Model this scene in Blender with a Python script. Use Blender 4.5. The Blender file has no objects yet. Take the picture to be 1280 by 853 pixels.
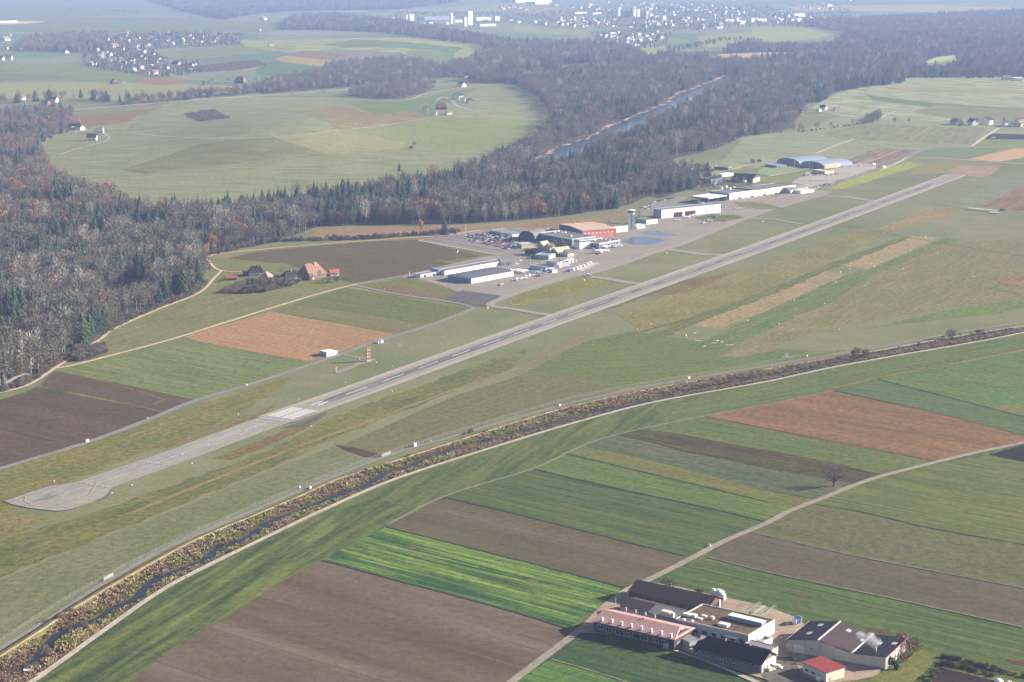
import bpy, bmesh, math, random
from mathutils import Vector, Matrix
from mathutils.geometry import delaunay_2d_cdt
random.seed(7)
D2 = bpy.data
scene = bpy.context.scene
C = scene.collection

# ------------------------------------------------------------------ camera
CAMH = 330.0          # metres above the valley floor
FPX = 2400.0          # focal length in pixels of the 1280 px wide photograph
PITCH = math.atan2(426.5 + 55.0, FPX)
cam_d = D2.cameras.new('camera')
cam = D2.objects.new('camera', cam_d)
C.objects.link(cam)
cam.location = (0, 0, CAMH)
cam.rotation_euler = (math.pi/2 - PITCH, 0, 0)
cam_d.sensor_width = 36.0
cam_d.lens = FPX/1280.0*36.0
cam_d.clip_start = 5.0
cam_d.clip_end = 120000.0
scene.camera = cam

# ------------------------------------------------------------------ light
SUN_EL = math.radians(21.0)
SUN_AZ = math.radians(78.0)        # clockwise from the view direction (+Y)
world = D2.worlds.new('World')
scene.world = world
world.use_nodes = True
wn = world.node_tree
for n in list(wn.nodes): wn.nodes.remove(n)
sky = wn.nodes.new('ShaderNodeTexSky'); sky.sky_type = 'NISHITA'
sky.sun_disc = False
sky.sun_elevation = SUN_EL
sky.sun_rotation = SUN_AZ
sky.altitude = 500; sky.air_density = 1.0; sky.dust_density = 1.6; sky.ozone_density = 1.0
bg = wn.nodes.new('ShaderNodeBackground'); bg.inputs[1].default_value = 0.05
wo = wn.nodes.new('ShaderNodeOutputWorld')
wn.links.new(sky.outputs[0], bg.inputs[0]); wn.links.new(bg.outputs[0], wo.inputs[0])
sd = D2.lights.new('sun', 'SUN'); sd.energy = 5.0; sd.angle = math.radians(0.5); sd.color = (1.0, 0.93, 0.82)
sun = D2.objects.new('sun', sd); C.objects.link(sun)
to_sun = Vector((math.sin(SUN_AZ)*math.cos(SUN_EL), math.cos(SUN_AZ)*math.cos(SUN_EL), math.sin(SUN_EL)))
sun.rotation_euler = (-to_sun).to_track_quat('-Z', 'Y').to_euler()
vs = scene.view_settings
vs.view_transform = 'Standard'; vs.look = 'None'; vs.gamma = 1.0; vs.use_curve_mapping = False
vs.exposure = 1.40
scene.display_settings.display_device = 'sRGB'
scene.cycles.max_bounces = 6
scene.cycles.volume_bounces = 0
scene.cycles.transparent_max_bounces = 8

# ------------------------------------------------------------------ terrain and back-projection
def _flat(px, py):
    cp, sp = math.cos(PITCH), math.sin(PITCH)
    u = (px-640.0)/FPX; v = -(py-426.5)/FPX
    return (u, cp + v*sp, -sp + v*cp)
def _g0(px, py):
    dx, dy, dz = _flat(px, py); t = -CAMH/dz
    return dx*t, dy*t
HILLS = []
for (px, py, sx, sy, H) in ((350, 172, 190, 420, 24), (560, 150, 170, 330, 12), (470, 58, 420, 700, 20), (230, 120, 200, 300, 7)):
    x, y = _g0(px, py); HILLS.append((x, y, sx, sy, H))
def T(x, y):
    h = 0.0
    for (a, b, sx, sy, H) in HILLS:
        q = ((x-a)/sx)**2 + ((y-b)/sy)**2
        if q < 8: h += H*math.exp(-q)
    return max(0.0, h-0.25)
def G(px, py, h=0.0):
    """the place on the ground (or h metres above it) that the photograph shows at this pixel"""
    dx, dy, dz = _flat(px, py)
    z = 0.0
    for _ in range(14):
        t = (z+h-CAMH)/dz
        z = T(dx*t, dy*t)
    return Vector((dx*t, dy*t, z+h))
def G2(px, py, h=0.0):
    p = G(px, py, h); return Vector((p.x, p.y))

# ------------------------------------------------------------------ colours
def s2l(c):
    c /= 255.0
    return c/12.92 if c <= 0.04045 else ((c+0.055)/1.055)**2.4
def lin(c): return tuple(s2l(v) for v in c)
GAIN = 1.38; BETA = 6.4e-5; AIR = (0.50, 0.60, 0.93)
def alb(c, dist=0.0):
    """surface albedo that shows as the sRGB colour c in the sun at this distance through the haze"""
    t = math.exp(-BETA*dist)
    out = []
    for v, a in zip(lin(c), AIR):
        w = (v - a*(1-t))/(t*GAIN)
        out.append(min(0.75, max(0.018, w)))
    if out[1] > out[0]: out[0] += 0.12*(out[1]-out[0])      # autumn grass leans to olive
    l = 0.25*out[0]+0.6*out[1]+0.15*out[2]
    return [v+(l-v)*0.15 for v in out]

# ------------------------------------------------------------------ materials
MATS = {}
def _base(name, rough=0.9, spec=0.2):
    m = D2.materials.new(name); m.use_nodes = True
    nt = m.node_tree; b = nt.nodes['Principled BSDF']
    b.inputs['Roughness'].default_value = rough
    b.inputs['Specular IOR Level'].default_value = spec
    return m, nt, b
def N(nt, t, **kw):
    n = nt.nodes.new(t)
    for k, v in kw.items(): setattr(n, k, v)
    return n
def rgba(c): return (c[0], c[1], c[2], 1.0)
def MATH(nt, op, a, b=None, c=None, clamp=False):
    n = nt.nodes.new('ShaderNodeMath'); n.operation = op; n.use_clamp = clamp
    for i, v in enumerate((a, b, c)):
        if v is None: continue
        if hasattr(v, 'links'): nt.links.new(v, n.inputs[i])
        else: n.inputs[i].default_value = v
    return n.outputs[0]
def MIX(nt, f, a, b, blend='MIX'):
    n = nt.nodes.new('ShaderNodeMix'); n.data_type = 'RGBA'; n.blend_type = blend
    for s, v in ((n.inputs[0], f), (n.inputs[6], a), (n.inputs[7], b)):
        if hasattr(v, 'links'): nt.links.new(v, s)
        elif isinstance(v, (int, float)): s.default_value = v
        else: s.default_value = rgba(v)
    return n.outputs[2]
def NOISE(nt, vec, scale, detail=4, rough=0.55):
    n = nt.nodes.new('ShaderNodeTexNoise')
    n.inputs['Scale'].default_value = scale; n.inputs['Detail'].default_value = detail
    n.inputs['Roughness'].default_value = rough
    if vec is not None: nt.links.new(vec, n.inputs['Vector'])
    return n.outputs[0]
def plain(name, c, rough=0.7, spec=0.3, metal=0.0, var=0.12, scale=0.7):
    """paint, render, plaster or metal with slight wear"""
    if name in MATS: return MATS[name]
    m, nt, b = _base(name, rough, spec)
    geo = N(nt, 'ShaderNodeNewGeometry')
    n = NOISE(nt, geo.outputs['Position'], scale, 5)
    v = MATH(nt, 'MULTIPLY_ADD', n, var*4, 1-var*2)
    nt.links.new(MIX(nt, 1.0, c, v, 'MULTIPLY'), b.inputs['Base Color'])
    b.inputs['Metallic'].default_value = metal
    MATS[name] = m
    return m
def mixcol(nt, v):
    return v
def field_mat(name, c1, c2, ang=0.0, streak=0.5, mott=0.6, period=3.0, tram=0.0, dark=None, fine=0.25):
    """soil or crop: c1 and c2 mixed by rows along the direction ang and by broad mottling"""
    if name in MATS: return MATS[name]
    m, nt, b = _base(name, 0.95, 0.08)
    geo = N(nt, 'ShaderNodeNewGeometry')
    mp = N(nt, 'ShaderNodeMapping', vector_type='TEXTURE')
    mp.inputs['Rotation'].default_value = (0, 0, ang)
    nt.links.new(geo.outputs['Position'], mp.inputs['Vector'])
    sc = N(nt, 'ShaderNodeVectorMath', operation='MULTIPLY')
    sc.inputs[1].default_value = (0.012, 1.0/period, 0.0)
    nt.links.new(mp.outputs[0], sc.inputs[0])
    row = NOISE(nt, sc.outputs[0], 1.0, 3, 0.6)
    sc2 = N(nt, 'ShaderNodeVectorMath', operation='MULTIPLY')
    sc2.inputs[1].default_value = (0.004, 0.045, 0.0)
    nt.links.new(mp.outputs[0], sc2.inputs[0])
    row2 = NOISE(nt, sc2.outputs[0], 1.0, 2, 0.5)
    big = NOISE(nt, geo.outputs['Position'], 0.018, 6, 0.6)
    f = MATH(nt, 'MULTIPLY_ADD', row, streak*4.6, 0.5-streak*2.3)
    f = MATH(nt, 'ADD', f, MATH(nt, 'MULTIPLY_ADD', row2, streak*3.2, -streak*1.6))
    f = MATH(nt, 'ADD', f, MATH(nt, 'MULTIPLY_ADD', big, mott*3.6, -mott*1.8), clamp=True)
    col = MIX(nt, f, c1, c2)
    pt = NOISE(nt, geo.outputs['Position'], 0.045, 8, 0.72)
    col = MIX(nt, MATH(nt, 'MULTIPLY_ADD', pt, 7.0*mott, -4.1*mott, clamp=True), col, [v*0.78 for v in c1])
    fn = NOISE(nt, geo.outputs['Position'], 0.22, 3, 0.6)
    fn2 = NOISE(nt, geo.outputs['Position'], 0.9, 3, 0.7)
    g = MATH(nt, 'MULTIPLY_ADD', fn, fine*5, 1-fine*2.5)
    g = MATH(nt, 'ADD', g, MATH(nt, 'MULTIPLY_ADD', fn2, fine*6, -fine*3))
    g = MATH(nt, 'ADD', g, MATH(nt, 'MULTIPLY_ADD', row, streak*2.2, -streak*1.1))
    g = MATH(nt, 'MAXIMUM', g, 0.35)
    col = MIX(nt, 1.0, col, g, 'MULTIPLY')
    if tram:
        sep = N(nt, 'ShaderNodeSeparateXYZ'); nt.links.new(mp.outputs[0], sep.inputs[0])
        w = MATH(nt, 'PINGPONG', MATH(nt, 'ADD', sep.outputs[1], MATH(nt, 'MULTIPLY', big, 2.0)), tram)
        lt = MATH(nt, 'LESS_THAN', w, 0.8)
        col = MIX(nt, MATH(nt, 'MULTIPLY', lt, 0.5), col, dark or [v*0.6 for v in c1])
    nt.links.new(col, b.inputs['Base Color'])
    MATS[name] = m
    return m

# ------------------------------------------------------------------ mesh helpers
def obj(name, verts, faces, mats, parent=None, mi=None, smooth=False):
    me = D2.meshes.new(name)
    me.from_pydata([tuple(v) for v in verts], [], [tuple(f) for f in faces])
    for m in (mats if isinstance(mats, (list, tuple)) else [mats]): me.materials.append(m)
    if mi:
        for p, i in zip(me.polygons, mi): p.material_index = i
    if smooth:
        for p in me.polygons: p.use_smooth = True
    me.update()
    o = D2.objects.new(name, me); C.objects.link(o)
    if parent is not None: o.parent = parent
    return o
def struct(o): o['kind'] = 'structure'; return o
def stuff(o, label=None, cat=None):
    o['kind'] = 'stuff'
    if label: o['label'] = label
    if cat: o['category'] = cat
    return o
def tag(o, label, cat, group=None):
    o['label'] = label; o['category'] = cat
    if group: o['group'] = group
    return o
def thing(name, loc, rz, label, cat, group=None):
    o = D2.objects.new(name, None); C.objects.link(o)
    o.empty_display_size = 1.0
    o.location = loc; o.rotation_euler = (0, 0, rz)
    return tag(o, label, cat, group)
class MB:
    """collects boxes, tubes and faces; build() links them as one mesh object"""
    def __init__(s): s.v = []; s.f = []; s.m = []
    def face(s, pts, m=0):
        i = len(s.v); s.v += [Vector(p) for p in pts]; s.f.append(list(range(i, i+len(pts)))); s.m.append(m)
    def box(s, x0, x1, y0, y1, z0, z1, m=0):
        i = len(s.v)
        s.v += [Vector(p) for p in ((x0,y0,z0),(x1,y0,z0),(x1,y1,z0),(x0,y1,z0),(x0,y0,z1),(x1,y0,z1),(x1,y1,z1),(x0,y1,z1))]
        for q in ((0,3,2,1),(4,5,6,7),(0,1,5,4),(1,2,6,5),(2,3,7,6),(3,0,4,7)):
            s.f.append([i+k for k in q]); s.m.append(m)
    def tube(s, a, b, ra, rb, n=6, m=0, caps=True):
        a = Vector(a); b = Vector(b); d = (b-a)
        q = d.to_track_quat('Z', 'Y')
        i = len(s.v)
        for (c, r) in ((a, ra), (b, rb)):
            for k in range(n):
                t = 2*math.pi*k/n
                s.v.append(c + q @ Vector((math.cos(t)*r, math.sin(t)*r, 0)))
        for k in range(n):
            s.f.append([i+k, i+(k+1) % n, i+n+(k+1) % n, i+n+k]); s.m.append(m)
        if caps:
            s.f.append([i+k for k in reversed(range(n))]); s.m.append(m)
            s.f.append([i+n+k for k in range(n)]); s.m.append(m)
    def loft(s, rings, m=0, caps=True):
        """rings: lists of points of equal length"""
        n = len(rings[0]); i = len(s.v)
        for r in rings: s.v += [Vector(p) for p in r]
        for j in range(len(rings)-1):
            for k in range(n):
                a = i+j*n+k; b = i+j*n+(k+1) % n
                s.f.append([a, b, b+n, a+n]); s.m.append(m)
        if caps:
            s.f.append([i+k for k in reversed(range(n))]); s.m.append(m)
            e = i+(len(rings)-1)*n
            s.f.append([e+k for k in range(n)]); s.m.append(m)
    def slab(s, pts, t, m=0):
        """a polygon thickened by t downwards along its normal"""
        p = [Vector(q) for q in pts]
        nrm = (p[1]-p[0]).cross(p[2]-p[0]).normalized()
        if nrm.z < 0: p.reverse(); nrm = -nrm
        lo = [q-nrm*t for q in p]; n = len(p); i = len(s.v)
        s.v += p+lo
        s.f.append(list(range(i, i+n))); s.m.append(m)
        s.f.append([i+n+k for k in reversed(range(n))]); s.m.append(m)
        for k in range(n):
            s.f.append([i+k, i+n+k, i+n+(k+1) % n, i+(k+1) % n]); s.m.append(m)
    def build(s, name, mats, parent=None, smooth=False):
        return obj(name, s.v, s.f, mats, parent, s.m, smooth)
_cnt = {}
def lay(layer):
    """every sheet gets a height of its own: 5 cm per layer, under 1 mm within a layer"""
    _cnt[layer] = _cnt.get(layer, 0)+1
    return 0.05*layer + 0.0007*_cnt[layer]
def LAY(x, y, z):
    t = T(x, y)
    return t + z + min(0.45, t*0.25)
def smooth2(pts, step=12.0):
    P = [Vector(p) for p in pts]; out = []
    for i in range(len(P)-1):
        p0 = P[max(0, i-1)]; p1 = P[i]; p2 = P[i+1]; p3 = P[min(len(P)-1, i+2)]
        # centripetal-like tangents limited by the segment length
        L = (p2-p1).length
        m1 = (p2-p0); m2 = (p3-p1)
        m1 = m1.normalized()*L if m1.length > 0 else m1
        m2 = m2.normalized()*L if m2.length > 0 else m2
        n = max(1, min(60, int(L/step)))
        for k in range(n):
            t = k/n; t2 = t*t; t3 = t2*t
            out.append(p1*(2*t3-3*t2+1) + m1*(t3-2*t2+t) + p2*(-2*t3+3*t2) + m2*(t3-t2))
    out.append(P[-1]); return out
def pxline(pts): return [G2(*p) for p in pts]
def offset_line(P, d):
    out = []
    for i, p in enumerate(P):
        a = P[max(0, i-1)]; b = P[min(len(P)-1, i+1)]
        t = (b-a).normalized(); out.append(p + Vector((-t.y, t.x))*d)
    return out
def strip(name, pts, w, mat, layer, parent=None, world_pts=False, step=12.0, jag=0.0):
    P = smooth2(pts if world_pts else pxline(pts), step)
    L = offset_line(P, w/2); R = offset_line(P, -w/2)
    if jag:
        L = [p+Vector((random.uniform(-jag, jag), random.uniform(-jag, jag))) for p in L]
        R = [p+Vector((random.uniform(-jag, jag), random.uniform(-jag, jag))) for p in R]
    v = []; f = []; layer = lay(layer)
    for l, r in zip(L, R): v += [(l.x, l.y, LAY(l.x, l.y, layer)), (r.x, r.y, LAY(r.x, r.y, layer))]
    for i in range(len(P)-1): f.append((2*i, 2*i+1, 2*i+3, 2*i+2))
    o = obj(name, v, f, mat, parent)
    if parent is None: struct(o)
    return o
def wavy(P, amp, step):
    """break straight polygon edges a little, as field edges are"""
    out = []
    n = len(P)
    for i in range(n):
        a = P[i]; b = P[(i+1) % n]; L = (b-a).length
        k = max(1, min(40, int(L/step))); nn = Vector((-(b-a).y, (b-a).x)); nn = nn.normalized() if L > 0 else nn
        for j in range(k):
            o = 0 if j == 0 else random.uniform(-amp, amp)
            out.append(a + (b-a)*(j/k) + nn*o)
    return out
def poly(name, pts, mat, layer, parent=None, world_pts=False, amp=0.0, step=25.0):
    P = [Vector(p) for p in pts] if world_pts else pxline(pts)
    if amp: P = wavy(P, amp, step)
    xs = [p.x for p in P]; ys = [p.y for p in P]
    hilly = any(T(p.x, p.y) > 0 for p in P) or T(sum(xs)/len(xs), sum(ys)/len(ys)) > 0
    verts = [Vector((p.x, p.y)) for p in P]
    n = len(P)
    if hilly:
        g = 40.0; dx = max(xs)-min(xs); dy = max(ys)-min(ys)
        while dx*dy/(g*g) > 4000: g *= 1.3
        y = min(ys)+g/2
        while y < max(ys):
            x = min(xs)+g/2
            while x < max(xs):
                if inside((x, y), P): verts.append(Vector((x, y)))
                x += g
            y += g
    v2, _, f2, _, _, _ = delaunay_2d_cdt(verts, [(i, (i+1) % n) for i in range(n)], [], 1 if False else 0, 1e-3)
    faces = []
    for f in f2:
        cx = sum(v2[i].x for i in f)/3; cy = sum(v2[i].y for i in f)/3
        if inside((cx, cy), P):
            a, b, c = (v2[i] for i in f)
            if (b.x-a.x)*(c.y-a.y)-(b.y-a.y)*(c.x-a.x) < 0: f = list(reversed(f))
            faces.append(f)
    layer = lay(layer)
    o = obj(name, [(p.x, p.y, LAY(p.x, p.y, layer)) for p in v2], faces, mat, parent)
    if parent is None: struct(o)
    return o
def inside(p, P):
    x, y = p[0], p[1]; c = False; n = len(P); j = n-1
    for i in range(n):
        xi, yi = P[i][0], P[i][1]; xj, yj = P[j][0], P[j][1]
        if (yi > y) != (yj > y) and x < (xj-xi)*(y-yi)/(yj-yi)+xi: c = not c
        j = i
    return c
def dirang(a, b):
    p = G2(*a); q = G2(*b); return math.atan2(q.y-p.y, q.x-p.x)
def dist(px, py): return (G(px, py)-Vector((0, 0, CAMH))).length
def copy_thing(o, loc, rz, label=None, scale=None, group=None):
    """a copy of a thing with copies of its parts and sub-parts; mesh data stays shared"""
    c = o.copy(); C.objects.link(c); c.location = loc; c.rotation_euler = (0, 0, rz)
    if scale: c.scale = (scale,)*3 if isinstance(scale, (int, float)) else scale
    if label: c['label'] = label
    if group: c['group'] = group
    for ch in o.children:
        d = ch.copy(); C.objects.link(d); d.parent = c; d.matrix_parent_inverse = ch.matrix_parent_inverse
        for g in ch.children:
            e = g.copy(); C.objects.link(e); e.parent = d
    return c

# ================================================================== THE GROUND
def ground_material():
    m, nt, b = _base('meadow_ground', 0.95, 0.08)
    geo = N(nt, 'ShaderNodeNewGeometry'); pos = geo.outputs['Position']
    # broad olive and green grass, with a patchwork of parcels in the distance
    big = NOISE(nt, pos, 0.006, 6, 0.6); mid = NOISE(nt, pos, 0.03, 7, 0.65); fine = NOISE(nt, pos, 0.3, 6, 0.75)
    f = MATH(nt, 'MULTIPLY_ADD', mid, 3.2, -1.1, clamp=True)
    c = MIX(nt, f, alb((128, 131, 72)), alb((148, 139, 96)))
    f2 = MATH(nt, 'MULTIPLY_ADD', big, 3.4, -1.4, clamp=True)
    c = MIX(nt, f2, c, alb((112, 124, 68)))
    sp = NOISE(nt, pos, 0.09, 8, 0.8)
    c = MIX(nt, MATH(nt, 'MULTIPLY_ADD', sp, 5.0, -2.9, clamp=True), c, alb((162, 140, 100)))
    c = MIX(nt, 1.0, c, MATH(nt, 'MULTIPLY_ADD', fine, 1.3, 0.35), 'MULTIPLY')
    # far parcels
    mp = N(nt, 'ShaderNodeMapping'); mp.inputs['Scale'].default_value = (0.0042, 0.0018, 0.0); mp.inputs['Rotation'].default_value = (0, 0, 0.35)
    nt.links.new(pos, mp.inputs['Vector'])
    vor = N(nt, 'ShaderNodeTexVoronoi', feature='F1', distance='CHEBYCHEV'); nt.links.new(mp.outputs[0], vor.inputs['Vector']); vor.inputs['Scale'].default_value = 1.0
    sep = N(nt, 'ShaderNodeSeparateColor'); nt.links.new(vor.outputs['Color'], sep.inputs[0])
    ramp = N(nt, 'ShaderNodeValToRGB'); ramp.color_ramp.interpolation = 'CONSTANT'
    cols = [(0.0, (112, 136, 78)), (0.22, (124, 142, 86)), (0.45, (104, 130, 70)), (0.62, (134, 140, 92)), (0.80, (96, 124, 66)), (0.92, (142, 128, 98))]
    while len(ramp.color_ramp.elements) > 1: ramp.color_ramp.elements.remove(ramp.color_ramp.elements[0])
    ramp.color_ramp.elements[0].position = 0; ramp.color_ramp.elements[0].color = rgba(alb(cols[0][1]))
    for p, cc in cols[1:]:
        e = ramp.color_ramp.elements.new(p); e.color = rgba(alb(cc))
    nt.links.new(sep.outputs[0], ramp.inputs[0])
    far = MIX(nt, 1.0, ramp.outputs[0], MATH(nt, 'MULTIPLY_ADD', mid, 0.9, 0.55), 'MULTIPLY')
    sy = N(nt, 'ShaderNodeSeparateXYZ'); nt.links.new(pos, sy.inputs[0])
    fy = MATH(nt, 'MULTIPLY', MATH(nt, 'SUBTRACT', sy.outputs[1], 4300.0), 0.002, clamp=True)
    c = MIX(nt, fy, c, far)
    nt.links.new(c, b.inputs['Base Color'])
    return m
def build_ground():
    rs = [0.0, 120, 250, 400, 550]
    r = 700.0
    while r < 7500: rs.append(r); r += 45.0
    while r < 60000: rs.append(r); r *= 1.12
    nseg = 540; v = [(0, 0, 0)]; f = []
    # finer in front of the camera, coarse behind
    angs = []
    for k in range(nseg): angs.append(math.radians(-30 + 60*k/(nseg-1)))
    back = 60
    for k in range(1, back): angs.append(math.radians(30 + 300*k/back))
    n = len(angs)
    for r in rs[1:]:
        for a in angs:
            x = math.sin(a)*r; y = math.cos(a)*r
            v.append((x, y, T(x, y) if abs(a) < 0.6 else 0.0))
    for k in range(n): f.append((0, 1+(k+1) % n, 1+k))
    for j in range(len(rs)-2):
        for k in range(n):
            a = 1+j*n+k; b2 = 1+j*n+(k+1) % n
            f.append((a, b2, b2+n, a+n))
    return struct(obj('ground', v, f, ground_material(), smooth=True))
build_ground()

ROWS = dirang((402, 701), (640, 764))           # furrow direction of the near fields
fidx = [0]
def field(pts, c1, c2=None, rows=None, layer=1, streak=0.5, mott=0.5, period=3.0, tram=0, amp=0.6, fine=0.27, name='field', dark=None):
    cx = sum(p[0] for p in pts)/len(pts); cy = sum(p[1] for p in pts)/len(pts)
    d = dist(min(1400, max(-100, cx)), max(0, cy))
    fidx[0] += 1
    ang = ROWS if rows is None else (dirang(*rows) if isinstance(rows, tuple) else rows)
    c2 = c2 or tuple(v*0.9 for v in c1)
    m = field_mat('soil_and_crop_%d' % fidx[0], alb(c1, d), alb(c2, d), ang, streak, mott, period, tram, dark=alb(dark, d) if dark else None, fine=fine)
    return poly(name, pts, m, layer, amp=amp, step=9.0 if name == 'grass_patch' else 25.0)

# ---- near side of the stream
field([(40,853),(125,793),(200,741),(320,679),(404,641),(495,600),(640,553),(728,527),(815,504),(960,478),(1040,461),(1231,427),(1330,409),(1400,500),(1330,640),(1330,1010),(-420,1010)],
      (96,116,60),(116,124,66), rows=((62,838),(320,684)), layer=1, streak=0.55, mott=0.35, period=5)
field([(-420,1010),(40,855),(125,795),(250,715),(345,668),(415,640),(475,622),(515,640),(483,658),(403,700),(345,731),(320,748),(217,810),(162,853),(-20,1010)],
      (88,106,44),(114,124,60), rows=((62,838),(320,684)), layer=2, streak=0.75, mott=0.4, period=6)
field([(402,701),(640,764),(711,786),(713,790),(690,810),(640,853),(480,1010),(-20,1010),(162,853),(217,810),(250,792),(320,748),(345,731)],
      (134,119,107),(110,98,86), layer=3, streak=0.75, mott=0.25, period=2.6, tram=24, fine=0.16)
field([(482,659),(640,698.7),(781,735),(757,755),(713,784),(640,763.5),(407,700.3),(415,694),(440,681)],
      (58,108,30),(122,150,66), layer=3, streak=0.85, mott=0.35, period=2.6, tram=9)
field([(556,622),(647,643.5),(760,672),(857,696),(830,713),(805,728),(781,735),(640,698.4),(482,658.5)],
      (124,114,102),(108,102,84), layer=3, streak=0.7, mott=0.35, period=2.4, tram=20, fine=0.18)
field([(665,586.5),(780,613),(905,640),(955,652.5),(905,677),(857,696),(760,672),(647,643.2),(556,621.8),(600,606)],
      (86,110,64),(104,118,72), layer=3, streak=0.6, mott=0.5, period=3, tram=16, fine=0.2)
field([(665,586.2),(712,568),(800,590),(960,628),(1002,634),(985,641),(955,652),(905,639.7),(780,612.6)],
      (98,126,54),(112,130,66), layer=3, streak=0.6, mott=0.5, period=2.5)
field([(705,568),(735,556),(830,580),(960,614),(1015,625),(1002,634),(960,627.7),(800,589.6)],
      (128,126,72),(116,124,64), layer=4, streak=0.6, mott=0.7, period=3, amp=1.2)
field([(730,557.7),(773,545),(860,566),(960,586),(1040,600),(1070,606),(1045,619),(1018,624),(960,613.8),(830,579.6)],
      (100,116,98),(116,116,100), layer=5, streak=0.5, mott=0.6, period=3)
field([(773,544),(800,537.5),(840,542),(960,564.5),(1048,581),(1095,593),(1080,602),(1070,606),(1040,600),(960,585.6),(860,565.6)],
      (98,88,80),(106,104,80), layer=6, streak=0.6, mott=0.9, period=3, amp=2.5)
field([(800,537.2),(830,529),(880,521.5),(960,537),(1171,578),(1120,588),(1095,592.6),(1048,580.6),(960,564.1),(840,541.6)],
      (106,126,74),(118,124,84), layer=5, streak=0.6, mott=0.4, period=3)
field([(1045,488.9),(1098,475),(1185,497),(1280,522),(1400,553),(1400,572),(1280,545),(1160,514)],
      (98,124,92),(112,124,98), layer=3, streak=0.4, mott=0.5, period=4)
field([(1098,475),(1185,457),(1280,438),(1400,415),(1400,553),(1280,521.6),(1185,496.7)],
      (114,132,82),(104,134,76), layer=3, streak=0.5, mott=0.5, period=5)
field([(1190,500),(1240,490),(1290,480),(1400,500),(1400,553),(1280,521)], (100,138,84),(110,134,84), layer=4, mott=0.4, amp=2)
field([(1235,512),(1262,507),(1300,508),(1300,526),(1280,520)], (138,128,96),(120,128,92), layer=5, mott=0.8, amp=1)
field([(880,521),(960,505.7),(1040,489.3),(1160,514.5),(1280,545),(1400,574),(1400,540),(1280,553),(1173,577.7),(960,536.5)][:6]+[(1330,565),(1280,555),(1173,577.8),(960,536.6)],
      (160,124,100),(136,112,92), layer=6, streak=0.85, mott=0.3, period=4, tram=14)
field([(960,477.6),(1231,427),(1330,409),(1330,429),(1280,437.5),(1185,456.6),(1098,474.7),(1045,488.5),(1038,489),(960,505.4),(880,520.6),(830,528.6),(820,510)],
      (118,128,76),(108,126,82), layer=2, rows=((960,480),(1231,430)), streak=0.6, mott=0.6)
strip('field_margin', [(1040,486),(1064,480.7),(1100,472.4),(1186,456.6),(1280,438),(1340,427)], 4, field_mat('dry_margin', alb((160,132,102),1500), alb((126,128,84),1500), 0, 0.5, 1.2), 7, jag=0.8)
strip('ditch', [(1098,475),(1140,485.6),(1185,497),(1280,521.6)], 1.2, plain('ditch_dark', (0.03,0.035,0.02)), 7)
fur = plain('furrow_green', (0.045,0.06,0.025), var=0.3); fur_l = plain('furrow_dry', (0.17,0.16,0.09), var=0.3)
for pts, w, m in (([(556,622),(647,643.5),(760,672),(857,696)],1.3,fur),([(665,586.3),(780,612.8),(905,640),(955,652)],1.4,fur),([(482,659),(640,698.6),(781,735)],1.6,fur),([(403,701),(640,764.3),(712,787)],1.8,fur),
                  ([(1015,630.5),(1080,641),(1160,660),(1280,681),(1400,702)],1.2,fur),([(935,665),(1072,696),(1280,736)],1.2,fur_l),([(885,697.2),(960,716),(1120,750),(1280,785)],1.4,fur_l),([(690,825),(735,838),(782,853),(900,890)],1.2,fur_l),
                  ([(705,567),(800,589.6),(960,628)],1.0,fur),([(880,521.2),(960,505.8),(1040,489.5)],1.4,fur_l),([(483,657),(556,621),(670,585),(735,555),(800,537),(880,521)],2.2,fur_l),([(1045,489),(1160,514.4),(1280,545)],1.0,fur)):
    strip('field_boundary', pts, w, m, 8, jag=0.35, step=7)
# ---- right of the farm road
field([(1015,630),(1060,612),(1100,598),(1175,580),(1236,569),(1280,578),(1400,604),(1400,700),(1280,681),(1160,660),(1080,641)],
      (106,122,60),(122,126,72), layer=2, streak=0.6, mott=0.9, period=3, fine=0.2)
field([(1236,569),(1280,556),(1340,540),(1400,560),(1400,606),(1280,577.8)], (62,58,72),(74,68,76), layer=3, mott=0.2)
field([(1015,630.5),(1080,641),(1160,660),(1280,681),(1400,702),(1400,770),(1280,736),(1072,696),(935,665)],
      (120,120,98),(112,116,86), layer=3, streak=0.5, mott=0.4, period=2)
field([(935,665),(1072,696),(1280,736),(1400,760),(1400,815),(1280,785),(1120,750),(960,716),(885,697),(905,680)],
      (122,112,104),(108,102,90), layer=3, streak=0.7, mott=0.4, period=2.4, fine=0.18)
field([(885,697.3),(960,716.3),(1120,750.3),(1280,785.3),(1400,815),(1400,1010),(1100,1010),(1000,860),(850,760),(757,757),(806,728)],
      (86,114,60),(104,120,72), layer=2, streak=0.6, mott=0.5, period=2.5, tram=18, fine=0.2)
field([(722,792),(760,800),(812,812),(880,830),(960,849),(1000,860),(1100,1010),(480,1010),(640,856)],
      (70,102,42),(84,106,52), layer=3, streak=0.55, mott=0.35, period=2.5)
field([(690,825),(735,838),(782,853),(900,890),(1000,1010),(470,1010),(640,857),(672,835)],
      (84,124,32),(98,132,44), layer=4, streak=0.55, mott=0.35, period=2.5)
field([(990,742),(1012,744),(1016,748),(1000,747.5)], (116,104,92), layer=4, amp=0.3)
field([(1083,785),(1112,788),(1108,793),(1086,790)], (116,104,92), layer=4, amp=0.3)
field([(1258,824),(1290,830),(1290,836),(1262,829)], (124,100,88), layer=4, amp=0.3)
field([(508,683.5),(520,685),(519,688),(509,686.5)], (132,116,98), layer=4, amp=0.3)
field([(474,708.5),(485,711),(485,714.5),(476,712)], (136,116,104), layer=4, amp=0.3)
field([(661,724),(672,726),(671,729.5),(662,727.5)], (132,116,98), layer=4, amp=0.3)
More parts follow.
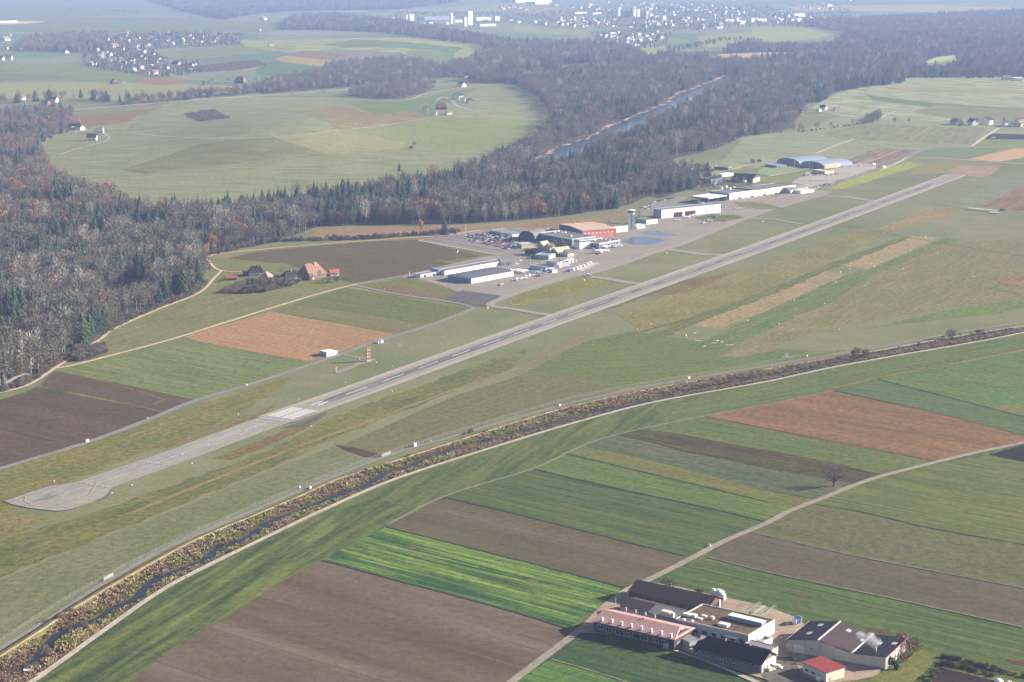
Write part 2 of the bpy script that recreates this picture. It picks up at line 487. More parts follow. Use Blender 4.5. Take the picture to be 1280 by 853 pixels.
# ---- the farmland goes on beyond the right edge and towards the viewer
for k, (y0, y1, c1, c2) in enumerate(((345,400,(118,130,84),(126,132,90)),(400,440,(112,132,80),(104,126,76)),(440,482,(150,122,98),(134,114,92)),(482,520,(104,124,78),(116,128,84)),(520,575,(120,112,102),(110,104,92)),(575,650,(100,122,62),(112,126,70)),(650,735,(114,112,98),(108,106,84)),(735,840,(92,120,62),(100,122,70)),(840,1010,(124,112,102),(112,102,90)))):
    d = 0.23
    field([(1330,y0+10),(1400,y0+10+70*d),(2300,y0-60),(2300,y1-60),(1400,y1+10+70*d),(1330,y1+10)], c1, c2, layer=0, streak=0.6, period=3)
field([(-420,1005),(480,1005),(1400,1005),(1900,1200),(1500,2200),(-900,2200)], (104,118,66),(118,122,78), layer=0, streak=0.6, period=3)
# ---- between stream and runway
field([(-200,790),(0,726),(75,694),(212,640),(320,595.5),(418,558),(476,571),(460,577),(305,641),(200,688),(87,748),(0,805),(-260,960)],
      (136,138,110),(122,128,92), rows=((0,740),(320,610)), layer=1, streak=0.4, mott=0.45, period=3)
field([(418,556),(444,560),(478,569),(474,574),(452,571),(430,563)], (112,92,80),(96,84,74), layer=2, amp=0.8)
field([(430,556),(500,525),(571,493.7),(640,473),(663,463),(780,485),(760,493),(640,521),(476,571),(445,561)],
      (134,128,104),(122,124,92), rows=((440,550),(660,465)), layer=1, streak=0.4, mott=0.5, period=3)
field([(663,463),(700,443),(735,426),(790,414),(880,428),(1020,440),(1060,437),(1025,446),(960,454),(815,480),(780,485)],
      (112,132,82),(126,132,90), rows=((700,450),(960,440)), layer=1, streak=0.3, mott=0.6, period=4, amp=1.5)
AIRROW = dirang((320,533),(960,306))
def patch(pts, c1, c2=None, layer=1, **k):
    k.setdefault('amp', 2.6); k.setdefault('mott', 1.2); k.setdefault('streak', 0.35); k.setdefault('fine', 0.36)
    return field(pts, c1, c2, rows=AIRROW, layer=layer, name='grass_patch', **k)
patch([(866,407),(897,412),(960,388),(1059,343),(1032,339),(960,368)], (176,152,126),(156,146,112), layer=2, amp=0.8)
patch([(1051,332),(1085,337),(1175,297),(1135,295.5)], (178,156,132),(158,150,118), layer=2, amp=0.8)
patch([(872,430),(905,414),(960,388),(1059,343),(1085,338),(1182,297),(1202,300),(1150,330),(1060,370),(962,412),(905,438)], (116,134,80),(126,138,84), layer=1, amp=1.0)
patch([(812,418),(860,398),(960,362),(1030,333),(1130,295),(1140,297),(1040,337),(962,370),(870,405),(835,420)], (118,128,86),(130,132,92), layer=3)
patch([(770,393),(860,360),(960,330),(1080,285),(1112,291),(1000,345),(920,378),(870,392),(832,408),(800,412)], (152,144,110),(138,136,96), layer=2)
patch([(1000,405),(1090,345),(1180,305),(1290,298),(1290,372),(1190,385),(1080,402),(1010,412)], (138,136,110),(146,138,112), layer=1)
patch([(895,446),(960,415),(1000,392),(1070,385),(1075,402),(1000,420),(960,440),(920,448)], (152,142,114),(136,134,100), layer=2)
patch([(1080,412),(1140,398),(1200,385),(1290,372),(1290,382),(1250,392),(1130,405)], (118,146,88),(124,138,88), layer=2, amp=1.5)
patch([(1240,349),(1290,346),(1290,360),(1256,357)], (160,138,112), layer=3)
patch([(1090,288),(1150,268),(1182,258),(1200,262),(1180,270),(1120,290)], (166,148,120),(150,142,110), layer=2)
patch([(800,372),(850,352),(920,340),(860,366)], (146,134,98), layer=3)
patch([(195,557),(245,541),(300,520),(320,517),(345,505),(330,519),(290,534),(230,552),(210,561)], (142,126,94),(132,124,84), layer=2, amp=1.0)
patch([(265,573),(320,553),(372,531),(398,523),(384,536),(330,560),(290,575)], (134,114,92),(138,124,88), layer=2, amp=1.0)
patch([(-60,640),(10,626),(20,640),(60,650),(20,668),(-60,700)], (148,134,98),(132,128,76), layer=1)
patch([(-60,610),(60,600),(110,590),(70,604),(20,617),(-60,640)], (146,136,80),(132,130,70), layer=1)
patch([(640,372),(690,350),(740,348),(770,352),(700,370),(640,385)], (152,146,100),(138,136,90), layer=1)
for pts, w, c in (([(165,641),(240,611),(320,579),(400,549),(470,524),(560,490),(640,463),(735,424)], 4, (160,142,112)),
                  ([(640,455),(700,432),(770,404),(800,396)], 3, (152,144,110)),
                  ([(670,396),(760,386),(800,372),(860,350)], 3, (118,126,84)),
                  ([(770,424),(800,416),(850,402),(900,390)], 3, (124,130,90)),
                  ([(960,274),(1000,279),(1060,283),(1130,296),(1180,305),(1290,322)], 2.5, (124,138,96)),
                  ([(1182,350),(1240,342),(1290,334)], 4, (158,148,110)),
                  ([(1182,350),(1230,358),(1290,372)], 3, (150,146,108))):
    strip('worn_track', pts, w, field_mat('track_%d_%d' % (c[0], w), alb(c, 1800), alb([v*0.93 for v in c], 1800), AIRROW, 0.4, 1.0), 4, jag=0.9, step=8)
patch([(-80,560),(30,575),(90,560),(190,528),(330,480),(360,470),(360,480),(310,510),(215,552),(84,604),(0,640),(-80,650)], (124,128,66),(140,132,82), layer=1)
patch([(120,640),(200,612),(330,566),(420,520),(560,470),(660,436),(640,460),(560,492),(420,548),(320,592),(210,638),(75,692),(0,722),(-90,740),(-60,690),(40,665)], (112,120,54),(134,130,74), layer=1)

# ---- fields north of the runway
field([(0,500),(30,491),(50,482),(68,464),(110,470),(150,480),(243,500),(201,517),(107,553),(0,586),(-160,640),(-160,545)],
      (122,108,103),(104,94,88), rows=((50,484),(170,508)), layer=2, streak=0.5, mott=0.35, period=2.5, tram=22)
strip('grassy_strip', [(48,483),(105,495),(171,508),(203,515)], 4, field_mat('bank_grass', alb((140,138,84),1500), alb((80,98,58),1500), 0, 0.3, 1.2), 3, jag=0.9)
strip('field_margin', [(72,464),(150,482),(200,498),(205,500),(190,506)], 2.5, field_mat('bank_grass2', alb((140,128,100),1500), alb((120,114,92),1500), 0, 0.3, 1.2), 3, jag=0.9)
strip('furrow', [(0,536),(70,553)], 1.0, plain('ditch_dark', (0.03,0.035,0.02)), 3)
field([(70,464),(83,460),(145,444),(213,426),(231,421),(246,427),(320,441.5),(375,451.5),(396,455),(320,479),(243,500),(150,480)],
      (118,134,98),(132,140,104), rows=((250,430),(375,452)), layer=2, streak=0.4, mott=0.5, period=4)
field([(231,421),(337,390),(400,401),(492,417.5),(475,426),(420,442),(384,452.5),(320,441.3),(246,426.8)],
      (188,146,112),(168,138,110), rows=((246,427),(384,452)), layer=3, streak=0.6, mott=0.4, period=3)
field([(341,389),(432,360),(480,368),(585,386),(540,404),(492,417.3),(400,400.7)],
      (118,128,98),(126,130,98), rows=((341,389),(492,417)), layer=2, streak=0.4, mott=0.4, period=3)
field([(341,389),(366,381.5),(440,391),(520,405),(540,404),(492,417),(400,400.6)],
      (142,134,106),(130,130,98), rows=((341,389),(492,417)), layer=3, streak=0.5, mott=0.7, period=3, amp=1.5)
field([(120,430),(140,415),(195,389),(240,372),(262,356),(300,362),(330,353),(380,358),(440,352),(427,360),(337,389.6),(213,425),(145,443),(88,455),(110,438)],
      (132,134,102),(140,138,108), rows=((213,425),(430,359)), layer=1, streak=0.35, mott=0.4, period=4)
field([(284,323),(320,315),(445,303.5),(520,299.5),(560,308),(625,322),(560,334),(512,344),(462,351),(440,354),(410,346),(360,330),(330,328)],
      (124,114,106),(116,112,100), rows=((320,315),(520,345)), layer=2, streak=0.45, mott=0.4, period=3)
field([(530,302),(560,308),(627,323),(575,332),(560,326),(600,321)], (132,142,98),(124,124,102), layer=3, mott=0.8, amp=1.5)
field([(545,325),(575,329),(577,331),(560,329)], (136,164,90),(130,150,86), layer=4)
field([(262,326),(286,322),(330,330),(360,331),(400,345),(440,354),(430,360),(380,362),(330,358),(300,362),(262,356)],
      (130,138,90),(140,138,100), layer=1, mott=0.8, amp=1.5)
field([(445,357),(507,348),(560,358),(632,369),(613,383),(585,384),(495,368)], (134,132,100),(124,134,88), layer=1, mott=0.9)
field([(470,360),(500,356),(560,369),(540,374),(500,370)], (144,128,112), layer=2, mott=0.6)
# ---- brown reed belt in front of the woods
field([(380,301),(400,285),(480,283),(560,283),(640,280),(700,275),(765,270),(800,258),(790,268),(740,281),(700,285),(640,289),(575,293),(520,298),(445,303)],
      (170,142,130),(156,136,116), rows=((400,290),(700,280)), layer=1, streak=0.5, mott=0.7, period=5)
strip('path_verge', [(268,320),(300,314),(348,309.5),(430,303),(515,297),(550,295)], 9, field_mat('verge', alb((182,146,122),2200), alb((150,132,104),2200), 0, 0.4, 1.0), 2, jag=1.2)

# ---- fields to the far right
field([(1045,118),(1060,113),(1133,98),(1340,97),(1360,150),(1200,152),(1100,150),(1050,145),(1012,136)], (164,172,156),(172,175,158), rows=((1060,120),(1280,138)), layer=1, streak=0.9, mott=0.2, period=25)
field([(1080,118),(1100,121),(1180,130),(1280,136),(1280,141),(1180,137),(1090,125)], (140,158,138), layer=2, amp=3)
field([(1100,111),(1180,109),(1280,113),(1280,118),(1150,115)], (178,176,156), layer=2, amp=3)
field([(1170,131),(1280,138),(1300,152),(1200,150),(1140,140)], (160,162,150), layer=2, amp=3)
field([(930,172),(960,168),(1010,160),(1050,145),(1200,153),(1360,155),(1360,205),(1150,190),(1060,200),(960,212),(900,205)], (152,162,142),(160,165,148), layer=1, mott=0.4, period=12)
field([(1030,168),(1080,155),(1150,158),(1232,160),(1215,181),(1130,178),(1045,173)], (156,154,144),(148,154,138), rows=((1140,178),(1160,160)), layer=2, streak=0.6, period=12)
strip('field_margin', [(1137,176),(1150,167),(1163,158)], 5, field_mat('margin_far', alb((172,172,138),3600), alb((160,164,130),3600)), 3)
field([(1234,170),(1241,167.5),(1360,170),(1360,176),(1232,174)], (112,108,132), layer=3)
field([(1216,183),(1232,174.5),(1360,176),(1360,184)], (148,166,132), layer=3)
field([(1147,195),(1152,189),(1170,185.5),(1265,185),(1212,198.5),(1163,197)], (132,150,134),(140,152,136), layer=3)
field([(1210,199.3),(1267,186.3),(1360,186),(1360,196),(1280,197),(1250,202.6)], (206,172,150),(198,166,144), layer=3)
field([(1252,202.5),(1280,197.5),(1360,196),(1360,205)], (138,160,122), layer=3)
field([(1058,201),(1096,185.5),(1150,187.7),(1140,193),(1100,208),(1083,213)], (150,138,142),(160,146,142), rows=((1062,200),(1096,186)), layer=2, streak=0.7, period=8)
strip('field_margin', [(1080,205),(1103,196),(1124,188)], 6, field_mat('margin_far2', alb((184,164,150),3300), alb((170,160,144),3300)), 4)
field([(1037,236.5),(1055,226),(1135,202.6),(1154,205.7),(1110,220),(1055,236)], (172,176,100),(160,168,104), layer=2, mott=0.5)
field([(1154,206),(1190,205),(1225,208),(1180,217),(1135,219)], (162,150,138),(150,152,124), layer=2, mott=0.8)
field([(1184,214),(1200,208),(1252,207),(1240,219),(1225,222),(1187,219)], (168,146,140),(176,158,144), layer=3, mott=0.8)
field([(1190,253),(1220,238),(1252,225.5),(1360,222),(1280,234),(1227,258)], (138,146,134),(148,152,138), layer=3, streak=0.6)
field([(1227,258.3),(1280,234.3),(1360,215),(1360,270),(1260,262)], (160,130,122),(148,134,122), rows=((1230,258),(1285,236)), layer=4, streak=0.8, period=8)
field([(945,217),(956,206),(1003,210),(967,220)], (148,172,136),(154,172,142), layer=4)
field([(840,213),(860,207),(940,205),(925,212),(900,214),(905,222),(870,216)], (164,178,128),(156,166,130), layer=3, mott=0.8)
field([(935,222),(960,221),(1005,214),(1012,225),(965,232)], (152,160,132), layer=3)
# ---- meadows on the ridge beyond the woods
field([(58,200),(52,182),(62,165),(90,152),(160,140),(215,128),(320,121),(430,123),(505,125),(560,112),(600,105),(640,105),(672,122),(690,148),(678,165),(650,190),(600,214),(500,236),(400,248),(300,262),(180,264),(110,245),(70,227)],
      (146,154,132),(158,160,142), rows=((130,178),(400,165)), layer=1, streak=0.6, mott=0.9, period=9, amp=3)
field([(372,140),(430,132.5),(470,145),(515,139),(537,148),(500,156),(432,163)], (168,158,142), layer=2, amp=2)
field([(342,172.5),(437,164),(510,179),(500,187),(412,194)], (166,162,138),(158,160,132), layer=2, amp=2)
field([(250,180),(342,173),(412,194.5),(320,203),(180,218),(150,213)], (150,152,130), layer=2, amp=3)
field([(85,147),(195,135),(217,130),(200,136),(162,152.5),(110,160),(80,152)], (154,138,136),(148,142,128), layer=2, amp=3)
field([(228,143),(268,137),(290,148),(248,153)], (142,134,122), layer=3, amp=2)
field([(430,125),(505,127),(560,115),(600,110),(560,128),(532,145),(515,138),(470,144.5)], (142,164,130), layer=2, amp=2)
field([(538,148),(600,150),(680,150),(650,180),(560,190),(510,179),(440,163),(500,157)], (150,162,132),(146,158,132), layer=2, mott=0.8, amp=3)
field([(170,100),(195,95),(240,101),(210,107),(178,105)], (174,154,144), layer=2, amp=2)
field([(342,75),(357,69.5),(412,76),(412,84),(370,80)], (188,178,140), layer=3, amp=2)
field([(357,69),(380,64),(430,67),(430,72),(412,75)], (168,160,156), layer=2, amp=2)
field([(320,86),(342,77.5),(412,85),(402,92),(370,98),(320,93)], (134,160,136), layer=3, amp=2)
field([(0,92),(90,95),(70,101),(0,102)], (154,158,156), layer=2, amp=3)
field([(0,82),(75,79),(165,92),(172,99),(60,101),(0,92)], (150,170,144), layer=1, amp=3)
field([(-60,105),(90,103),(200,104),(290,108),(330,112),(310,117),(180,126),(-60,122)], (160,170,146),(168,168,152), layer=1, amp=3, mott=0.6)
field([(185,66),(250,60),(300,58),(370,62),(330,67),(250,73),(190,71)], (162,172,148), layer=1, amp=3)
field([(290,46),(360,40),(420,39),(480,39),(545,49),(610,57),(582,72),(560,83),(500,66),(420,62),(360,66),(310,60)], (164,180,150),(172,178,156), rows=((320,50),(580,60)), layer=1, streak=0.9, period=30, amp=4)
field([(405,56),(440,50),(520,54),(580,60),(570,66),(500,60),(430,60)], (146,170,148), layer=2, amp=4)
field([(520,63),(570,66),(560,82),(505,66)], (152,172,140), layer=2, amp=3)
field([(-60,22),(180,22),(290,27),(360,33),(330,38),(120,42),(-60,38)], (160,176,156), layer=1, amp=5)
field([(-60,0),(60,0),(200,6),(190,18),(60,22),(-60,16)], (164,178,160),(156,172,156), layer=1, amp=5)
field([(0,27),(28,26.5),(60,27),(30,30),(0,31)], (222,214,200), layer=3)
field([(885,76),(900,68),(960,65.5),(1001,66),(992,75),(950,79),(900,82)], (206,184,172),(196,180,176), layer=3, amp=4)
field([(1137,86),(1155,78),(1170,72),(1195,69),(1225,70),(1190,77),(1216,86),(1170,89),(1160,93)], (198,208,176), layer=3, amp=3)
field([(1241,62),(1300,61),(1300,66),(1245,66)], (196,206,190), layer=3, amp=3)
field([(640,33),(740,38),(735,45),(690,44),(640,40)], (172,186,164), layer=2, amp=4)
field([(690,20),(800,25),(860,28),(890,32),(800,36),(690,31)], (172,190,164), layer=1, amp=4)
field([(940,34),(1060,34),(1060,40),(1010,50),(880,60),(870,45),(940,40)], (176,190,168), layer=1, amp=4)
field([(800,60),(830,58),(838,66),(812,75),(804,70)], (172,192,154), layer=3, amp=3)
field([(490,14),(570,8),(660,3),(700,8),(720,20),(640,18),(560,19),(500,20),(450,18)], (176,188,160), layer=1, amp=4)
field([(980,8),(1150,6),(1280,10),(1280,18),(1100,14),(1000,14)], (172,190,176),(186,184,186), layer=1, amp=5)

# ================================================================== ROADS, PATHS, RUNWAY
asphalt = field_mat('old_asphalt', alb((178,170,164),1600), alb((164,158,154),1600), AIRROW, 0.5, 0.35, 3.0, fine=0.12)
asphalt_shoulder = field_mat('asphalt_edge', alb((192,180,170),1600), alb((180,170,160),1600), AIRROW, 0.4, 0.4, 3.0, fine=0.12)
asphalt_dark = field_mat('rubbered_asphalt', alb((128,126,132),1700), alb((150,146,146),1700), AIRROW, 0.9, 0.5, 1.6, fine=0.12)
asphalt_patch = field_mat('dark_asphalt', alb((112,110,118),1500), alb((124,120,124),1500), AIRROW, 0.3, 0.6, fine=0.15)
apron_m = field_mat('apron_concrete', alb((172,164,160),2200), alb((158,152,148),2200), AIRROW, 0.3, 0.5, 8.0, fine=0.10)
gravel_l = field_mat('pale_gravel', alb((206,196,184),1300), alb((188,176,160),1300), 0, 0.3, 0.5, fine=0.18)
gravel_w = field_mat('cream_gravel', alb((228,206,176),1300), alb((206,184,150),1300), 0, 0.3, 0.5, fine=0.18)
road_m = field_mat('grey_road', alb((160,156,156),1500), alb((148,144,144),1500), 0, 0.3, 0.5, fine=0.12)
farm_road_m = field_mat('farm_road', alb((176,164,152),1100), alb((160,150,138),1100), 0, 0.3, 0.5, fine=0.14)
paint_w = plain('marking_white', (0.62,0.61,0.58), var=0.10, scale=2)
paint_worn = plain('worn_marking_white', (0.40,0.39,0.37), var=0.22, scale=1.2)
paint_y = plain('marking_yellow', (0.52,0.38,0.12), var=0.15, scale=2)

def lerp(a, b, t): return (a[0]+(b[0]-a[0])*t, a[1]+(b[1]-a[1])*t)
# one world-space centre line and half width for the whole runway
RC = [(112,608.5),(229,567.5),(320,533.6),(450,488.0),(600,434.0),(790,366.3),(960,306.0),(1080,262.0),(1196,219.0)]
RW = smooth2(pxline(RC), 25.0)
RLEN = [0.0]
for a, b in zip(RW, RW[1:]): RLEN.append(RLEN[-1]+(b-a).length)
def rpos(s, off=0.0):
    s = max(0.0, min(RLEN[-1]-1e-3, s))
    import bisect
    i = min(len(RW)-2, max(0, bisect.bisect_right(RLEN, s)-1))
    a, b = RW[i], RW[i+1]; t = (s-RLEN[i])/(RLEN[i+1]-RLEN[i]); d = (b-a).normalized()
    return a+(b-a)*t + Vector((-d.y, d.x))*off
def rs_of(px, py):
    p = G2(px, py); return min(((p-q).length, l) for q, l in zip(RW, RLEN))[1]
HALFW = 0.5*(G2(320,521.5)-G2(320,545.5)).length*math.sin(abs(AIRROW - math.pi/2))
def rsheet(name, s0, s1, o0, o1, mat, layer, parent=None):
    n = max(1, int((s1-s0)/25)); v = []; f = []; z = lay(layer)
    for i in range(n+1):
        s = s0+(s1-s0)*i/n
        for o in (o0, o1):
            p = rpos(s, o); v.append((p.x, p.y, z))
    for i in range(n): f.append((2*i, 2*i+1, 2*i+3, 2*i+2))
    ob = obj(name, v, f, mat, parent)
    if parent is None: struct(ob)
    return ob
print('runway length', RLEN[-1], 'half width', HALFW)
THR = rs_of(350,522)
HALFN = HALFW; HALFW = HALFW*1.16          # the pavement widens from the threshold on
runway = rsheet('runway', THR-4, RLEN[-1], HALFW, -HALFW, asphalt, 8)
rsheet('runway_pavement', 0, THR+1, HALFN, -HALFN, asphalt, 7, runway)
poly('turning_pad', [(6,627),(15,631),(38,636),(68,639.5),(84,638.5),(113,629.5),(131,621.5),(138,613),(150,601),(86,604.5),(63,608),(38,616)], asphalt, 7)
poly('turning_pad_edge', [(2,626.8),(14,631.3),(38,636.2),(68,639.8),(84.5,638.8),(113.5,629.8),(133.5,622.4),(139.5,613),(150,601),(84,603.8),(62,607.2),(36,615.8)], asphalt_patch, 6)
rsheet('shoulder_strip', rs_of(345,525), RLEN[-1], HALFW, HALFW-5.5, asphalt_shoulder, 9, runway)
rsheet('shoulder_strip', rs_of(390,515), RLEN[-1], -HALFW+5.5, -HALFW, asphalt_shoulder, 9, runway)
poly('paved_shoulder', [(352,536),(388,524),(408,514.5),(409,519),(396,527),(380,532.5)], asphalt_patch, 7)
thr = rs_of(350,522)
rsheet('touchdown_rubber', rs_of(400,505), rs_of(800,362), 5.5, -4.5, asphalt_dark, 10, runway)
rsheet('touchdown_rubber', rs_of(800,362), rs_of(1165,230), 4.0, -4.0, asphalt_dark, 10, runway)
# markings, every painted figure its own part
def mark(s0, s1, o0, o1, mat=None, name='painted_marking', layer=11): return rsheet(name, s0, s1, o0, o1, mat or paint_w, layer, runway)
mark(thr-6, thr-3.6, HALFN-1, -HALFN+1, name='threshold_bar', mat=paint_worn)
for k in range(8):
    o = (HALFN-3.0) - k*(HALFN-3.0)*2/8.0 - (1.0 if k > 3 else -0.2)
    mark(thr+2, thr+34, o, o-1.55, name='threshold_stripe')
# runway number 14, read from the approach
s0 = thr+46
mark(s0, s0+16, 3.6, 2.5, name='runway_numeral'); 
mark(s0+1, s0+16, -1.3, -2.3, name='runway_numeral'); mark(s0+5, s0+6.6, -4.5, 0.2, name='runway_numeral'); mark(s0+6.6, s0+15.5, -4.4, -3.6, name='runway_numeral', mat=paint_w) if False else None
def diag(s0, o0, s1, o1, w, mat, name, layer=11):
    a = rpos(s0, o0); b = rpos(s1, o1); d = (b-a).normalized(); n = Vector((-d.y, d.x))*w/2
    z = lay(layer)
    o = obj(name, [(p.x, p.y, z) for p in (a+n, a-n, b-n, b+n)], [(0, 1, 2, 3)], mat, runway)
    return o
diag(s0+6, 0.2, s0+16, -1.6, 1.1, paint_w, 'runway_numeral')
s = s0+42
end = RLEN[-1]-40
while s < end:
    mark(s, s+30, 0.42, -0.42, name='centre_line_dash', mat=paint_w if s < thr+500 else paint_worn); s += 54
# displaced part: arrows and pre-threshold line
s = 8
while s < thr-30:
    mark(s, s+26, 0.35, -0.35, name='centre_line_dash', mat=paint_worn); s += 40
for sp in (rs_of(213,573), rs_of(272,552), rs_of(328,531)):
    mark(sp-14, sp-1, 0.5, -0.5, mat=paint_worn, name='arrow_mark')
    for sg in (1, -1): diag(sp-6, 3.0*sg, sp+1, 0.0, 0.9, paint_worn, 'arrow_mark')
p0 = rs_of(178,585)
for k in range(9): mark(p0+(k-4)*0.2, p0+1.5+(k-4)*0.2, HALFN-2-k*2.9, HALFN-3.6-k*2.9, mat=paint_worn)
for k in range(6): mark(3, 4.5, HALFN-2-k*4.4, HALFN-4.4-k*4.4, mat=paint_worn)
strip('guide_line', [(122,604),(117,611),(113,618),(105,625),(85,634),(65,634.5),(40,632),(31,627),(32,621)], 0.45, paint_y, 12, parent=runway, step=6)
for (px, py, l, w) in ((60,619,6,1.1),(67,621,9,1.3),(58,623,8,1.5),(75,619,6,0.9),(50,618.5,4,0.9),(52,625,6,1.2),(63,624,7,0.9)):
    c = G2(px, py); a = AIRROW+random.uniform(-.3, .3); d = Vector((math.cos(a), math.sin(a))); n = Vector((-d.y, d.x))
    poly('skid_mark', [c-d*l, c-d*l*.3+n*w*.5, c+d*l*.6+n*w*.4, c+d*l, c+d*l*.2-n*w*.5], plain('skid_rubber', (0.17,0.165,0.165)), 12, parent=runway, world_pts=True)

# taxiways and apron
poly('apron', [(500,347),(540,336),(600,322),(640,318),(700,310),(740,292),(790,282),(830,272),(866,252),(900,245),(930,240),(990,234),(1040,240),(1030,246),(1000,253),(958,266),(925,278),(880,297),(848,309),(815,318),(778,332),(742,343),(707,350),(670,362),(640,370),(615,381),(605,378),(590,372),(560,360),(527,350)], apron_m, 4)
poly('apron', [(577.7,363.3),(626.6,370),(609,384),(590,382),(552.7,374)], asphalt_patch, 5)
twy = field_mat('taxiway_asphalt', alb((178,168,162),2000), alb((166,158,152),2000), AIRROW, 0.4, 0.4, 3.0, fine=0.1)
strip('taxiway', [(815,317),(778,330),(742,341),(720,344),(707,346),(670,358),(640,369),(618,377.5),(613,381),(618,384),(640,386.5),(668,391.5),(700,396)], 9, twy, 6, step=6)
strip('taxiway', [(735,346),(760,349),(785,353.5),(815,356)], 11, twy, 6, step=8)
strip('taxiway', [(825,312),(845,313.5),(880,318.5),(915,319)], 13, twy, 6, step=8)
strip('taxiway', [(1000,247),(1025,245.3),(1060,247),(1090,251),(1110,250)], 12, twy, 6, step=8)
strip('taxiway', [(925,273),(965,274.5),(1010,281),(1035,279)], 7, twy, 6, step=8)
strip('taxiway', [(815,317),(848,307),(880,294),(925,276),(958,264),(1000,252)], 10, twy, 6, step=8)
patch([(865,273),(885,268.5),(915,269),(930,272),(905,277.5),(880,276)], (132,142,98), layer=7, amp=0.5)
patch([(917,253),(940,252.5),(965,257),(985,262),(950,262),(925,258)], (150,154,122), layer=7, amp=0.5)
patch([(918,240),(960,236),(985,240),(970,246),(935,246)], (150,158,128), layer=5, amp=0.5)
wet = plain('wet_asphalt', alb((118,128,158),2200), rough=0.25, spec=0.5, var=0.15, scale=0.05)
poly('wet_patch', [(775,302),(790,297),(806,296),(826,299),(831,302),(812,306),(790,306)], wet, 6, amp=1.5, step=12)
poly('wet_patch', [(797,290.5),(806,288.5),(822,289),(838,292),(848,294.6),(830,295),(812,294)], wet, 6, amp=1.5, step=12)
poly('concrete_slab', [(720,337),(744,328),(751,329),(727,340)], field_mat('pale_concrete', alb((214,200,190),2200), alb((200,188,180),2200)), 7)
poly('landing_pad', [(418,465.8),(437,458),(448,452),(468,448.5),(470,451),(450,457),(424,468)], apron_m, 5)
strip('path', [(430,443.5),(445,447),(460,449)], 1.6, gravel_l, 5)

# roads
strip('road', [(-80,612),(0,586.5),(108,554),(186,525),(241,502.5),(320,478.7),(420,445.5),(475,425.8),(520,413),(585,389.5),(592,385),(585,382.5),(570,379),(495,368),(462,361),(445,357)], 5.5, road_m, 7, step=8)
strip('road', [(445,357),(462,352.5),(490,347.5),(512,343.5),(540,338),(600,327),(640,322)], 5.5, road_m, 7, step=8)
strip('gravel_road', [(66,461),(83,459),(145,443.3),(213,425),(320,391.6),(377,374),(427,360),(446,356)], 3.6, gravel_w, 7, step=10)
strip('gravel_path', [(-60,502),(0,491.5),(20,487),(40,479.5),(68,461),(85,450),(100,439),(125,425),(140,413),(195,388.3),(240,370.8),(256,361.5),(266,350),(277,339)], 3.2, gravel_w, 8, step=8)
strip('gravel_path', [(257,322),(262,328),(276,338.5),(306,340.8),(330,343)], 3.0, gravel_w, 7, step=8)
strip('gravel_path', [(258,323),(268,318.5),(292,316),(348,310.3),(430,303.6),(515,297.5),(549,295.5),(570,293),(600,288)], 3.6, gravel_w, 8, step=10)
strip('forest_road', [(-60,333),(0,323),(30,315),(55,309),(78,308),(92,305),(112,301.5)], 6, gravel_w, 4, step=10)
strip('forest_road', [(112,301.5),(130,297),(165,294),(187,288),(208,287)], 4, gravel_w, 4, step=10)
strip('forest_road', [(8,480),(20,472),(33,467),(36,469)], 4, gravel_l, 5, step=10)
strip('farm_road', [(2100,376),(1700,462),(1400,530),(1340,541),(1280,554),(1220,566.5),(1173,577.7),(1100,596.5),(1060,610.3),(1033,621.6),(986,640),(960,654),(905,677.5),(860,701),(810,726),(785,738),(757,758),(737,778),(722,791),(690,815),(640,853),(560,915),(480,985)], 4.6, farm_road_m, 8, step=8)
strip('gravel_path', [(-60,900),(40,853),(62.5,837.5),(125,792.5),(200,740),(250,712.5),(320,678.5),(400,640),(495.5,599),(640,552.5),(728,526.3),(815.5,503.7),(960,477.3),(1040,460),(1110,447),(1231,426),(1290,414),(1400,392),(1700,338),(2100,270)], 3.4, gravel_l, 8, step=8)
strip('service_road', [(-80,868),(0,812),(62.5,773.7),(125,732.5),(200,690),(250,667.5),(320,637.5),(420,595.3),(495.5,566.4),(571,545),(640,525),(715,503.7),(815.5,482.4),(866,473.6),(960,458),(1020,447),(1060,441.5),(1145,426),(1210,414),(1290,402),(1400,385),(1700,332),(2100,264)], 3.6, road_m, 8, step=8)
strip('airport_road', [(900,250),(930,247)], 3, road_m, 4) if False else None
strip('airport_road', [(1000,227),(1030,226),(1055,225),(1085,215),(1110,208),(1132,199),(1146,190.5),(1162,185.5),(1184,184),(1280,185),(1360,186)], 11, road_m, 7, step=12)
strip('airport_road', [(1100,213),(1120,205),(1133,197.5)], 5, gravel_l, 8, step=12)
strip('road', [(1142,197),(1163,197),(1212,200.5),(1280,205),(1360,209)], 6, gravel_l, 6, step=12)
strip('road', [(1130,252),(1200,262),(1240,266),(1300,271),(1360,276)], 3, gravel_l, 6, step=12) if False else None
strip('farm_lane', [(1215,183),(1232,171),(1248,160.5)], 6, gravel_w, 6, step=12)
strip('field_path', [(1102,147.5),(1112,142),(1125,138.5),(1150,136.5),(1180,134)], 6, gravel_l, 6, step=12)
strip('field_path', [(1019,192.6),(1045,182),(1068,174)], 6, gravel_l, 6, step=12)
strip('field_path', [(997,142),(1012,145),(1040,144),(1075,147)], 5, gravel_l, 6, step=12)
strip('road', [(895,216),(912,212.5),(936,206.5),(958,203)], 5, gravel_l, 6, step=12)
strip('road', [(960,221),(985,216),(1016,210)], 5, gravel_l, 6, step=12)
strip('road', [(1163,254),(1190,258),(1212,262)], 3, road_m, 6, step=12)
strip('road', [(1255,262),(1280,265),(1340,272)], 3, gravel_l, 6, step=12)
strip('field_path', [(75,193),(105,184),(130,177.5),(137,172),(132,167.5),(150,165.5),(200,170.5),(260,173),(320,173),(370,170),(432,162.5),(495,155),(537,147.5)], 3.6, gravel_l, 5, step=20)
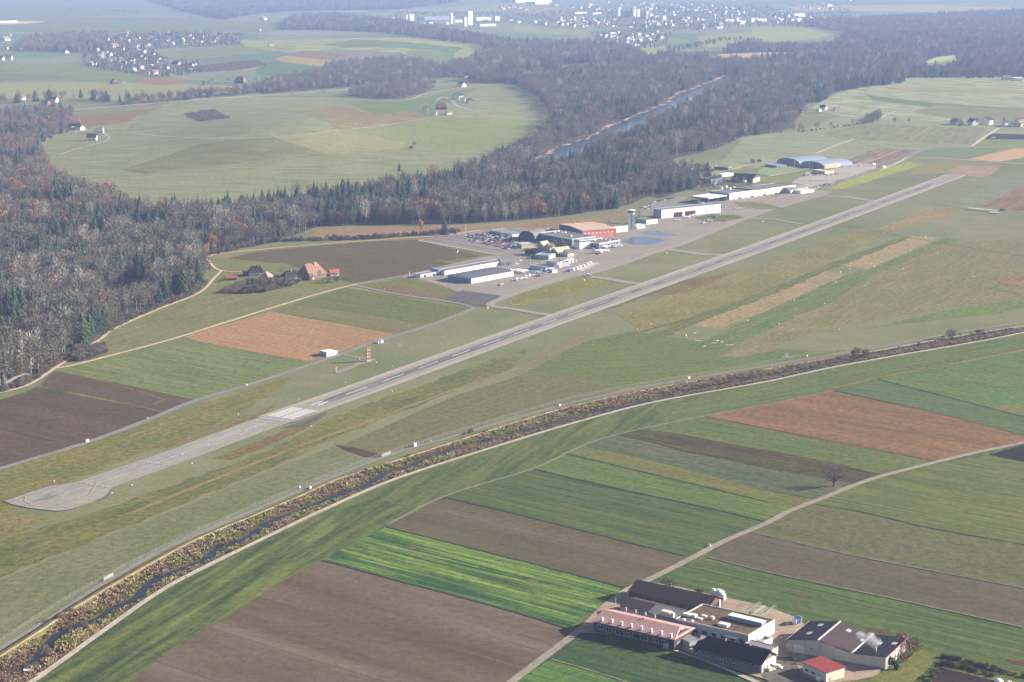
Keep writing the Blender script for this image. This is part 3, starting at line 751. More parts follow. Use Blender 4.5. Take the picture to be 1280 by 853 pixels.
strip('field_path', [(155,163),(165,152),(178,144),(215,130)], 5, field_mat('worn_path_far', alb((168,158,146),3600), alb((160,156,140),3600)), 5, step=20)
faint = field_mat('faint_track', alb((162,162,138),3000), alb((150,156,128),3000), 0, 0.3, 1.0)
for L_ in ([(170,224),(217,214),(320,203),(392,192.5)], [(392,192.5),(440,196),(500,187.5),(514,180)], [(560,151),(600,158),(640,153),(676,153)], [(110,170),(105,184),(80,200),(74,215)], [(432,163),(420,158),(372,140)], [(515,139),(532,147),(560,151)], [(60,232),(100,226),(150,214),(250,196)]):
    strip('worn_track', L_, 4, faint, 6, jag=1.0, step=14)
strip('field_path', [(545,126),(556,122),(590,138),(640,140)], 5, gravel_l, 5, step=20)
motor_m = field_mat('motorway_pale', alb((196,182,170),4700), alb((184,176,168),4700))
MOTORWAY = [(-60,141),(15,143),(50,141),(85,138),(212,128),(320,120.5),(395,115.5),(495,107.5),(567,99.5),(620,94),(695,88),(705,83),(722,81),(745,82.5),(790,84)]
strip('motorway', MOTORWAY, 16, motor_m, 6, step=40)
strip('railway_embankment', [(320,124),(430,123),(475,124.5),(505,125.5),(530,118),(560,112),(600,106)], 8, motor_m, 6, step=30)
strip('road', [(0,57.5),(60,57),(85,54.5)], 12, gravel_w, 6, step=20)
strip('road', [(180,93.5),(190,91),(245,99),(290,103)], 6, gravel_l, 6, step=20)
strip('road', [(800,68),(830,66),(870,63),(900,62)], 10, motor_m, 6, step=20)
strip('road', [(995,60),(1020,58.5),(1038,57.5)], 14, gravel_l, 6, step=20)

# car park surface
poly('car_park', [(521,300),(560,295),(600,288),(640,284),(668,286),(700,300),(700,318),(660,334),(632,326),(622,318.5)], field_mat('car_park_asphalt', alb((160,154,156),2100), alb((150,146,148),2100), AIRROW, 0.3, 0.4), 5)
PARKROW = ((523,300.5),(622,318))
for q in range(4):
    a = (531+q*11, 298.8-q*1.2); b = (628+q*9, 314.5-q*5.0)
    strip('planted_divider', [a, b], 1.8, field_mat('hedge_divider', alb((96,100,104),2100), alb((110,110,100),2100)), 6, step=60)
strip('car_park_lane', [(523,301),(622,319)], 4, gravel_l, 6, step=60)
poly('car_park', [(800,262),(815,254),(840,247),(862,246),(840,258),(820,264),(812,270),(800,270)], MATS['car_park_asphalt'], 5)
poly('yard', [(985,232),(1000,222),(1040,212),(1075,204),(1095,206),(1095,212),(1060,222),(1030,232),(1005,244)], field_mat('pale_yard', alb((196,188,184),2800), alb((180,172,168),2800)), 5)

# river
water_m = plain('river_water', (0.055,0.085,0.14), rough=0.12, spec=0.5, var=0.05, scale=0.01)
WR = [(672,211),(690,203),(722,189),(745,178),(766,168.5),(790,159),(818,145),(845,131),(870,118),(890,109),(905,102),(925,95)]
RIV = smooth2([p+Vector((math.sin(i*2.1)*9.0, 0)) for i, p in enumerate(pxline(WR))], 30.0)
strip('river', RIV, 76, water_m, 4, world_pts=True, step=40)
strip('gravel_bank', [tuple(p) for p in offset_line(RIV, 38)], 9, field_mat('river_gravel', alb((200,182,170),3600), alb((118,110,112),3600), 0, 0.2, 2.2), 5, world_pts=True, step=18, jag=6.5)

strip('pond', [(785,278),(788,262),(776,255)], 20, water_m, 3, step=20) if False else None

# ================================================================== TREES
def veg_mat(name, cols, rough=0.9, nz=True):
    """bark, twigs or leaves: one of several tones per tree"""
    m, nt, b = _base(name, rough, 0.1)
    oi = N(nt, 'ShaderNodeObjectInfo')
    ramp = N(nt, 'ShaderNodeValToRGB')
    while len(ramp.color_ramp.elements) > 1: ramp.color_ramp.elements.remove(ramp.color_ramp.elements[0])
    ramp.color_ramp.elements[0].position = 0.0; ramp.color_ramp.elements[0].color = rgba(cols[0])
    for i, c in enumerate(cols[1:]):
        e = ramp.color_ramp.elements.new((i+1)/(len(cols)-1)); e.color = rgba(c)
    nt.links.new(oi.outputs['Random'], ramp.inputs[0])
    geo = N(nt, 'ShaderNodeNewGeometry')
    n = NOISE(nt, geo.outputs['Position'], 0.6, 3, 0.7)
    c = MIX(nt, 1.0, ramp.outputs[0], MATH(nt, 'MULTIPLY_ADD', n, 1.6, 0.2), 'MULTIPLY')
    nt.links.new(c, b.inputs['Base Color'])
    return m
M_BARK = veg_mat('grey_bark', [(0.24,0.21,0.18),(0.32,0.29,0.26),(0.20,0.17,0.15)])
M_BARKD = veg_mat('dark_bark', [(0.07,0.055,0.045),(0.10,0.08,0.065)])
M_TWIG = veg_mat('bare_twigs', [(0.165,0.145,0.105),(0.20,0.185,0.13),(0.135,0.135,0.105),(0.20,0.15,0.105),(0.17,0.17,0.11),(0.23,0.21,0.17),(0.12,0.105,0.085)])
M_TWIGR = veg_mat('reddish_twigs', [(0.25,0.15,0.105),(0.28,0.18,0.12),(0.21,0.135,0.105)])
M_TWIGP = veg_mat('pale_twigs', [(0.34,0.30,0.25),(0.39,0.35,0.30),(0.30,0.27,0.21)])
M_AUT = veg_mat('autumn_leaves', [(0.42,0.19,0.08),(0.38,0.21,0.10),(0.45,0.24,0.11)])
M_RUST = veg_mat('rust_leaves', [(0.30,0.10,0.06),(0.34,0.14,0.08)])
M_NEED = veg_mat('conifer_needles', [(0.045,0.080,0.045),(0.06,0.095,0.05),(0.035,0.065,0.045),(0.07,0.10,0.045)])
M_YEW = veg_mat('yellowish_foliage', [(0.17,0.15,0.05),(0.20,0.16,0.06)])
TR = random.Random(11)
def rdir(r):
    while True:
        v = Vector((r.uniform(-1, 1), r.uniform(-1, 1), r.uniform(-1, 1)))
        if 0.05 < v.length < 1: return v.normalized()
def crown_bare(H, rx, z0, count, tw=0.42, ln=2.0, seed=1, lean=0.0):
    r = random.Random(seed); v = []; f = []
    zc = (z0+H)/2; rz = (H-z0)/2
    lobes = [(rdir(r)*0.45, r.uniform(0.5, 0.8)) for _ in range(6)]
    n = 0
    while n < count:
        d = rdir(r); q = d*(r.random()**0.45)
        # uneven outline: keep what lies in a lobe, thin the rest
        if min((q-l[0]).length/l[1] for l in lobes) > 1 and r.random() < 0.75: continue
        n += 1
        p = Vector((q.x*rx, q.y*rx, zc+q.z*rz))
        g = (Vector((q.x*0.9, q.y*0.9, 0.55+0.5*q.z)) + rdir(r)*0.55).normalized()
        L = ln*r.uniform(0.6, 1.3); w = tw*r.uniform(0.6, 1.3)
        s = g.cross(rdir(r)).normalized()*w/2
        i = len(v); v += [p-s, p+s, p+g*L+s*0.5, p+g*L-s*0.5]; f.append((i, i+1, i+2, i+3))
    # limbs
    mb = MB()
    for k in range(6):
        a = k*2.4+r.random(); z = z0*0.75+(H-z0)*0.12*k*0.5
        e = Vector((math.cos(a)*rx*0.62, math.sin(a)*rx*0.62, z+(H-z)*0.6))
        mb.tube((0, 0, z), e, 0.11+0.006*H, 0.04, 3, caps=False)
    k = len(v); v += mb.v; f += [[a+k for a in q] for q in mb.f]
    return v, f
def crown_leafy(H, rx, z0, count, sz=0.8, seed=1):
    r = random.Random(seed); v = []; f = []
    zc = (z0+H)/2; rz = (H-z0)/2
    lobes = [(rdir(r)*0.5, r.uniform(0.38, 0.62)) for _ in range(9)]
    n = 0
    while n < count:
        l = r.choice(lobes); q = l[0]+rdir(r)*l[1]*(r.random()**0.3)
        if q.length > 1.08: continue
        n += 1
        p = Vector((q.x*rx, q.y*rx, zc+q.z*rz)); a = rdir(r); b = a.cross(rdir(r)).normalized(); s = sz*r.uniform(0.6, 1.3)
        i = len(v); v += [p-a*s*0.5, p+b*s*0.5, p+a*s*0.5, p-b*s*0.5]; f.append((i, i+1, i+2, i+3))
    return v, f
def crown_conifer(H, rx, z0, tiers, per, seed=1):
    r = random.Random(seed); v = []; f = []
    for t in range(tiers):
        u = t/(tiers-1); z = z0+(H-z0)*u; R = rx*(1-u**2.1)**0.85*(0.85+0.3*r.random())+0.3
        a0 = r.random()*6.28
        for k in range(max(5, int(per*(1-u*0.6)))):
            a = a0+k*6.283/max(5, int(per*(1-u*0.6)))+r.uniform(-.2, .2)
            rr = R*r.uniform(0.72, 1.12); w = 0.5+R*0.28
            c, s = math.cos(a), math.sin(a); h = (H-z0)/tiers
            top = Vector((0, 0, z+h*1.15)); tip = Vector((c*rr, s*rr, z-h*0.45-rr*0.12)); sd = Vector((-s, c, 0))*w*0.5
            mid = Vector((c*rr*0.6, s*rr*0.6, z+h*0.25))
            i = len(v); v += [top, mid+sd, tip, mid-sd]; f.append((i, i+1, i+2, i+3))
    return v, f
def trunk(H, r0, n=5):
    mb = MB(); mb.tube((0, 0, -0.3), (0, 0, H), r0, r0*0.35, n, caps=False); return mb.v, mb.f
PROTO = {}   # kind -> list of (crown mesh, trunk mesh)
def mesh(name, vf, m):
    me = D2.meshes.new(name); me.from_pydata([tuple(p) for p in vf[0]], [], [tuple(q) for q in vf[1]]); me.materials.append(m); me.update(); return me
def proto(kind, crown, cm, tr, tm): PROTO.setdefault(kind, []).append((mesh('crown', crown, cm), mesh('trunk', tr, tm)))
for s in range(4):
    H = (19, 22, 17, 20)[s]; proto('bare', crown_bare(H, (5.8, 5.2, 6.2, 4.4)[s], H*0.26, 430, tw=0.30, ln=1.7, seed=s+1), M_TWIG, trunk(H*0.8, 0.30), M_BARK)
for s in range(2): proto('red', crown_bare(18+s, 5.8, 4.6, 460, tw=0.36, ln=1.6, seed=s+21), M_TWIGR, trunk(14, 0.32), M_BARK)
for s in range(2): proto('pale', crown_bare(21+s*2, 4.8, 5.5, 360, tw=0.26, ln=1.8, seed=s+31), M_TWIGP, trunk(18, 0.34), M_BARK)
for s in range(2): proto('autumn', crown_leafy(17+s*2, 5.6, 4.0, 420, 1.15, seed=s+41), M_AUT, trunk(12, 0.4), M_BARKD)
for s in range(1): proto('rust', crown_leafy(15, 4.2, 4.0, 330, 1.1, seed=s+51), M_RUST, trunk(11, 0.35), M_BARKD)
for s in range(3): proto('conifer', crown_conifer((19, 21, 16)[s], (5.9, 6.0, 5.6)[s], 1.5, 10, 14, seed=s+61), M_NEED, trunk((22, 25, 18)[s], 0.3), M_BARKD)
for s in range(2): proto('poplar', crown_bare(27+s*2, 2.1, 3.0, 260, tw=0.38, ln=2.2, seed=s+71), M_TWIGP if s else M_TWIG, trunk(24, 0.35), M_BARK)
for s in range(3): proto('shrub', crown_bare((4.5, 3.6, 5.5)[s], (2.6, 2.2, 2.8)[s], 0.2, 420, tw=0.20, ln=0.8, seed=s+81), M_TWIG, trunk(2.2, 0.10, 4), M_BARKD)
for s in range(2): proto('redshrub', crown_bare((5.0, 4.0)[s], (3.2, 2.4)[s], 0.1, 420, tw=0.20, ln=0.8, seed=s+91), M_TWIGR, trunk(2.4, 0.10, 4), M_BARKD)
for s in range(2): proto('evergreen_bush', crown_leafy((5.5, 4.2)[s], (2.6, 2.4)[s], 0.0, 200, 0.8, seed=s+95), M_NEED, trunk(2.4, 0.12, 4), M_BARKD)
NAMES = {'bare': 'bare_tree', 'red': 'reddish_tree', 'pale': 'pale_tree', 'autumn': 'autumn_tree', 'rust': 'rusty_tree', 'conifer': 'conifer', 'poplar': 'poplar', 'shrub': 'shrub', 'redshrub': 'red_shrub', 'evergreen_bush': 'evergreen_bush'}
def tree(kind, x, y, label, group=None, scale=1.0, rz=None, variant=None, cat=None, rnd=TR):
    cr, tr = PROTO[kind][rnd.randrange(len(PROTO[kind])) if variant is None else variant]
    t = thing(NAMES[kind], (x, y, T(x, y)), rnd.random()*6.28 if rz is None else rz, label, cat or ('shrub' if 'shrub' in kind or 'bush' in kind else 'tree'), group)
    s = scale; t.scale = (s*rnd.uniform(0.92, 1.08), s*rnd.uniform(0.92, 1.08), s)
    for nm, me in (('crown', cr), ('trunk', tr)):
        o = D2.objects.new(nm, me); C.objects.link(o); o.parent = t
    return t
def scatter(name, pts, metas, label, cat, seed=0):
    """one stuff object: a cloud of points (x, y, z, scale, turn) that carries the given meshes"""
    r = random.Random(seed)
    if not pts: return
    me = D2.meshes.new(name); me.from_pydata([(p[0], p[1], p[2]) for p in pts], [], [])
    a = me.attributes.new('size', 'FLOAT', 'POINT'); b = me.attributes.new('turn', 'FLOAT', 'POINT'); c = me.attributes.new('pick', 'INT', 'POINT')
    a.data.foreach_set('value', [p[3] for p in pts]); b.data.foreach_set('value', [r.random()*6.283 for _ in pts]); c.data.foreach_set('value', [r.randrange(len(metas)) for _ in pts])
    o = D2.objects.new(name, me); C.objects.link(o); stuff(o, label, cat)
    ng = D2.node_groups.new(name+'_nodes', 'GeometryNodeTree')
    ng.interface.new_socket('Geometry', in_out='INPUT', socket_type='NodeSocketGeometry'); ng.interface.new_socket('Geometry', in_out='OUTPUT', socket_type='NodeSocketGeometry')
    gi = ng.nodes.new('NodeGroupInput'); go = ng.nodes.new('NodeGroupOutput')
    m2p = ng.nodes.new('GeometryNodeMeshToPoints'); ng.links.new(gi.outputs[0], m2p.inputs[0])
    def attr(nm, ty):
        n = ng.nodes.new('GeometryNodeInputNamedAttribute'); n.data_type = ty; n.inputs['Name'].default_value = nm; return n.outputs[0]
    rot = ng.nodes.new('ShaderNodeCombineXYZ'); ng.links.new(attr('turn', 'FLOAT'), rot.inputs[2])
    join = ng.nodes.new('GeometryNodeJoinGeometry')
    for i, mesh_list in enumerate(metas):
        src = D2.objects.new(name+'_piece', mesh_list)           # never linked to the scene
        oi = ng.nodes.new('GeometryNodeObjectInfo'); oi.inputs['Object'].default_value = src; oi.inputs['As Instance'].default_value = True
        cmp_ = ng.nodes.new('FunctionNodeCompare'); cmp_.data_type = 'INT'; cmp_.operation = 'EQUAL'
        ng.links.new(attr('pick', 'INT'), cmp_.inputs[2]); cmp_.inputs[3].default_value = i
        iop = ng.nodes.new('GeometryNodeInstanceOnPoints')
        ng.links.new(m2p.outputs[0], iop.inputs['Points']); ng.links.new(cmp_.outputs[0], iop.inputs['Selection'])
        ng.links.new(oi.outputs['Geometry'], iop.inputs['Instance'])
        ng.links.new(rot.outputs[0], iop.inputs['Rotation']); ng.links.new(attr('size', 'FLOAT'), iop.inputs['Scale'])
        ng.links.new(iop.outputs[0], join.inputs[0])
    ng.links.new(join.outputs[0], go.inputs[0])
    md = o.modifiers.new('scatter', 'NODES'); md.node_group = ng
    return o
def joined(kind):
    """crown and trunk of a kind as one mesh each, for the far masses"""
    out = []
    for cr, tr in PROTO[kind]:
        v = [p.co.copy() for p in cr.vertices]; f = [list(q.vertices) for q in cr.polygons]; k = len(v)
        v += [p.co.copy() for p in tr.vertices]; f += [[a+k for a in q.vertices] for q in tr.polygons]
        me = D2.meshes.new('tree'); me.from_pydata([tuple(p) for p in v], [], f)
        me.materials.append(cr.materials[0]); me.materials.append(tr.materials[0])
        for p in me.polygons: p.material_index = 0 if p.index < len(cr.polygons) else 1
        out.append(me)
    return out
from mathutils import noise as mnoise
def nz(x, y, s, o=0.0): return mnoise.noise(Vector((x*s+o, y*s, o*1.7)))

# ---- woodland outlines (where the trees stand)
WOODS = {
 'main': [(-60,512),(0,488),(20,483),(40,474),(78,447),(98,436),(122,422),(140,408),(195,384),(240,366),(254,352),(257,335),(255,320),(270,315),(320,308),(350,300),(400,283),(480,281),(560,281),(640,277),(700,271),(765,262),(790,255),(808,246),(825,248),(865,236),(885,225),(862,217),(838,200),(897,186),(927,171),(960,167),(990,160),(1005,132),(1030,126),(1042,116),(1080,109),(1122,106),(1137,97),(1360,95),(1360,25),(1200,36),(1100,44),(1060,52),(1010,60),(960,63),(930,58),(880,76),(840,72),(806,77),(795,66),(760,60),(700,58),(620,55),(598,60),(612,68),(585,80),(560,86),(567,96),(600,104),(640,105),(674,122),(694,150),(682,170),(652,192),(600,215),(560,227),(500,238),(450,246),(400,252),(300,266),(240,274),(180,268),(120,246),(68,229),(54,205),(46,184),(30,168),(0,160),(-60,152)],
 'cutting': [(320,112),(330,118),(400,112),(500,104),(562,96),(560,88),(545,84),(520,80),(480,79),(420,83),(392,96),(345,103)],
 'verge': [(430,120),(500,109),(545,107),(530,116),(500,124),(470,124)],
 'north': [(188,2),(240,17),(280,25),(325,17),(370,14),(500,12),(570,3),(580,-10),(180,-14)],
 'conifers': [(350,38),(365,24),(420,22),(500,30),(545,40),(600,50),(645,58),(600,58),(540,50),(480,41),(400,38)],
 'village': [(18,64),(40,50),(90,48),(135,46),(132,63),(100,66),(60,65)],
 'far': [(1000,30),(1100,26),(1200,20),(1340,14),(1360,30),(1200,40),(1080,46),(1050,42)],
}
HOLES = [[(128,364),(150,356),(185,352),(190,360),(178,380),(150,388),(138,386)],
         [(885,76),(900,68),(960,65.5),(1003,66),(992,75),(950,79),(900,82)],
         [(1137,88),(1155,77),(1170,71),(1195,68),(1228,69),(1192,78),(1218,86),(1170,90)],
         [(1236,60),(1300,60),(1300,68),(1240,67)],
         [(95,353),(116,347),(128,357),(104,363)], [(200,301),(222,296),(230,303),(207,308)], [(-20,262),(10,240),(12,252),(-4,270)], [(62,395),(80,390),(86,398),(66,404)], [(330,290),(352,286),(372,290),(340,297)],
         [(-60,330),(0,321),(55,307),(85,306),(86,315),(55,320),(0,336),(-60,352)], [(108,300),(135,295),(138,303),(112,308)], [(158,291),(208,284),(212,291),(162,299)],
         [(620,92),(660,88),(705,82),(745,80),(748,87),(705,92),(660,97),(622,101)],
         [(750,84),(800,79),(800,83),(760,88)], [(988,56),(1042,54),(1042,61),(1000,63)],
         [(834,196),(850,194),(900,192),(905,205),(880,226),(850,222),(830,214)],
         [(790,265),(785,252),(800,248),(830,243),(865,238),(870,250),(812,268)]]
WOODW = {k: [tuple(G2(*p)) for p in v] for k, v in WOODS.items()}
HOLEW = [[tuple(G2(*p)) for p in v] for v in HOLES]
MOTW = smooth2(pxline(MOTORWAY), 60.0)
FRW = smooth2(pxline([(-60,333),(0,323),(30,315),(55,309),(78,308),(112,301.5),(130,297)]), 30)
def near_line(x, y):
    for L, r in ((RIV, 43.0), (MOTW, 22.0), (FRW, 10.0)):
        for i in range(len(L)-1):
            a = L[i]; b = L[i+1]
            if abs(x-a.x) > 120 or abs(y-a.y) > 120: continue
            d = b-a; q = Vector((x, y))-a; t = max(0, min(1, q.dot(d)/max(1e-6, d.length_squared)))
            if (q-d*t).length < r: return True
    return False
M_LITTER = field_mat('forest_floor', (0.085,0.065,0.05), (0.05,0.055,0.035), 0, 0.3, 1.2, fine=0.3)
for k, P in WOODS.items(): poly('forest_floor', P, M_LITTER, 0, amp=4)
poly('forest_glade', HOLES[0], field_mat('glade', alb((112,116,84),1700), alb((84,88,70),1700), 0, 0.6, 0.8), 3, amp=2)
woods_pts = []
WR_ = random.Random(5)
for key, P in WOODW.items():
    xs = [p[0] for p in P]; ys = [p[1] for p in P]
    y = min(ys)
    while y < max(ys):
        far = y
        g = 11.5 if far < 2500 else (12.6 if far < 3600 else (15.5 if far < 5200 else 20.0))
        # only the columns the outline covers
        xa, xb = min(xs), max(xs)
        lim = far*0.2667*1.12+60
        x = max(xa, -lim); xb = min(xb, lim)
        while x < xb:
            jx = x+WR_.uniform(-.42, .42)*g; jy = y+WR_.uniform(-.42, .42)*g
            if inside((jx, jy), P) and not (nz(jx, jy, 1/38.0, 63.0) > 0.46) and not any(inside((jx, jy), h) for h in HOLEW) and not near_line(jx, jy):
                woods_pts.append((jx, jy, key, g))
            x += g
        y += g
print('woodland trees', len(woods_pts))
def to_px(x, y, z=0.0):
    cp, sp = math.cos(PITCH), math.sin(PITCH); dz = z-CAMH
    dep = y*cp-dz*sp; up = y*sp+dz*cp
    return 640+FPX*x/dep, 426.5-FPX*up/dep
def kind_at(x, y, key, r):
    px, py = to_px(x, y)
    c = nz(x, y, 1/90.0, 3.1)+0.5*nz(x, y, 1/35.0, 9.2)
    cb = -0.06                                        # share of conifers
    if key in ('conifers', 'north'): cb = 0.25
    if key in ('cutting', 'verge'): cb = -0.5
    if 430 < px < 830 and 190 < py < 285: cb = 0.14
    if 150 < px < 260 and 225 < py < 300: cb = 0.10
    if 700 < px < 900 and 140 < py < 200: cb = 0.08
    if px > 990 and 80 < py < 126: cb = 0.12
    if px < 110 and 330 < py < 480: cb = -0.02
    if c+cb > 0.20 and r.random() < 0.86: return 'conifer'
    if r.random() < 0.05 and cb > -0.4: return 'conifer'
    d = nz(x, y, 1/120.0, 21.0)
    if px < 110 and py < 300 and r.random() < 0.34: return 'red'
    if d > 0.34 and r.random() < 0.4: return 'red'
    if nz(x, y, 1/70.0, 40.0) > 0.34 and r.random() < 0.40: return 'pale'
    q = r.random()
    if q < 0.022: return 'pale'
    if q < 0.04: return 'red'
    if q < 0.074: return 'rust'
    if q < 0.086: return 'autumn'
    return 'bare'
byk = {}
for (x, y, key, g) in woods_pts:
    k = kind_at(x, y, key, WR_)
    s = WR_.uniform(0.62, 1.08)*(1.0+0.22*nz(x, y, 1/60.0, 77.0))*(g/11.5)**0.3*1.38
    if key in ('cutting', 'verge'): s *= 0.85
    byk.setdefault(k, []).append((x, y, s))
KW = {'bare': ('leafless grey brown tree', 'bare grey brown trees'), 'red': ('tree with reddish brown crown', 'reddish brown trees'), 'pale': ('bare tree with pale whitish twigs', 'pale twigged trees'),
      'rust': ('tree with rust red leaves', 'rust red trees'), 'autumn': ('tree with orange brown leaves', 'orange brown trees'), 'conifer': ('dark green conifer', 'dark conifers')}
GLADE = G2(158, 372)
def woods_label(k, x, y):
    px, py = to_px(x, y)
    e = min(((Vector((x, y))-q).length, 0) for q in EDGE)[0]
    if (Vector((x, y))-GLADE).length < 75: w = 'around the shaded glade'
    elif e < 22: w = 'on the wood edge by the curved gravel path' if px < 262 else 'on the wood edge behind the ploughed field'
    elif py > 440: w = 'in the lowest corner of the left wood'
    elif py > 380: w = 'deep inside the lower left wood' if px < 90 else 'between the lower wood edge and the glade'
    elif py > 322: w = 'in the left wood below the pale forest road' if px < 110 else 'in the wood between glade and forest road'
    elif px < 130: w = 'in the left wood above the pale forest road'
    elif px < 300: w = 'in the wood above the glade and the orange oak'
    elif px < 480: w = 'in the wood behind the reed belt, left part'
    elif px < 700: w = 'in the wood behind the car park and arched hangar'
    elif px < 900: w = 'in the wood behind the control tower and hangars'
    else: w = 'in the far wood near the sports hall meadow'
    return KW[k][0]+' '+w, KW[k][1]+' '+w
EDGE = smooth2(pxline([(-60,500),(0,488),(40,474),(78,447),(122,422),(195,384),(240,366),(257,340),(262,318),(320,308),(350,300),(400,283),(480,281),(560,281),(640,277),(700,271),(765,262)]), 15)
STF = {'bare': 'mass of leafless grey brown trees filling the far river woods', 'red': 'reddish brown trees scattered through the far woods', 'pale': 'pale twigged bare trees of the far woods',
       'rust': 'rust red trees scattered through the far woods', 'autumn': 'orange brown trees scattered through the far woods', 'conifer': 'mass of dark green conifers in the far river woods'}
for k, L in byk.items():
    def vis(p):
        px, py = to_px(p[0], p[1]); return -20 < px < 1300 and py < 870
    L.sort(key=lambda p: (0 if vis(p) else 1, p[1]))
    n = {'bare': 300, 'conifer': 300}.get(k, 120); n = min(n, len(L))
    for (x, y, s) in L[:n]:
        la, gr = woods_label(k, x, y); tree(k, x, y, la, gr, s, rnd=WR_)
    rest = L[n:]
    if rest:
        scatter('forest_of_%ss' % NAMES[k], [(x, y, T(x, y), s) for (x, y, s) in rest], joined(k), STF[k], 'forest', seed=len(k))
print({k: len(v) for k, v in byk.items()})
# two poplars and big single trees at the wood's edge
for i, (px, py, s) in enumerate(((28,469,1.3),(39,467,1.25),(48,464,1.28))):
    p = G2(px, py); tree('poplar', p.x, p.y, ('left one of three tall slim poplars at the wood corner', 'middle one of three tall slim poplars at the wood corner', 'right one of three tall slim poplars at the wood corner')[i], None, s, rnd=WR_)
def at(kind, px, py, label, s=1.0, group=None, v=None, cat=None):
    p = G2(px, py); return tree(kind, p.x, p.y, label, group, s, variant=v, cat=cat, rnd=WR_)
at('autumn', 265, 318, 'big orange brown oak at the wood corner by the gravel path bend', 1.35, v=1)
at('autumn', 257, 322, 'smaller orange tree left of the big orange oak at the path bend', 1.0, v=0)
at('rust', 262, 340, 'rust red shrubby tree beside the gravel path junction', 0.5)
at('rust', 216, 376, 'slim orange tree at the wood edge above the curved gravel path', 0.55)
at('rust', 60, 440, 'rust red tree among grey poplars at the lower left wood', 0.95)
at('autumn', 8, 286, 'orange brown tree at the left picture edge in the wood', 1.5)
at('autumn', 24, 250, 'bright orange beech near the left picture edge', 1.5)
at('autumn', 135, 245, 'orange topped tree on the upper wood edge below the meadow', 1.2)
at('evergreen_bush', 12, 472, 'rounded dark green yew beside the small lane at lower left', 1.7)
at('autumn', 22, 468, 'yellowish brown small tree beside the small lane at lower left', 0.42)
at('conifer', 556, 294, 'single dark conifer standing before the reed belt by the car park', 1.0, v=0)
at('conifer', 569, 293, 'small conifer to the right of the single conifer by the car park', 0.32, v=2)
at('autumn', 526, 292, 'brown leafed tree standing in the reed belt', 0.95)

# ---- farmland trees
def oak():
    """the lone oak with its own spread of limbs"""
    p = G2(1042, 608.5)
    t = thing('oak', (p.x, p.y, 0), 0.4, 'lone leafless oak beside the farm road, casting a long shadow', 'tree')
    r = random.Random(3)
    v, f = crown_bare(12.5, 6.6, 2.6, 560, tw=0.16, ln=1.7, seed=5)
    obj('crown', v, f, veg_mat('oak_twigs', [(0.15,0.12,0.10),(0.15,0.12,0.10)]), t)
    mb = MB(); mb.tube((0,0,-0.2), (0.3,0,3.2), 0.62, 0.45, 8, caps=False); mb.tube((0.3,0,3.2), (0.8,0.2,6.5), 0.45, 0.2, 7, caps=False)
    for k in range(9):
        a = k*2.4; e = Vector((math.cos(a)*4.6, math.sin(a)*4.6, 5.2+(k % 4)*1.5)); mb.tube((0.3,0,2.6+0.3*(k % 4)), e, 0.26, 0.06, 5, caps=False)
        for q in range(2):
            e2 = e+Vector((math.cos(a+q-0.5)*1.8, math.sin(a+q-0.5)*1.8, 1.0)); mb.tube(e*0.7+Vector((0,0,1.2)), e2, 0.10, 0.03, 4, caps=False)
    mb.build('trunk', M_BARKD, t)
oak()
at('shrub', 835.5, 735, 'round leafless bush behind the long dark barn, left of two', 1.35, v=0)
at('shrub', 874, 743, 'round leafless bush behind the long dark barn, right of two', 1.05, v=1)
at('shrub', 1072, 446, 'large leafless bush on the stream bank by a dark green conifer', 1.5, v=2)
at('evergreen_bush', 1066, 445, 'dark green bush on the stream bank beside the large leafless bush', 1.0)
at('shrub', 1082, 444, 'leafless bush on the stream bank right of the dark green bush', 1.2, v=0)
at('shrub', 1189, 424, 'large leafless bush by the stream path near the right edge', 1.7, v=2)
at('shrub', 1222, 417, 'small leafless bush on the stream bank near the right edge', 1.0, v=1)
at('redshrub', 81, 776, 'reddish leafless bush on the dike above the stream', 1.0, v=0)
at('redshrub', 90, 768, 'smaller reddish bush beside the dike path', 0.8, v=1)
at('shrub', 56, 820, 'grey twiggy bush hanging over the dark stream', 1.25, v=0)
at('redshrub', 30, 832, 'wide reddish thicket on the bank above the white box', 1.5, v=0)
at('redshrub', 10, 846, 'tall reddish bush in the lower left corner', 1.7, v=0)
at('redshrub', 2, 860, 'reddish bush cut by the lower left picture corner', 1.6, v=1)
at('bare', 1118, 155, 'left one of two round bare trees in the far right meadow', 0.72, v=0)
at('bare', 1136, 154, 'right one of two round bare trees in the far right meadow', 0.58, v=2)
at('bare', 518, 185, 'lone bare tree on the meadow ridge', 0.7, v=2)
at('shrub', 514, 187, 'low thicket under the lone bare tree on the ridge', 1.7)
at('conifer', 499, 214, 'small dark conifer at the meadow edge below the lone ridge tree', 0.6)
at('bare', 1012, 208, 'small bare tree left of the double arched sports hall', 0.5) if False else None
for i, (px, py) in enumerate(((941,204.5),(949,204))): at('shrub', px, py, ('left', 'right')[i]+' one of two dark round trees by the sports field road', 1.7, v=i)
at('redshrub', 1137, 817, 'large reddish brown hedge bush at the end of the farm hall', 1.75, v=0)
at('redshrub', 1127, 806, 'reddish brown bush behind the farm hall corner', 1.5, v=1)
at('redshrub', 1128, 828, 'low reddish bush in front of the farm hall corner', 1.1, v=1)
at('evergreen_bush', 1113, 834, 'dark green bush in front of the farm hall end wall', 1.05, v=0)
at('evergreen_bush', 1121, 838, 'small dark green bush at the corner of the farm hall', 0.8, v=1)
at('conifer', 100, 443, 'dark thicket tree', 0.3) if False else None

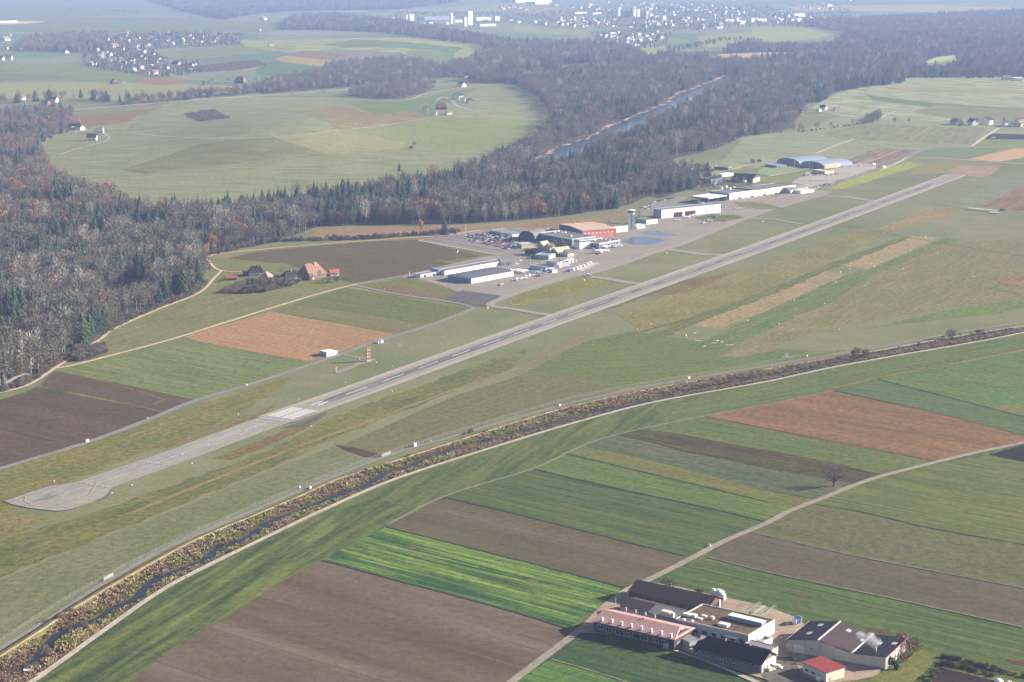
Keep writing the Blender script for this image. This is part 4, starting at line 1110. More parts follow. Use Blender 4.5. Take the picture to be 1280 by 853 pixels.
def band(name, pxpoly, kinds, spacing, smin, smax, label, cat, seed):
    """shrubs or village trees too many to count, scattered inside an outline"""
    P = [tuple(G2(*p)) for p in pxpoly]; r = random.Random(seed); out = {}
    xs = [p[0] for p in P]; ys = [p[1] for p in P]; y = min(ys)
    while y < max(ys):
        x = min(xs)
        while x < max(xs):
            a = x+r.uniform(-.5, .5)*spacing; b = y+r.uniform(-.5, .5)*spacing
            if inside((a, b), P):
                k = r.choice(kinds); out.setdefault(k, []).append((a, b, T(a, b), r.uniform(smin, smax)))
            x += spacing
        y += spacing
    for k, L in out.items(): scatter(name, L, joined(k), label, cat, seed)
def row(name, pts, width, kinds, spacing, smin, smax, label, cat, seed):
    P = smooth2(pxline(pts), 15.0); A = offset_line(P, width/2); B = offset_line(P, -width/2)
    poly_ = [tuple(p) for p in A]+[tuple(p) for p in reversed(B)]
    r = random.Random(seed); out = {}; L = sum((b-a).length for a, b in zip(P, P[1:]))
    n = int(L*max(width, spacing)/(spacing*spacing))
    for _ in range(n):
        i = r.randrange(len(P)-1); t = r.random(); c = P[i]+(P[i+1]-P[i])*t; d = (P[i+1]-P[i]).normalized(); o = r.uniform(-.5, .5)*width
        c = c+Vector((-d.y, d.x))*o; k = r.choice(kinds); out.setdefault(k, []).append((c.x, c.y, T(c.x, c.y), r.uniform(smin, smax)))
    for k, Q in out.items(): scatter(name, Q, joined(k), label, cat, seed)
band('thicket', [(88,452),(100,440),(112,436),(128,434),(134,441),(122,447),(100,452)], ['shrub'], 2.6, 0.7, 1.2, 'dark leafless thicket between the two gravel paths at the wood corner', 'thicket', 1)
row('undergrowth', [(-20,496),(20,484),(42,473),(66,457),(90,441),(122,421),(160,400),(195,385),(240,367),(255,352)], 9, ['shrub','shrub','redshrub'], 3.2, 0.4, 0.9, 'brown undergrowth along the wood edge beside the gravel path', 'undergrowth', 2)
row('hedge', [(268,318),(320,306),(350,302),(445,299.5),(500,296),(545,292.5),(575,290)], 9, ['shrub','evergreen_bush','redshrub','shrub'], 3.6, 0.6, 1.3, 'dark scrubby hedge between the reed belt and the gravel path', 'hedge', 3)
band('orchard_thicket', [(280,366),(300,356),(320,353),(345,348),(372,347),(378,352),(362,359),(330,366),(300,368)], ['shrub','redshrub','evergreen_bush','shrub'], 4.2, 0.7, 1.4, 'tangled brown thicket in front of the old farmhouses', 'thicket', 4)
row('roadside_trees', [(0,131),(60,126),(95,122),(140,128),(210,128),(250,122),(320,116),(330,112)], 26, ['bare','bare','shrub','conifer'], 13, 0.8, 1.4, 'bare trees and scrub along the far road', 'trees', 5)
row('roadside_trees', [(160,132),(205,127),(250,122),(320,119)], 22, ['bare','red','bare'], 12, 0.8, 1.3, 'bare trees lining the motorway below the village', 'trees', 6)
row('hedgerow', [(70,22.5),(120,24.5),(180,24),(235,24.5),(300,24)], 14, ['bare','shrub'], 15, 0.4, 0.7, 'thin hedgerow crossing the far fields', 'hedgerow', 7)
row('hedgerow', [(72,12.5),(110,13),(172,15)], 14, ['shrub'], 12, 1.0, 1.5, 'upper thin hedgerow crossing the far fields', 'hedgerow', 8)
band('village_trees', [(100,60),(135,52),(150,44),(250,42),(305,44),(300,56),(250,60),(190,62),(205,76),(250,80),(250,92),(190,98),(140,90),(105,84)], ['bare','bare','conifer','shrub','evergreen_bush'], 19, 0.45, 0.85, 'bare trees and evergreens between the village houses', 'trees', 9)
band('village_trees', [(240,84),(320,76),(335,82),(300,88),(250,91)], ['shrub','redshrub'], 11, 0.9, 1.4, 'purple brown orchard scrub east of the village', 'scrub', 10)
band('scrub', [(230,142.5),(268,137.5),(288,147.5),(247,152.5)], ['shrub'], 9, 0.5, 0.9, 'patch of brown scrub on the meadow ridge', 'scrub', 11)
row('hedgerow', [(250,108),(275,104),(300,104),(330,104)], 20, ['bare','shrub','shrub'], 12, 0.5, 0.75, 'hedge with bare trees below the village', 'hedgerow', 12)
row('stream_trees', [(960,166),(990,166),(1020,163),(1060,158),(1095,152)], 12, ['shrub','shrub','bare'], 10, 0.5, 1.0, 'bare scrub along the ditch left of the two round trees', 'scrub', 13)
band('stream_trees', [(1078,155),(1085,148),(1100,143),(1102,152),(1092,156)], ['bare'], 11, 0.5, 0.75, 'clump of bare trees left of the two round trees', 'trees', 14)
band('farm_trees', [(1210,160),(1230,158),(1285,160),(1300,158),(1300,152),(1240,152),(1225,150)], ['bare','shrub'], 22, 0.4, 0.6, 'bare trees around the far right farmstead', 'trees', 15)
row('far_trees', [(1137,97),(1170,97.5),(1250,97.5),(1340,96)], 22, ['conifer','bare','bare'], 13, 0.5, 0.8, 'line of trees closing off the far right meadow', 'trees', 16)
band('garden_trees', [(0,146),(20,144),(60,140),(90,142),(84,168),(60,178),(0,178)], ['bare','conifer','red','evergreen_bush','bare'], 16, 0.8, 1.4, 'garden trees around the left hamlet', 'trees', 17)
band('town_trees', [(640,20),(690,14),(780,10),(870,4),(960,8),(1000,20),(1060,10),(1070,30),(1010,34),(940,34),(870,40),(800,38),(760,30),(690,20)], ['bare','shrub','evergreen_bush','bare','conifer'], 44, 0.5, 0.8, 'bare trees and dark gardens between the far town houses', 'trees', 18)
band('town_trees', [(480,22),(560,20),(660,22),(700,28),(740,34),(780,36),(870,38),(900,34),(905,30),(800,28),(740,26),(640,16),(500,16)], ['bare','shrub','conifer'], 40, 0.5, 0.8, 'dark tree belt below the far town', 'trees', 19)
band('town_trees', [(740,44),(800,38),(840,42),(830,60),(780,62),(745,52)], ['bare','shrub','conifer'], 34, 0.5, 0.7, 'trees around the far hamlet beyond the woods', 'trees', 20)
band('town_trees', [(1000,24),(1110,20),(1170,24),(1240,22),(1240,32),(1150,36),(1010,34),(960,34)], ['bare','shrub','conifer'], 40, 0.5, 0.8, 'bluish trees between the houses at the far right', 'trees', 21)
band('airport_trees', [(862,234),(880,225),(902,228),(935,230),(950,234),(930,236),(905,236),(880,240)], ['bare','shrub','redshrub'], 9, 0.4, 0.6, 'bare trees between the hangars and the sports field', 'trees', 22)
band('airport_trees', [(830,218),(845,208),(870,206),(895,216),(885,226),(850,222)], ['bare','bare','evergreen_bush'], 13, 0.4, 0.65, 'bare trees around the small houses behind the hangars', 'trees', 23)
band('airport_trees', [(672,304),(700,304),(705,310),(712,320),(700,322),(690,318),(676,312)], ['shrub','bare','evergreen_bush'], 10, 0.35, 0.5, 'bare bushes in front of the terminal', 'bushes', 24)
row('airport_hedge', [(657,318),(668,319.5),(680,321),(692,320.5),(704,319)], 7, ['evergreen_bush'], 3.4, 1.0, 1.4, 'dark evergreen row in the middle of the airport village', 'hedge', 25)
row('hedgerow', [(640,30),(700,30),(740,32),(800,36),(900,38)], 40, ['bare','shrub'], 34, 0.5, 0.8, 'tree belt below the far town fields', 'trees', 26)
band('ridge_trees', [(600,205),(640,188),(655,182),(670,170),(686,178),(660,200),(610,222)], ['bare','bare','conifer'], 13, 0.5, 0.8, 'bare trees on the near edge of the ridge meadow', 'trees', 27)
row('far_trees', [(840,62),(870,58),(900,52),(930,50),(950,58),(980,60)], 60, ['bare','conifer','bare'], 26, 0.6, 0.9, 'hazy bare trees beyond the river', 'trees', 28)

# ================================================================== STREAM, DIKE AND BANKS
WPATH = [(-60,900),(40,853),(62.5,837.5),(125,792.5),(200,740),(250,712.5),(320,678.5),(400,640),(495.5,599),(640,552.6),(728,526.3),(815.5,503.7),(960,477.3),(1040,460),(1110,447),(1231,426),(1290,414)]
DIKE = [(-60,857),(0,821),(62.5,781),(100,756),(175,712.5),(250,672.5),(320,643.7),(378,619),(423,599),(495.5,576),(571,551.4),(640,529.5),(715,508),(815.5,486),(866,477),(960,461),(1040,448),(1110,436),(1210,418),(1290,406)]
def dike_h(x): return 1.9 if x < 220 else max(0.35, 1.9-(x-220)/160.0)
bank_m = field_mat('bank_soil', alb((142,116,82),1200), alb((104,98,58),1200), dirang((62,781),(320,644)), 0.5, 1.2, 5, fine=0.3)
pp = [(x, y) for x, y in DIKE]+[(x, y-2) for x, y in reversed(WPATH)]
poly('stream_bank', pp, bank_m, 2)
embank_m = field_mat('dike_grass', alb((118,120,74),1100), alb((142,126,88),1100), dirang((62,781),(320,644)), 0.5, 0.9, 4, fine=0.3)
def dike():
    P0 = []; 
    for (x, y) in DIKE:
        h = dike_h(x); p = G2(x, y, h); P0.append((p.x, p.y, h))
    cl = smooth2([(p[0], p[1]) for p in P0], 6.0)
    import bisect
    L0 = [0.0]; ctrl = [Vector((p[0], p[1])) for p in P0]
    v = []; f = []; pv = []; pf = []
    for i, c in enumerate(cl):
        j = min(range(len(ctrl)), key=lambda k: (ctrl[k]-c).length); h = P0[j][2]
        # blend heights between the two nearest control points
        k2 = sorted(range(len(ctrl)), key=lambda k: (ctrl[k]-c).length)[:2]
        w = [(ctrl[k]-c).length for k in k2]; h = (P0[k2[0]][2]*w[1]+P0[k2[1]][2]*w[0])/max(1e-6, w[0]+w[1])
        a = cl[max(0, i-1)]; b = cl[min(len(cl)-1, i+1)]; d = (b-a).normalized(); n = Vector((-d.y, d.x))
        jg = random.uniform(-.12, .12)
        for o, z in ((3.6+jg, 0.05), (3.1+jg, h*0.95), (0.9, h), (-0.9, h), (-4.2+jg, 0.1)):
            q = c+n*o; v.append((q.x, q.y, z))
        for o in (0.85, -0.85):
            q = c+n*(o+jg*0.5); pv.append((q.x, q.y, h+0.04))
        if i:
            for k in range(4): f.append(((i-1)*5+k, (i-1)*5+k+1, i*5+k+1, i*5+k))
            pf.append(((i-1)*2, (i-1)*2+1, i*2+1, i*2))
    struct(obj('dike', v, f, embank_m)); struct(obj('dike_path', pv, pf, gravel_w))
dike()
STREAM = [(-30,860),(20,838),(50,820),(65,800),(87.5,787.5),(125,772.5),(140,762.5),(170,750),(180,737.5),(195,726),(225,712.5),(260,698.7),(270,687),(295,680),(320,665),(335,655),(365,641),(375,638.5),(405,626.6),(428,618),(453,610),(468,601.5),(481,593),(510,585),(526,577),(546,570),(583,559),(621,550),(640,544),(670,537),(705,527.6),(723,521),(753,514),(780,509.5),(815,500),(841,494.5),(858,490),(891,484),(916,479.5),(960,471),(985,467),(1020,461),(1035,457),(1065,450.5),(1100,443),(1160,431),(1230,419),(1290,409)]
stream_m = plain('stream_water', (0.010,0.018,0.040), rough=0.3, spec=0.25, var=0.25, scale=0.3)
SP = smooth2(pxline(STREAM), 4.0)
def stream():
    v = []; f = []; z = lay(6)
    for i, c in enumerate(SP):
        a = SP[max(0, i-1)]; b = SP[min(len(SP)-1, i+1)]; d = (b-a).normalized(); n = Vector((-d.y, d.x))
        w = 2.2+2.0*nz(c.x, c.y, 1/14.0, 5.0)+0.5*math.sin(i*0.7)
        for o in (w, -w):
            q = c+n*o; v.append((q.x, q.y, z))
        if i: f.append(((i-1)*2, (i-1)*2+1, i*2+1, i*2))
    struct(obj('stream', v, f, stream_m))
stream()
# tufts and low shrubs on the banks
def tuft(seed, h, n, w):
    r = random.Random(seed); v = []; f = []
    for _ in range(n):
        a = r.random()*6.283; q = r.random()*w; c = Vector((math.cos(a)*q, math.sin(a)*q, r.random()*h*0.3))
        g = Vector((math.cos(a)*0.5, math.sin(a)*0.5, 1)).normalized()*h*r.uniform(0.4, 0.9); s = g.cross(rdir(r)).normalized()*0.22
        i = len(v); v += [c-s, c+s, c+g+s*0.7, c+g-s*0.7]; f.append((i, i+1, i+2, i+3))
    return v, f
TUFT = {}
for nm, cols in (('straw', [(0.42,0.33,0.17),(0.50,0.41,0.23),(0.34,0.26,0.13)]), ('green', [(0.26,0.26,0.08),(0.40,0.37,0.13),(0.17,0.18,0.06),(0.48,0.43,0.18)]), ('rusty', [(0.34,0.24,0.15),(0.40,0.29,0.18),(0.27,0.20,0.13)])):
    m = veg_mat('tuft_'+nm, cols)
    TUFT[nm] = [mesh('tuft', tuft(s, 1.7+0.7*s, 30, 1.0), m) for s in range(3)]
def banks():
    r = random.Random(17)
    D = smooth2(pxline(DIKE), 6.0); W = smooth2(pxline(WPATH), 6.0)
    out = {'straw': [], 'green': [], 'rusty': []}
    for i in range(len(W)-1):
        c = W[i]; d = (W[i+1]-c).normalized()
        # nearest dike point gives the width of the bank here
        q = min(D, key=lambda p: (p-c).length_squared); width = (q-c).length; n = (q-c).normalized()
        seg = (W[i+1]-c).length
        cnt = int(seg*width*(0.62 if c.y < 1500 else 0.34))
        for _ in range(cnt):
            t = r.random(); u = r.uniform(2.6/max(width, 6), 1-5.0/max(width, 8)); p = c+(W[i+1]-c)*t+n*u*width
            s = min(SP, key=lambda z_: (z_-p).length_squared) if r.random() < 1 else None
            dd = (s-p).length
            if dd < 3.9: continue
            cl = nz(p.x, p.y, 1/16.0, 8.0)
            if dd < 8 and cl > -0.1: k = 'green'
            elif cl > 0.22: k = 'green'
            elif cl < -0.08: k = 'rusty'
            else: k = 'straw'
            if c.y > 1350 and r.random() < 0.3: k = 'rusty'
            out[k].append((p.x, p.y, 0.1, r.uniform(0.4, 0.95)*(0.7 if dd < 8 else 1)))
    lab = {'straw': 'straw coloured reeds and dry grass on the stream banks', 'green': 'yellow green weeds along the stream water', 'rusty': 'rust brown brambles on the stream banks'}
    for k, L in out.items(): scatter('bank_'+k+'_growth', L, TUFT[k], lab[k], 'vegetation', 31)
    print('tufts', {k: len(v) for k, v in out.items()})
banks()
row('bank_shrubs', [(560,547),(640,536),(700,522),(760,506),(830,492),(880,486),(960,467),(1050,451),(1120,437),(1230,415)], 10, ['shrub','redshrub','shrub'], 10, 0.3, 0.7, 'scrubby brown bushes along the farther stream bank', 'bushes', 41)
row('bank_shrubs', [(0,848),(60,805),(150,752),(300,672),(420,612),(560,553)], 14, ['redshrub','shrub'], 15, 0.3, 0.7, 'low brown bushes along the nearer stream bank', 'bushes', 42)

# ================================================================== BUILDINGS
W_WHITE = plain('white_render', (0.78,0.76,0.72), var=0.05)
W_CREAM = plain('cream_render', (0.66,0.58,0.44), var=0.07)
W_GREY = plain('grey_cladding', (0.40,0.41,0.43), var=0.08)
W_BEIGE = plain('beige_panels', (0.50,0.46,0.38), var=0.10)
W_WOOD = plain('dark_timber', (0.10,0.065,0.045), var=0.2)
W_BLUE = plain('blue_grey_cladding', (0.20,0.25,0.34), var=0.08)
W_DARK = plain('dark_cladding', (0.08,0.09,0.12), var=0.1)
W_RED = plain('red_cladding', (0.62,0.13,0.09), var=0.06)
W_YEL = plain('yellowish_cladding', (0.66,0.56,0.34), var=0.06)
GLASS = plain('window_glass', (0.03,0.04,0.06), rough=0.08, spec=0.6, var=0.05)
FRAME = plain('window_frame_white', (0.70,0.70,0.68), var=0.04)
METAL = plain('galvanised_metal', (0.45,0.46,0.48), rough=0.45, metal=0.4, var=0.06)
DOOR_M = plain('door_grey', (0.30,0.31,0.33), var=0.06)
CONC = plain('concrete', (0.42,0.40,0.37), var=0.12)
RED_P = plain('signal_red', (0.62,0.10,0.05), var=0.05)
ORANGE_P = plain('signal_orange', (0.78,0.30,0.06), var=0.05)
YELLOW_P = plain('signal_yellow', (0.80,0.55,0.05), var=0.05)
def tiles(name, c, d=None, pitch=0.9):
    """roof tiles or sheets: courses, weathering"""
    if name in MATS: return MATS[name]
    m, nt, b = _base(name, 0.85, 0.2)
    tc = N(nt, 'ShaderNodeTexCoord'); n1 = NOISE(nt, tc.outputs['Object'], 0.35, 6, 0.7); n2 = NOISE(nt, tc.outputs['Object'], 2.2, 3, 0.6)
    w = N(nt, 'ShaderNodeTexWave', wave_type='BANDS', bands_direction='DIAGONAL'); w.inputs['Scale'].default_value = pitch; w.inputs['Distortion'].default_value = 0.6
    nt.links.new(tc.outputs['Object'], w.inputs['Vector'])
    col = MIX(nt, MATH(nt, 'MULTIPLY_ADD', n1, 3.0, -1.0, clamp=True), c, d or [v*0.72 for v in c])
    g = MATH(nt, 'ADD', MATH(nt, 'MULTIPLY_ADD', n2, 0.6, 0.62), MATH(nt, 'MULTIPLY', w.outputs['Fac'], 0.14))
    nt.links.new(MIX(nt, 1.0, col, g, 'MULTIPLY'), b.inputs['Base Color'])
    bp = N(nt, 'ShaderNodeBump'); bp.inputs['Strength'].default_value = 0.4; bp.inputs['Distance'].default_value = 0.1
    nt.links.new(w.outputs['Fac'], bp.inputs['Height']); nt.links.new(bp.outputs[0], b.inputs['Normal'])
    MATS[name] = m; return m
R_ORANGE = tiles('orange_tiles', (0.30,0.15,0.10), (0.18,0.11,0.085))
R_RED = tiles('red_tiles', (0.46,0.13,0.09), (0.34,0.12,0.09))
R_BROWN = tiles('brown_tiles', (0.20,0.13,0.10), (0.14,0.10,0.08))
R_DARK = tiles('dark_tiles', (0.040,0.033,0.032), (0.028,0.024,0.024))
R_GREY = tiles('grey_roofing', (0.26,0.25,0.24), (0.20,0.19,0.18))
R_PINK = tiles('pink_sheet_roof', (0.52,0.29,0.26), (0.44,0.25,0.23), 1.6)
R_CRIM = tiles('crimson_sheet_roof', (0.34,0.06,0.06), (0.28,0.055,0.055), 1.6)
R_MAR = tiles('maroon_brown_sheets', (0.075,0.048,0.048), (0.055,0.038,0.040), 1.2)
R_NAVY = tiles('blue_black_roofing', (0.010,0.011,0.020), (0.018,0.015,0.020), 1.2)
R_WHITE = plain('white_roof_sheets', (0.80,0.78,0.75), var=0.05)
R_SILV = plain('silver_roof_sheets', (0.24,0.28,0.36), rough=0.7, spec=0.2, var=0.06, scale=0.2)
R_BLUE = plain('blue_roof_sheets', (0.12,0.17,0.28), var=0.08)
R_GRAV = tiles('gravel_and_moss_roof', (0.17,0.105,0.065), (0.075,0.06,0.035), 0.3)
R_ASPH = tiles('roofing_felt', (0.19,0.165,0.155), (0.15,0.14,0.14), 0.3)
HOUSE_N = [0]
class Bld:
    """a building from three eave corners seen in the photograph: A-B is the side that faces us, B-C runs back"""
    def __init__(s, name, label, cat, A, B, C_, h, group=None, dims=None):
        if dims:                                   # (px, py, length, width, angle): centre on the ground
            px, py, L, W, ang = dims; c = G(px, py)
            u = Vector((math.cos(ang), math.sin(ang))); n = Vector((-u.y, u.x))
            a = Vector((c.x, c.y))-u*L/2-n*W/2; s.L, s.W, s.flip = L, W, False; z = c.z
        else:
            a = G2(*A, h); b = G2(*B, h); c = G2(*C_, h); z = 0.0
            u = (b-a); s.L = u.length; u.normalize(); n = Vector((-u.y, u.x)); w = (c-b).dot(n)
            s.flip = False
            s.W = abs(w)
            if w < 0: u, n = -u, -n; a = b; s.flip = True
        s.u, s.n, s.o, s.h = u, n, a, h
        s.root = thing(name, (a.x, a.y, z), math.atan2(u.y, u.x), label, cat, group)
    def X(s, t): return s.L-t if s.flip else t     # distance from A along A-B
    def loc(s, px, py, h):
        p = G2(px, py, h)-s.o; return Vector((p.dot(s.u), p.dot(s.n), h))
    def walls(s, mat, ridge=None, rh=0, h=None, name='wall'):
        h = h or s.h; mb = MB(); L, W = s.L, s.W; rh = max(rh, h)
        mb.face([(0,0,-.3),(L,0,-.3),(L,0,h),(0,0,h)]) if ridge != 'y' else mb.face([(0,0,-.3),(L,0,-.3),(L,0,h),(L/2,0,rh),(0,0,h)])
        mb.face([(L,W,-.3),(0,W,-.3),(0,W,h),(L,W,h)]) if ridge != 'y' else mb.face([(L,W,-.3),(0,W,-.3),(0,W,h),(L/2,W,rh),(L,W,h)])
        if ridge == 'x':
            mb.face([(0,W,-.3),(0,0,-.3),(0,0,h),(0,W/2,rh),(0,W,h)]); mb.face([(L,0,-.3),(L,W,-.3),(L,W,h),(L,W/2,rh),(L,0,h)])
        else:
            mb.face([(0,W,-.3),(0,0,-.3),(0,0,h),(0,W,h)]); mb.face([(L,0,-.3),(L,W,-.3),(L,W,h),(L,0,h)])
        s.wall = mb.build(name, mat, s.root); return s.wall
    def flat(s, mat, par=0.5, edge=None, name='roof'):
        mb = MB(); L, W, h = s.L, s.W, s.h; t = 0.3
        mb.box(t, L-t, t, W-t, h-0.25, h-0.02, 0)
        for q in ((-.08, L+.08, -.08, t), (-.08, L+.08, W-t, W+.08), (-.08, t, t, W-t), (L-t, L+.08, t, W-t)): mb.box(*q, h-0.3, h+par, 1)
        s.roof = mb.build(name, [mat, edge or METAL], s.root); return s.roof
    def gable(s, mat, rh, along='x', ov=0.6, th=0.25, hip=(0, 0), h=None, r=0.5, name='roof', mats=None):
        """ridge along x or y; hip = lengths cut from the ridge at either end"""
        h = h or s.h; L, W = s.L, s.W; mb = MB()
        if along == 'y':                            # work in a turned frame
            L, W = W, L
        k = (rh-h)/(W*r); e0 = h-ov*k; k2 = (rh-h)/(W*(1-r)); e1 = h-ov*k2
        a, b = -ov, L+ov; h0, h1 = hip
        P = {'a0': (a, -ov, e0), 'b0': (b, -ov, e0), 'b1': (b, W+ov, e1), 'a1': (a, W+ov, e1), 'r0': (a+h0, W*r, rh), 'r1': (b-h1, W*r, rh)}
        F = [('a0', 'b0', 'r1', 'r0'), ('b1', 'a1', 'r0', 'r1')]
        if h1: F.append(('b0', 'b1', 'r1'))
        if h0: F.append(('a1', 'a0', 'r0'))
        for i, f in enumerate(F):
            pts = [P[q] for q in f]
            if along == 'y': pts = [(p[1], p[0], p[2]) for p in pts]
            mb.slab([(p[0], p[1], p[2]+th) for p in pts], th, i if mats else 0)
        s.roof = mb.build(name, mats or mat, s.root); return s.roof
    def profile(s, mat_list, prof, wallmat, ov=0.4, th=0.25):
        """roof with a cross-section given along A-B: [(fraction, height), ...], walls below it"""
        L, W = s.L, s.W; P = [(s.X(f*L), z) for f, z in prof]
        if s.flip: P = P[::-1]; mat_list = mat_list[::-1]
        mb = MB()
        for y in (0, W):
            pts = [(P[0][0], y, -.3), (P[-1][0], y, -.3)]+[(x, y, z) for x, z in reversed(P)]
            mb.face(pts if y == 0 else pts[::-1])
        mb.face([(0,W,-.3),(0,0,-.3),(0,0,P[0][1]),(0,W,P[0][1])]); mb.face([(L,0,-.3),(L,W,-.3),(L,W,P[-1][1]),(L,0,P[-1][1])])
        s.wall = mb.build('wall', wallmat, s.root)
        for i in range(len(P)-1):
            mb = MB(); (xa, za), (xb, zb) = P[i], P[i+1]
            if i == 0: xa -= ov
            if i == len(P)-2: xb += ov
            mb.slab([(xa, -ov, za+th), (xb, -ov, zb+th), (xb, W+ov, zb+th), (xa, W+ov, za+th)], th*0.9)
            mb.build('roof', mat_list[i], s.root)
    def arch(s, mat, rise, along='y', n=12, wallmat=None, h=None, th=0.25, ov=0.3, x0=None, x1=None):
        """a barrel roof; along='y' means the barrel runs back from the A-B side"""
        h = h or s.h; L, W = (s.L, s.W) if along == 'y' else (s.W, s.L)
        x0 = 0 if x0 is None else x0; x1 = L if x1 is None else x1
        R = []; 
        for k in range(n+1):
            a = math.pi*k/n; R.append((x0+(x1-x0)*(1-math.cos(a))/2, h+rise*math.sin(a)**0.8 if 0 < k < n else h))
        T_ = (lambda x, y, z: (x, y, z)) if along == 'y' else (lambda x, y, z: (y, x, z))
        mb = MB()
        for (xa, za), (xb, zb) in zip(R, R[1:]):
            mb.slab([T_(xa, -ov, za+th), T_(xb, -ov, zb+th), T_(xb, W+ov, zb+th), T_(xa, W+ov, za+th)], th)
        rf = mb.build('roof', mat, s.root)
        mb = MB()
        for y in (0, W):
            mb.face([T_(x0, y, -.3), T_(x1, y, -.3)]+[T_(x, y, z) for x, z in reversed(R)])
        if h > 0.2:
            mb.face([T_(x0,W,-.3),T_(x0,0,-.3),T_(x0,0,h),T_(x0,W,h)]); mb.face([T_(x1,0,-.3),T_(x1,W,-.3),T_(x1,W,h),T_(x1,0,h)])
        mb.build('wall', wallmat, s.root); return rf
    def panel(s, side, a, b, z0, z1, mat, name='window', out=0.06, frame=None, depth=0.12):
        """a rectangle on a wall: side f (A-B), k (back), a (end at A), b (end at B); a..b in metres from the nearer/A corner"""
        L, W = s.L, s.W
        def box(mb, a, b, z0, z1, o0, o1, m=0):
            if side in 'fk':
                xa, xb = sorted((s.X(a), s.X(b))); y0, y1 = ((-o1, -o0) if (side == 'f') else (W+o0, W+o1))
                mb.box(xa, xb, y0, y1, z0, z1, m)
            else:
                end0 = (side == 'a') != s.flip
                x0, x1 = ((-o1, -o0) if end0 else (L+o0, L+o1)); mb.box(x0, x1, a, b, z0, z1, m)
        if frame is not None:
            f = 0.12 if (b-a) > 0.8 else 0.08; mb = MB()
            box(mb, a-f, b+f, z1, z1+f, -0.05, out+0.04); box(mb, a-f, b+f, z0-f, z0, -0.05, out+0.04)
            box(mb, a-f, a, z0, z1, -0.05, out+0.04); box(mb, b, b+f, z0, z1, -0.05, out+0.04)
            if b-a > 1.6: box(mb, (a+b)/2-0.06, (a+b)/2+0.06, z0, z1, -0.05, out+0.03)
            w = mb.build(name, frame, s.root); mb = MB(); box(mb, a, b, z0, z1, -0.05, out-0.02); mb.build('pane', mat, w); return w
        mb = MB(); box(mb, a, b, z0, z1, -0.05, out); return mb.build(name, mat, s.root)
    def bx(s, x0, x1, y0, y1, z0, z1, mat, name):
        mb = MB(); mb.box(x0, x1, y0, y1, z0, z1); return mb.build(name, mat, s.root)
    def at_px(s, px, py, h, sx, sy, sz, mat, name):
        p = s.loc(px, py, h); return s.bx(p.x-sx/2, p.x+sx/2, p.y-sy/2, p.y+sy/2, h-0.3, h+sz, mat, name)

# ------------------------------------------------------------------ THE FARM IN THE FOREGROUND
poly('farm_yard', [(708,802),(722,789),(742,768),(760,752),(780,737),(800,727),(850,735),(905,748),(950,757),(972,764),(1000,775),(1010,790),(1060,812),(1105,826),(1098,846),(1052,855),(1020,870),(985,866),(955,850),(900,832),(850,812),(800,803),(745,793),(722,792)],
     field_mat('yard_concrete', alb((196,170,150),950), alb((168,148,132),950), 0, 0.3, 0.9, fine=0.2), 9)
poly('farm_lawn', [(1052,853),(1085,850),(1108,838),(1132,828),(1146,812),(1172,820),(1160,838),(1142,853),(1120,890),(1060,890)], field_mat('farm_lawn_grass', alb((132,134,72),950), alb((110,118,60),950), 0, 0.3, 0.9, fine=0.25), 9)
poly('asphalt_yard', [(940,826),(990,822),(1003,845),(1040,860),(985,866),(955,850)], field_mat('yard_asphalt', alb((132,124,120),950), alb((120,112,108),950), 0, 0.2, 0.6), 10)
poly('kerb_strip', [(800,800),(812,803.5),(850,815),(900,833),(940,849),(960,858),(955,860),(925,847),(880,828),(840,814),(800,804)], gravel_l, 10)

# 1 pink roofed hall
b = Bld('farm_hall', 'long farm hall with pink sheet roof and row of roof vents', 'farm building', (742.5,776.5), (842.8,799.5), (866,785), 6.0)
b.walls(plain('brown_boards', (0.07,0.05,0.045), var=0.2), 'x', 8.8); e = 3.0  # board colour darkened to deepen the shade on the front wall
b.gable(R_PINK, 8.9, 'x', ov=0.7, hip=(0, 3.2) if not b.flip else (3.2, 0))
for k, (x, y) in enumerate(((190,575),(320,600),(450,632),(580,660),(715,690),(845,725),(980,755),(1110,790))):
    p = b.loc(735+x/10.667, 720+y/10.667+1.2, 7.1); r = 0.45
    mb = MB(); mb.box(p.x-r, p.x+r, p.y-r, p.y+r, 6.3, 8.3); mb.box(p.x-r-.12, p.x+r+.12, p.y-r-.12, p.y+r+.12, 8.32, 8.45); mb.build('roof_vent', FRAME, b.root)
for (x, y) in ((505,435),(635,465),(765,495),(890,530),(745,570)):
    p = b.loc(735+x/10.667, 720+y/10.667+0.8, 7.8 if y != 570 else 8.7); r = 0.35; b.bx(p.x-r, p.x+r, p.y-r, p.y+r, p.z-1.0, p.z+0.9, DOOR_M, 'roof_vent')
for a, c, z0, z1 in ((2,5.5,2.4,4.6),(7,10.6,2.0,4.2),(12.5,17.5,1.9,4.5),(19,21,2,4),(22.5,31,2.0,4.6),(34,37,2.2,4.2),(39,42,2.2,4.2)):
    if c < b.L: b.panel('f', a, c, z0, z1, GLASS, frame=FRAME)
b.panel('f', b.L-6, b.L-3, 0, 3.2, DOOR_M, 'door'); b.panel('b', 3, 7, 0, 3.6, DOOR_M, 'door')
# 2 long dark barn
b = Bld('long_barn', 'long barn with dark brown sheet roof behind the pink roofed hall', 'barn', (786.6,739.2), (884,760), (901,748), 5.0)
b.walls(W_WOOD, 'x', 8.6); b.gable(R_MAR, 8.7, 'x', ov=0.8)
b.panel('b', b.W*0.30, b.W*0.72, 0, 4.6, plain('black_inside_shade', (0.01,0.01,0.012), var=0), 'door_shade_panel')  # flat black panel painted as the dark inside of the open end
b.panel('b', b.W*0.72, b.W*0.78, 0, 5.8, W_CREAM, 'door_post', out=0.5)
for k in range(7): b.panel('f', 4+k*6.2, 7+k*6.2, 2.0, 3.4, GLASS, frame=W_WOOD)
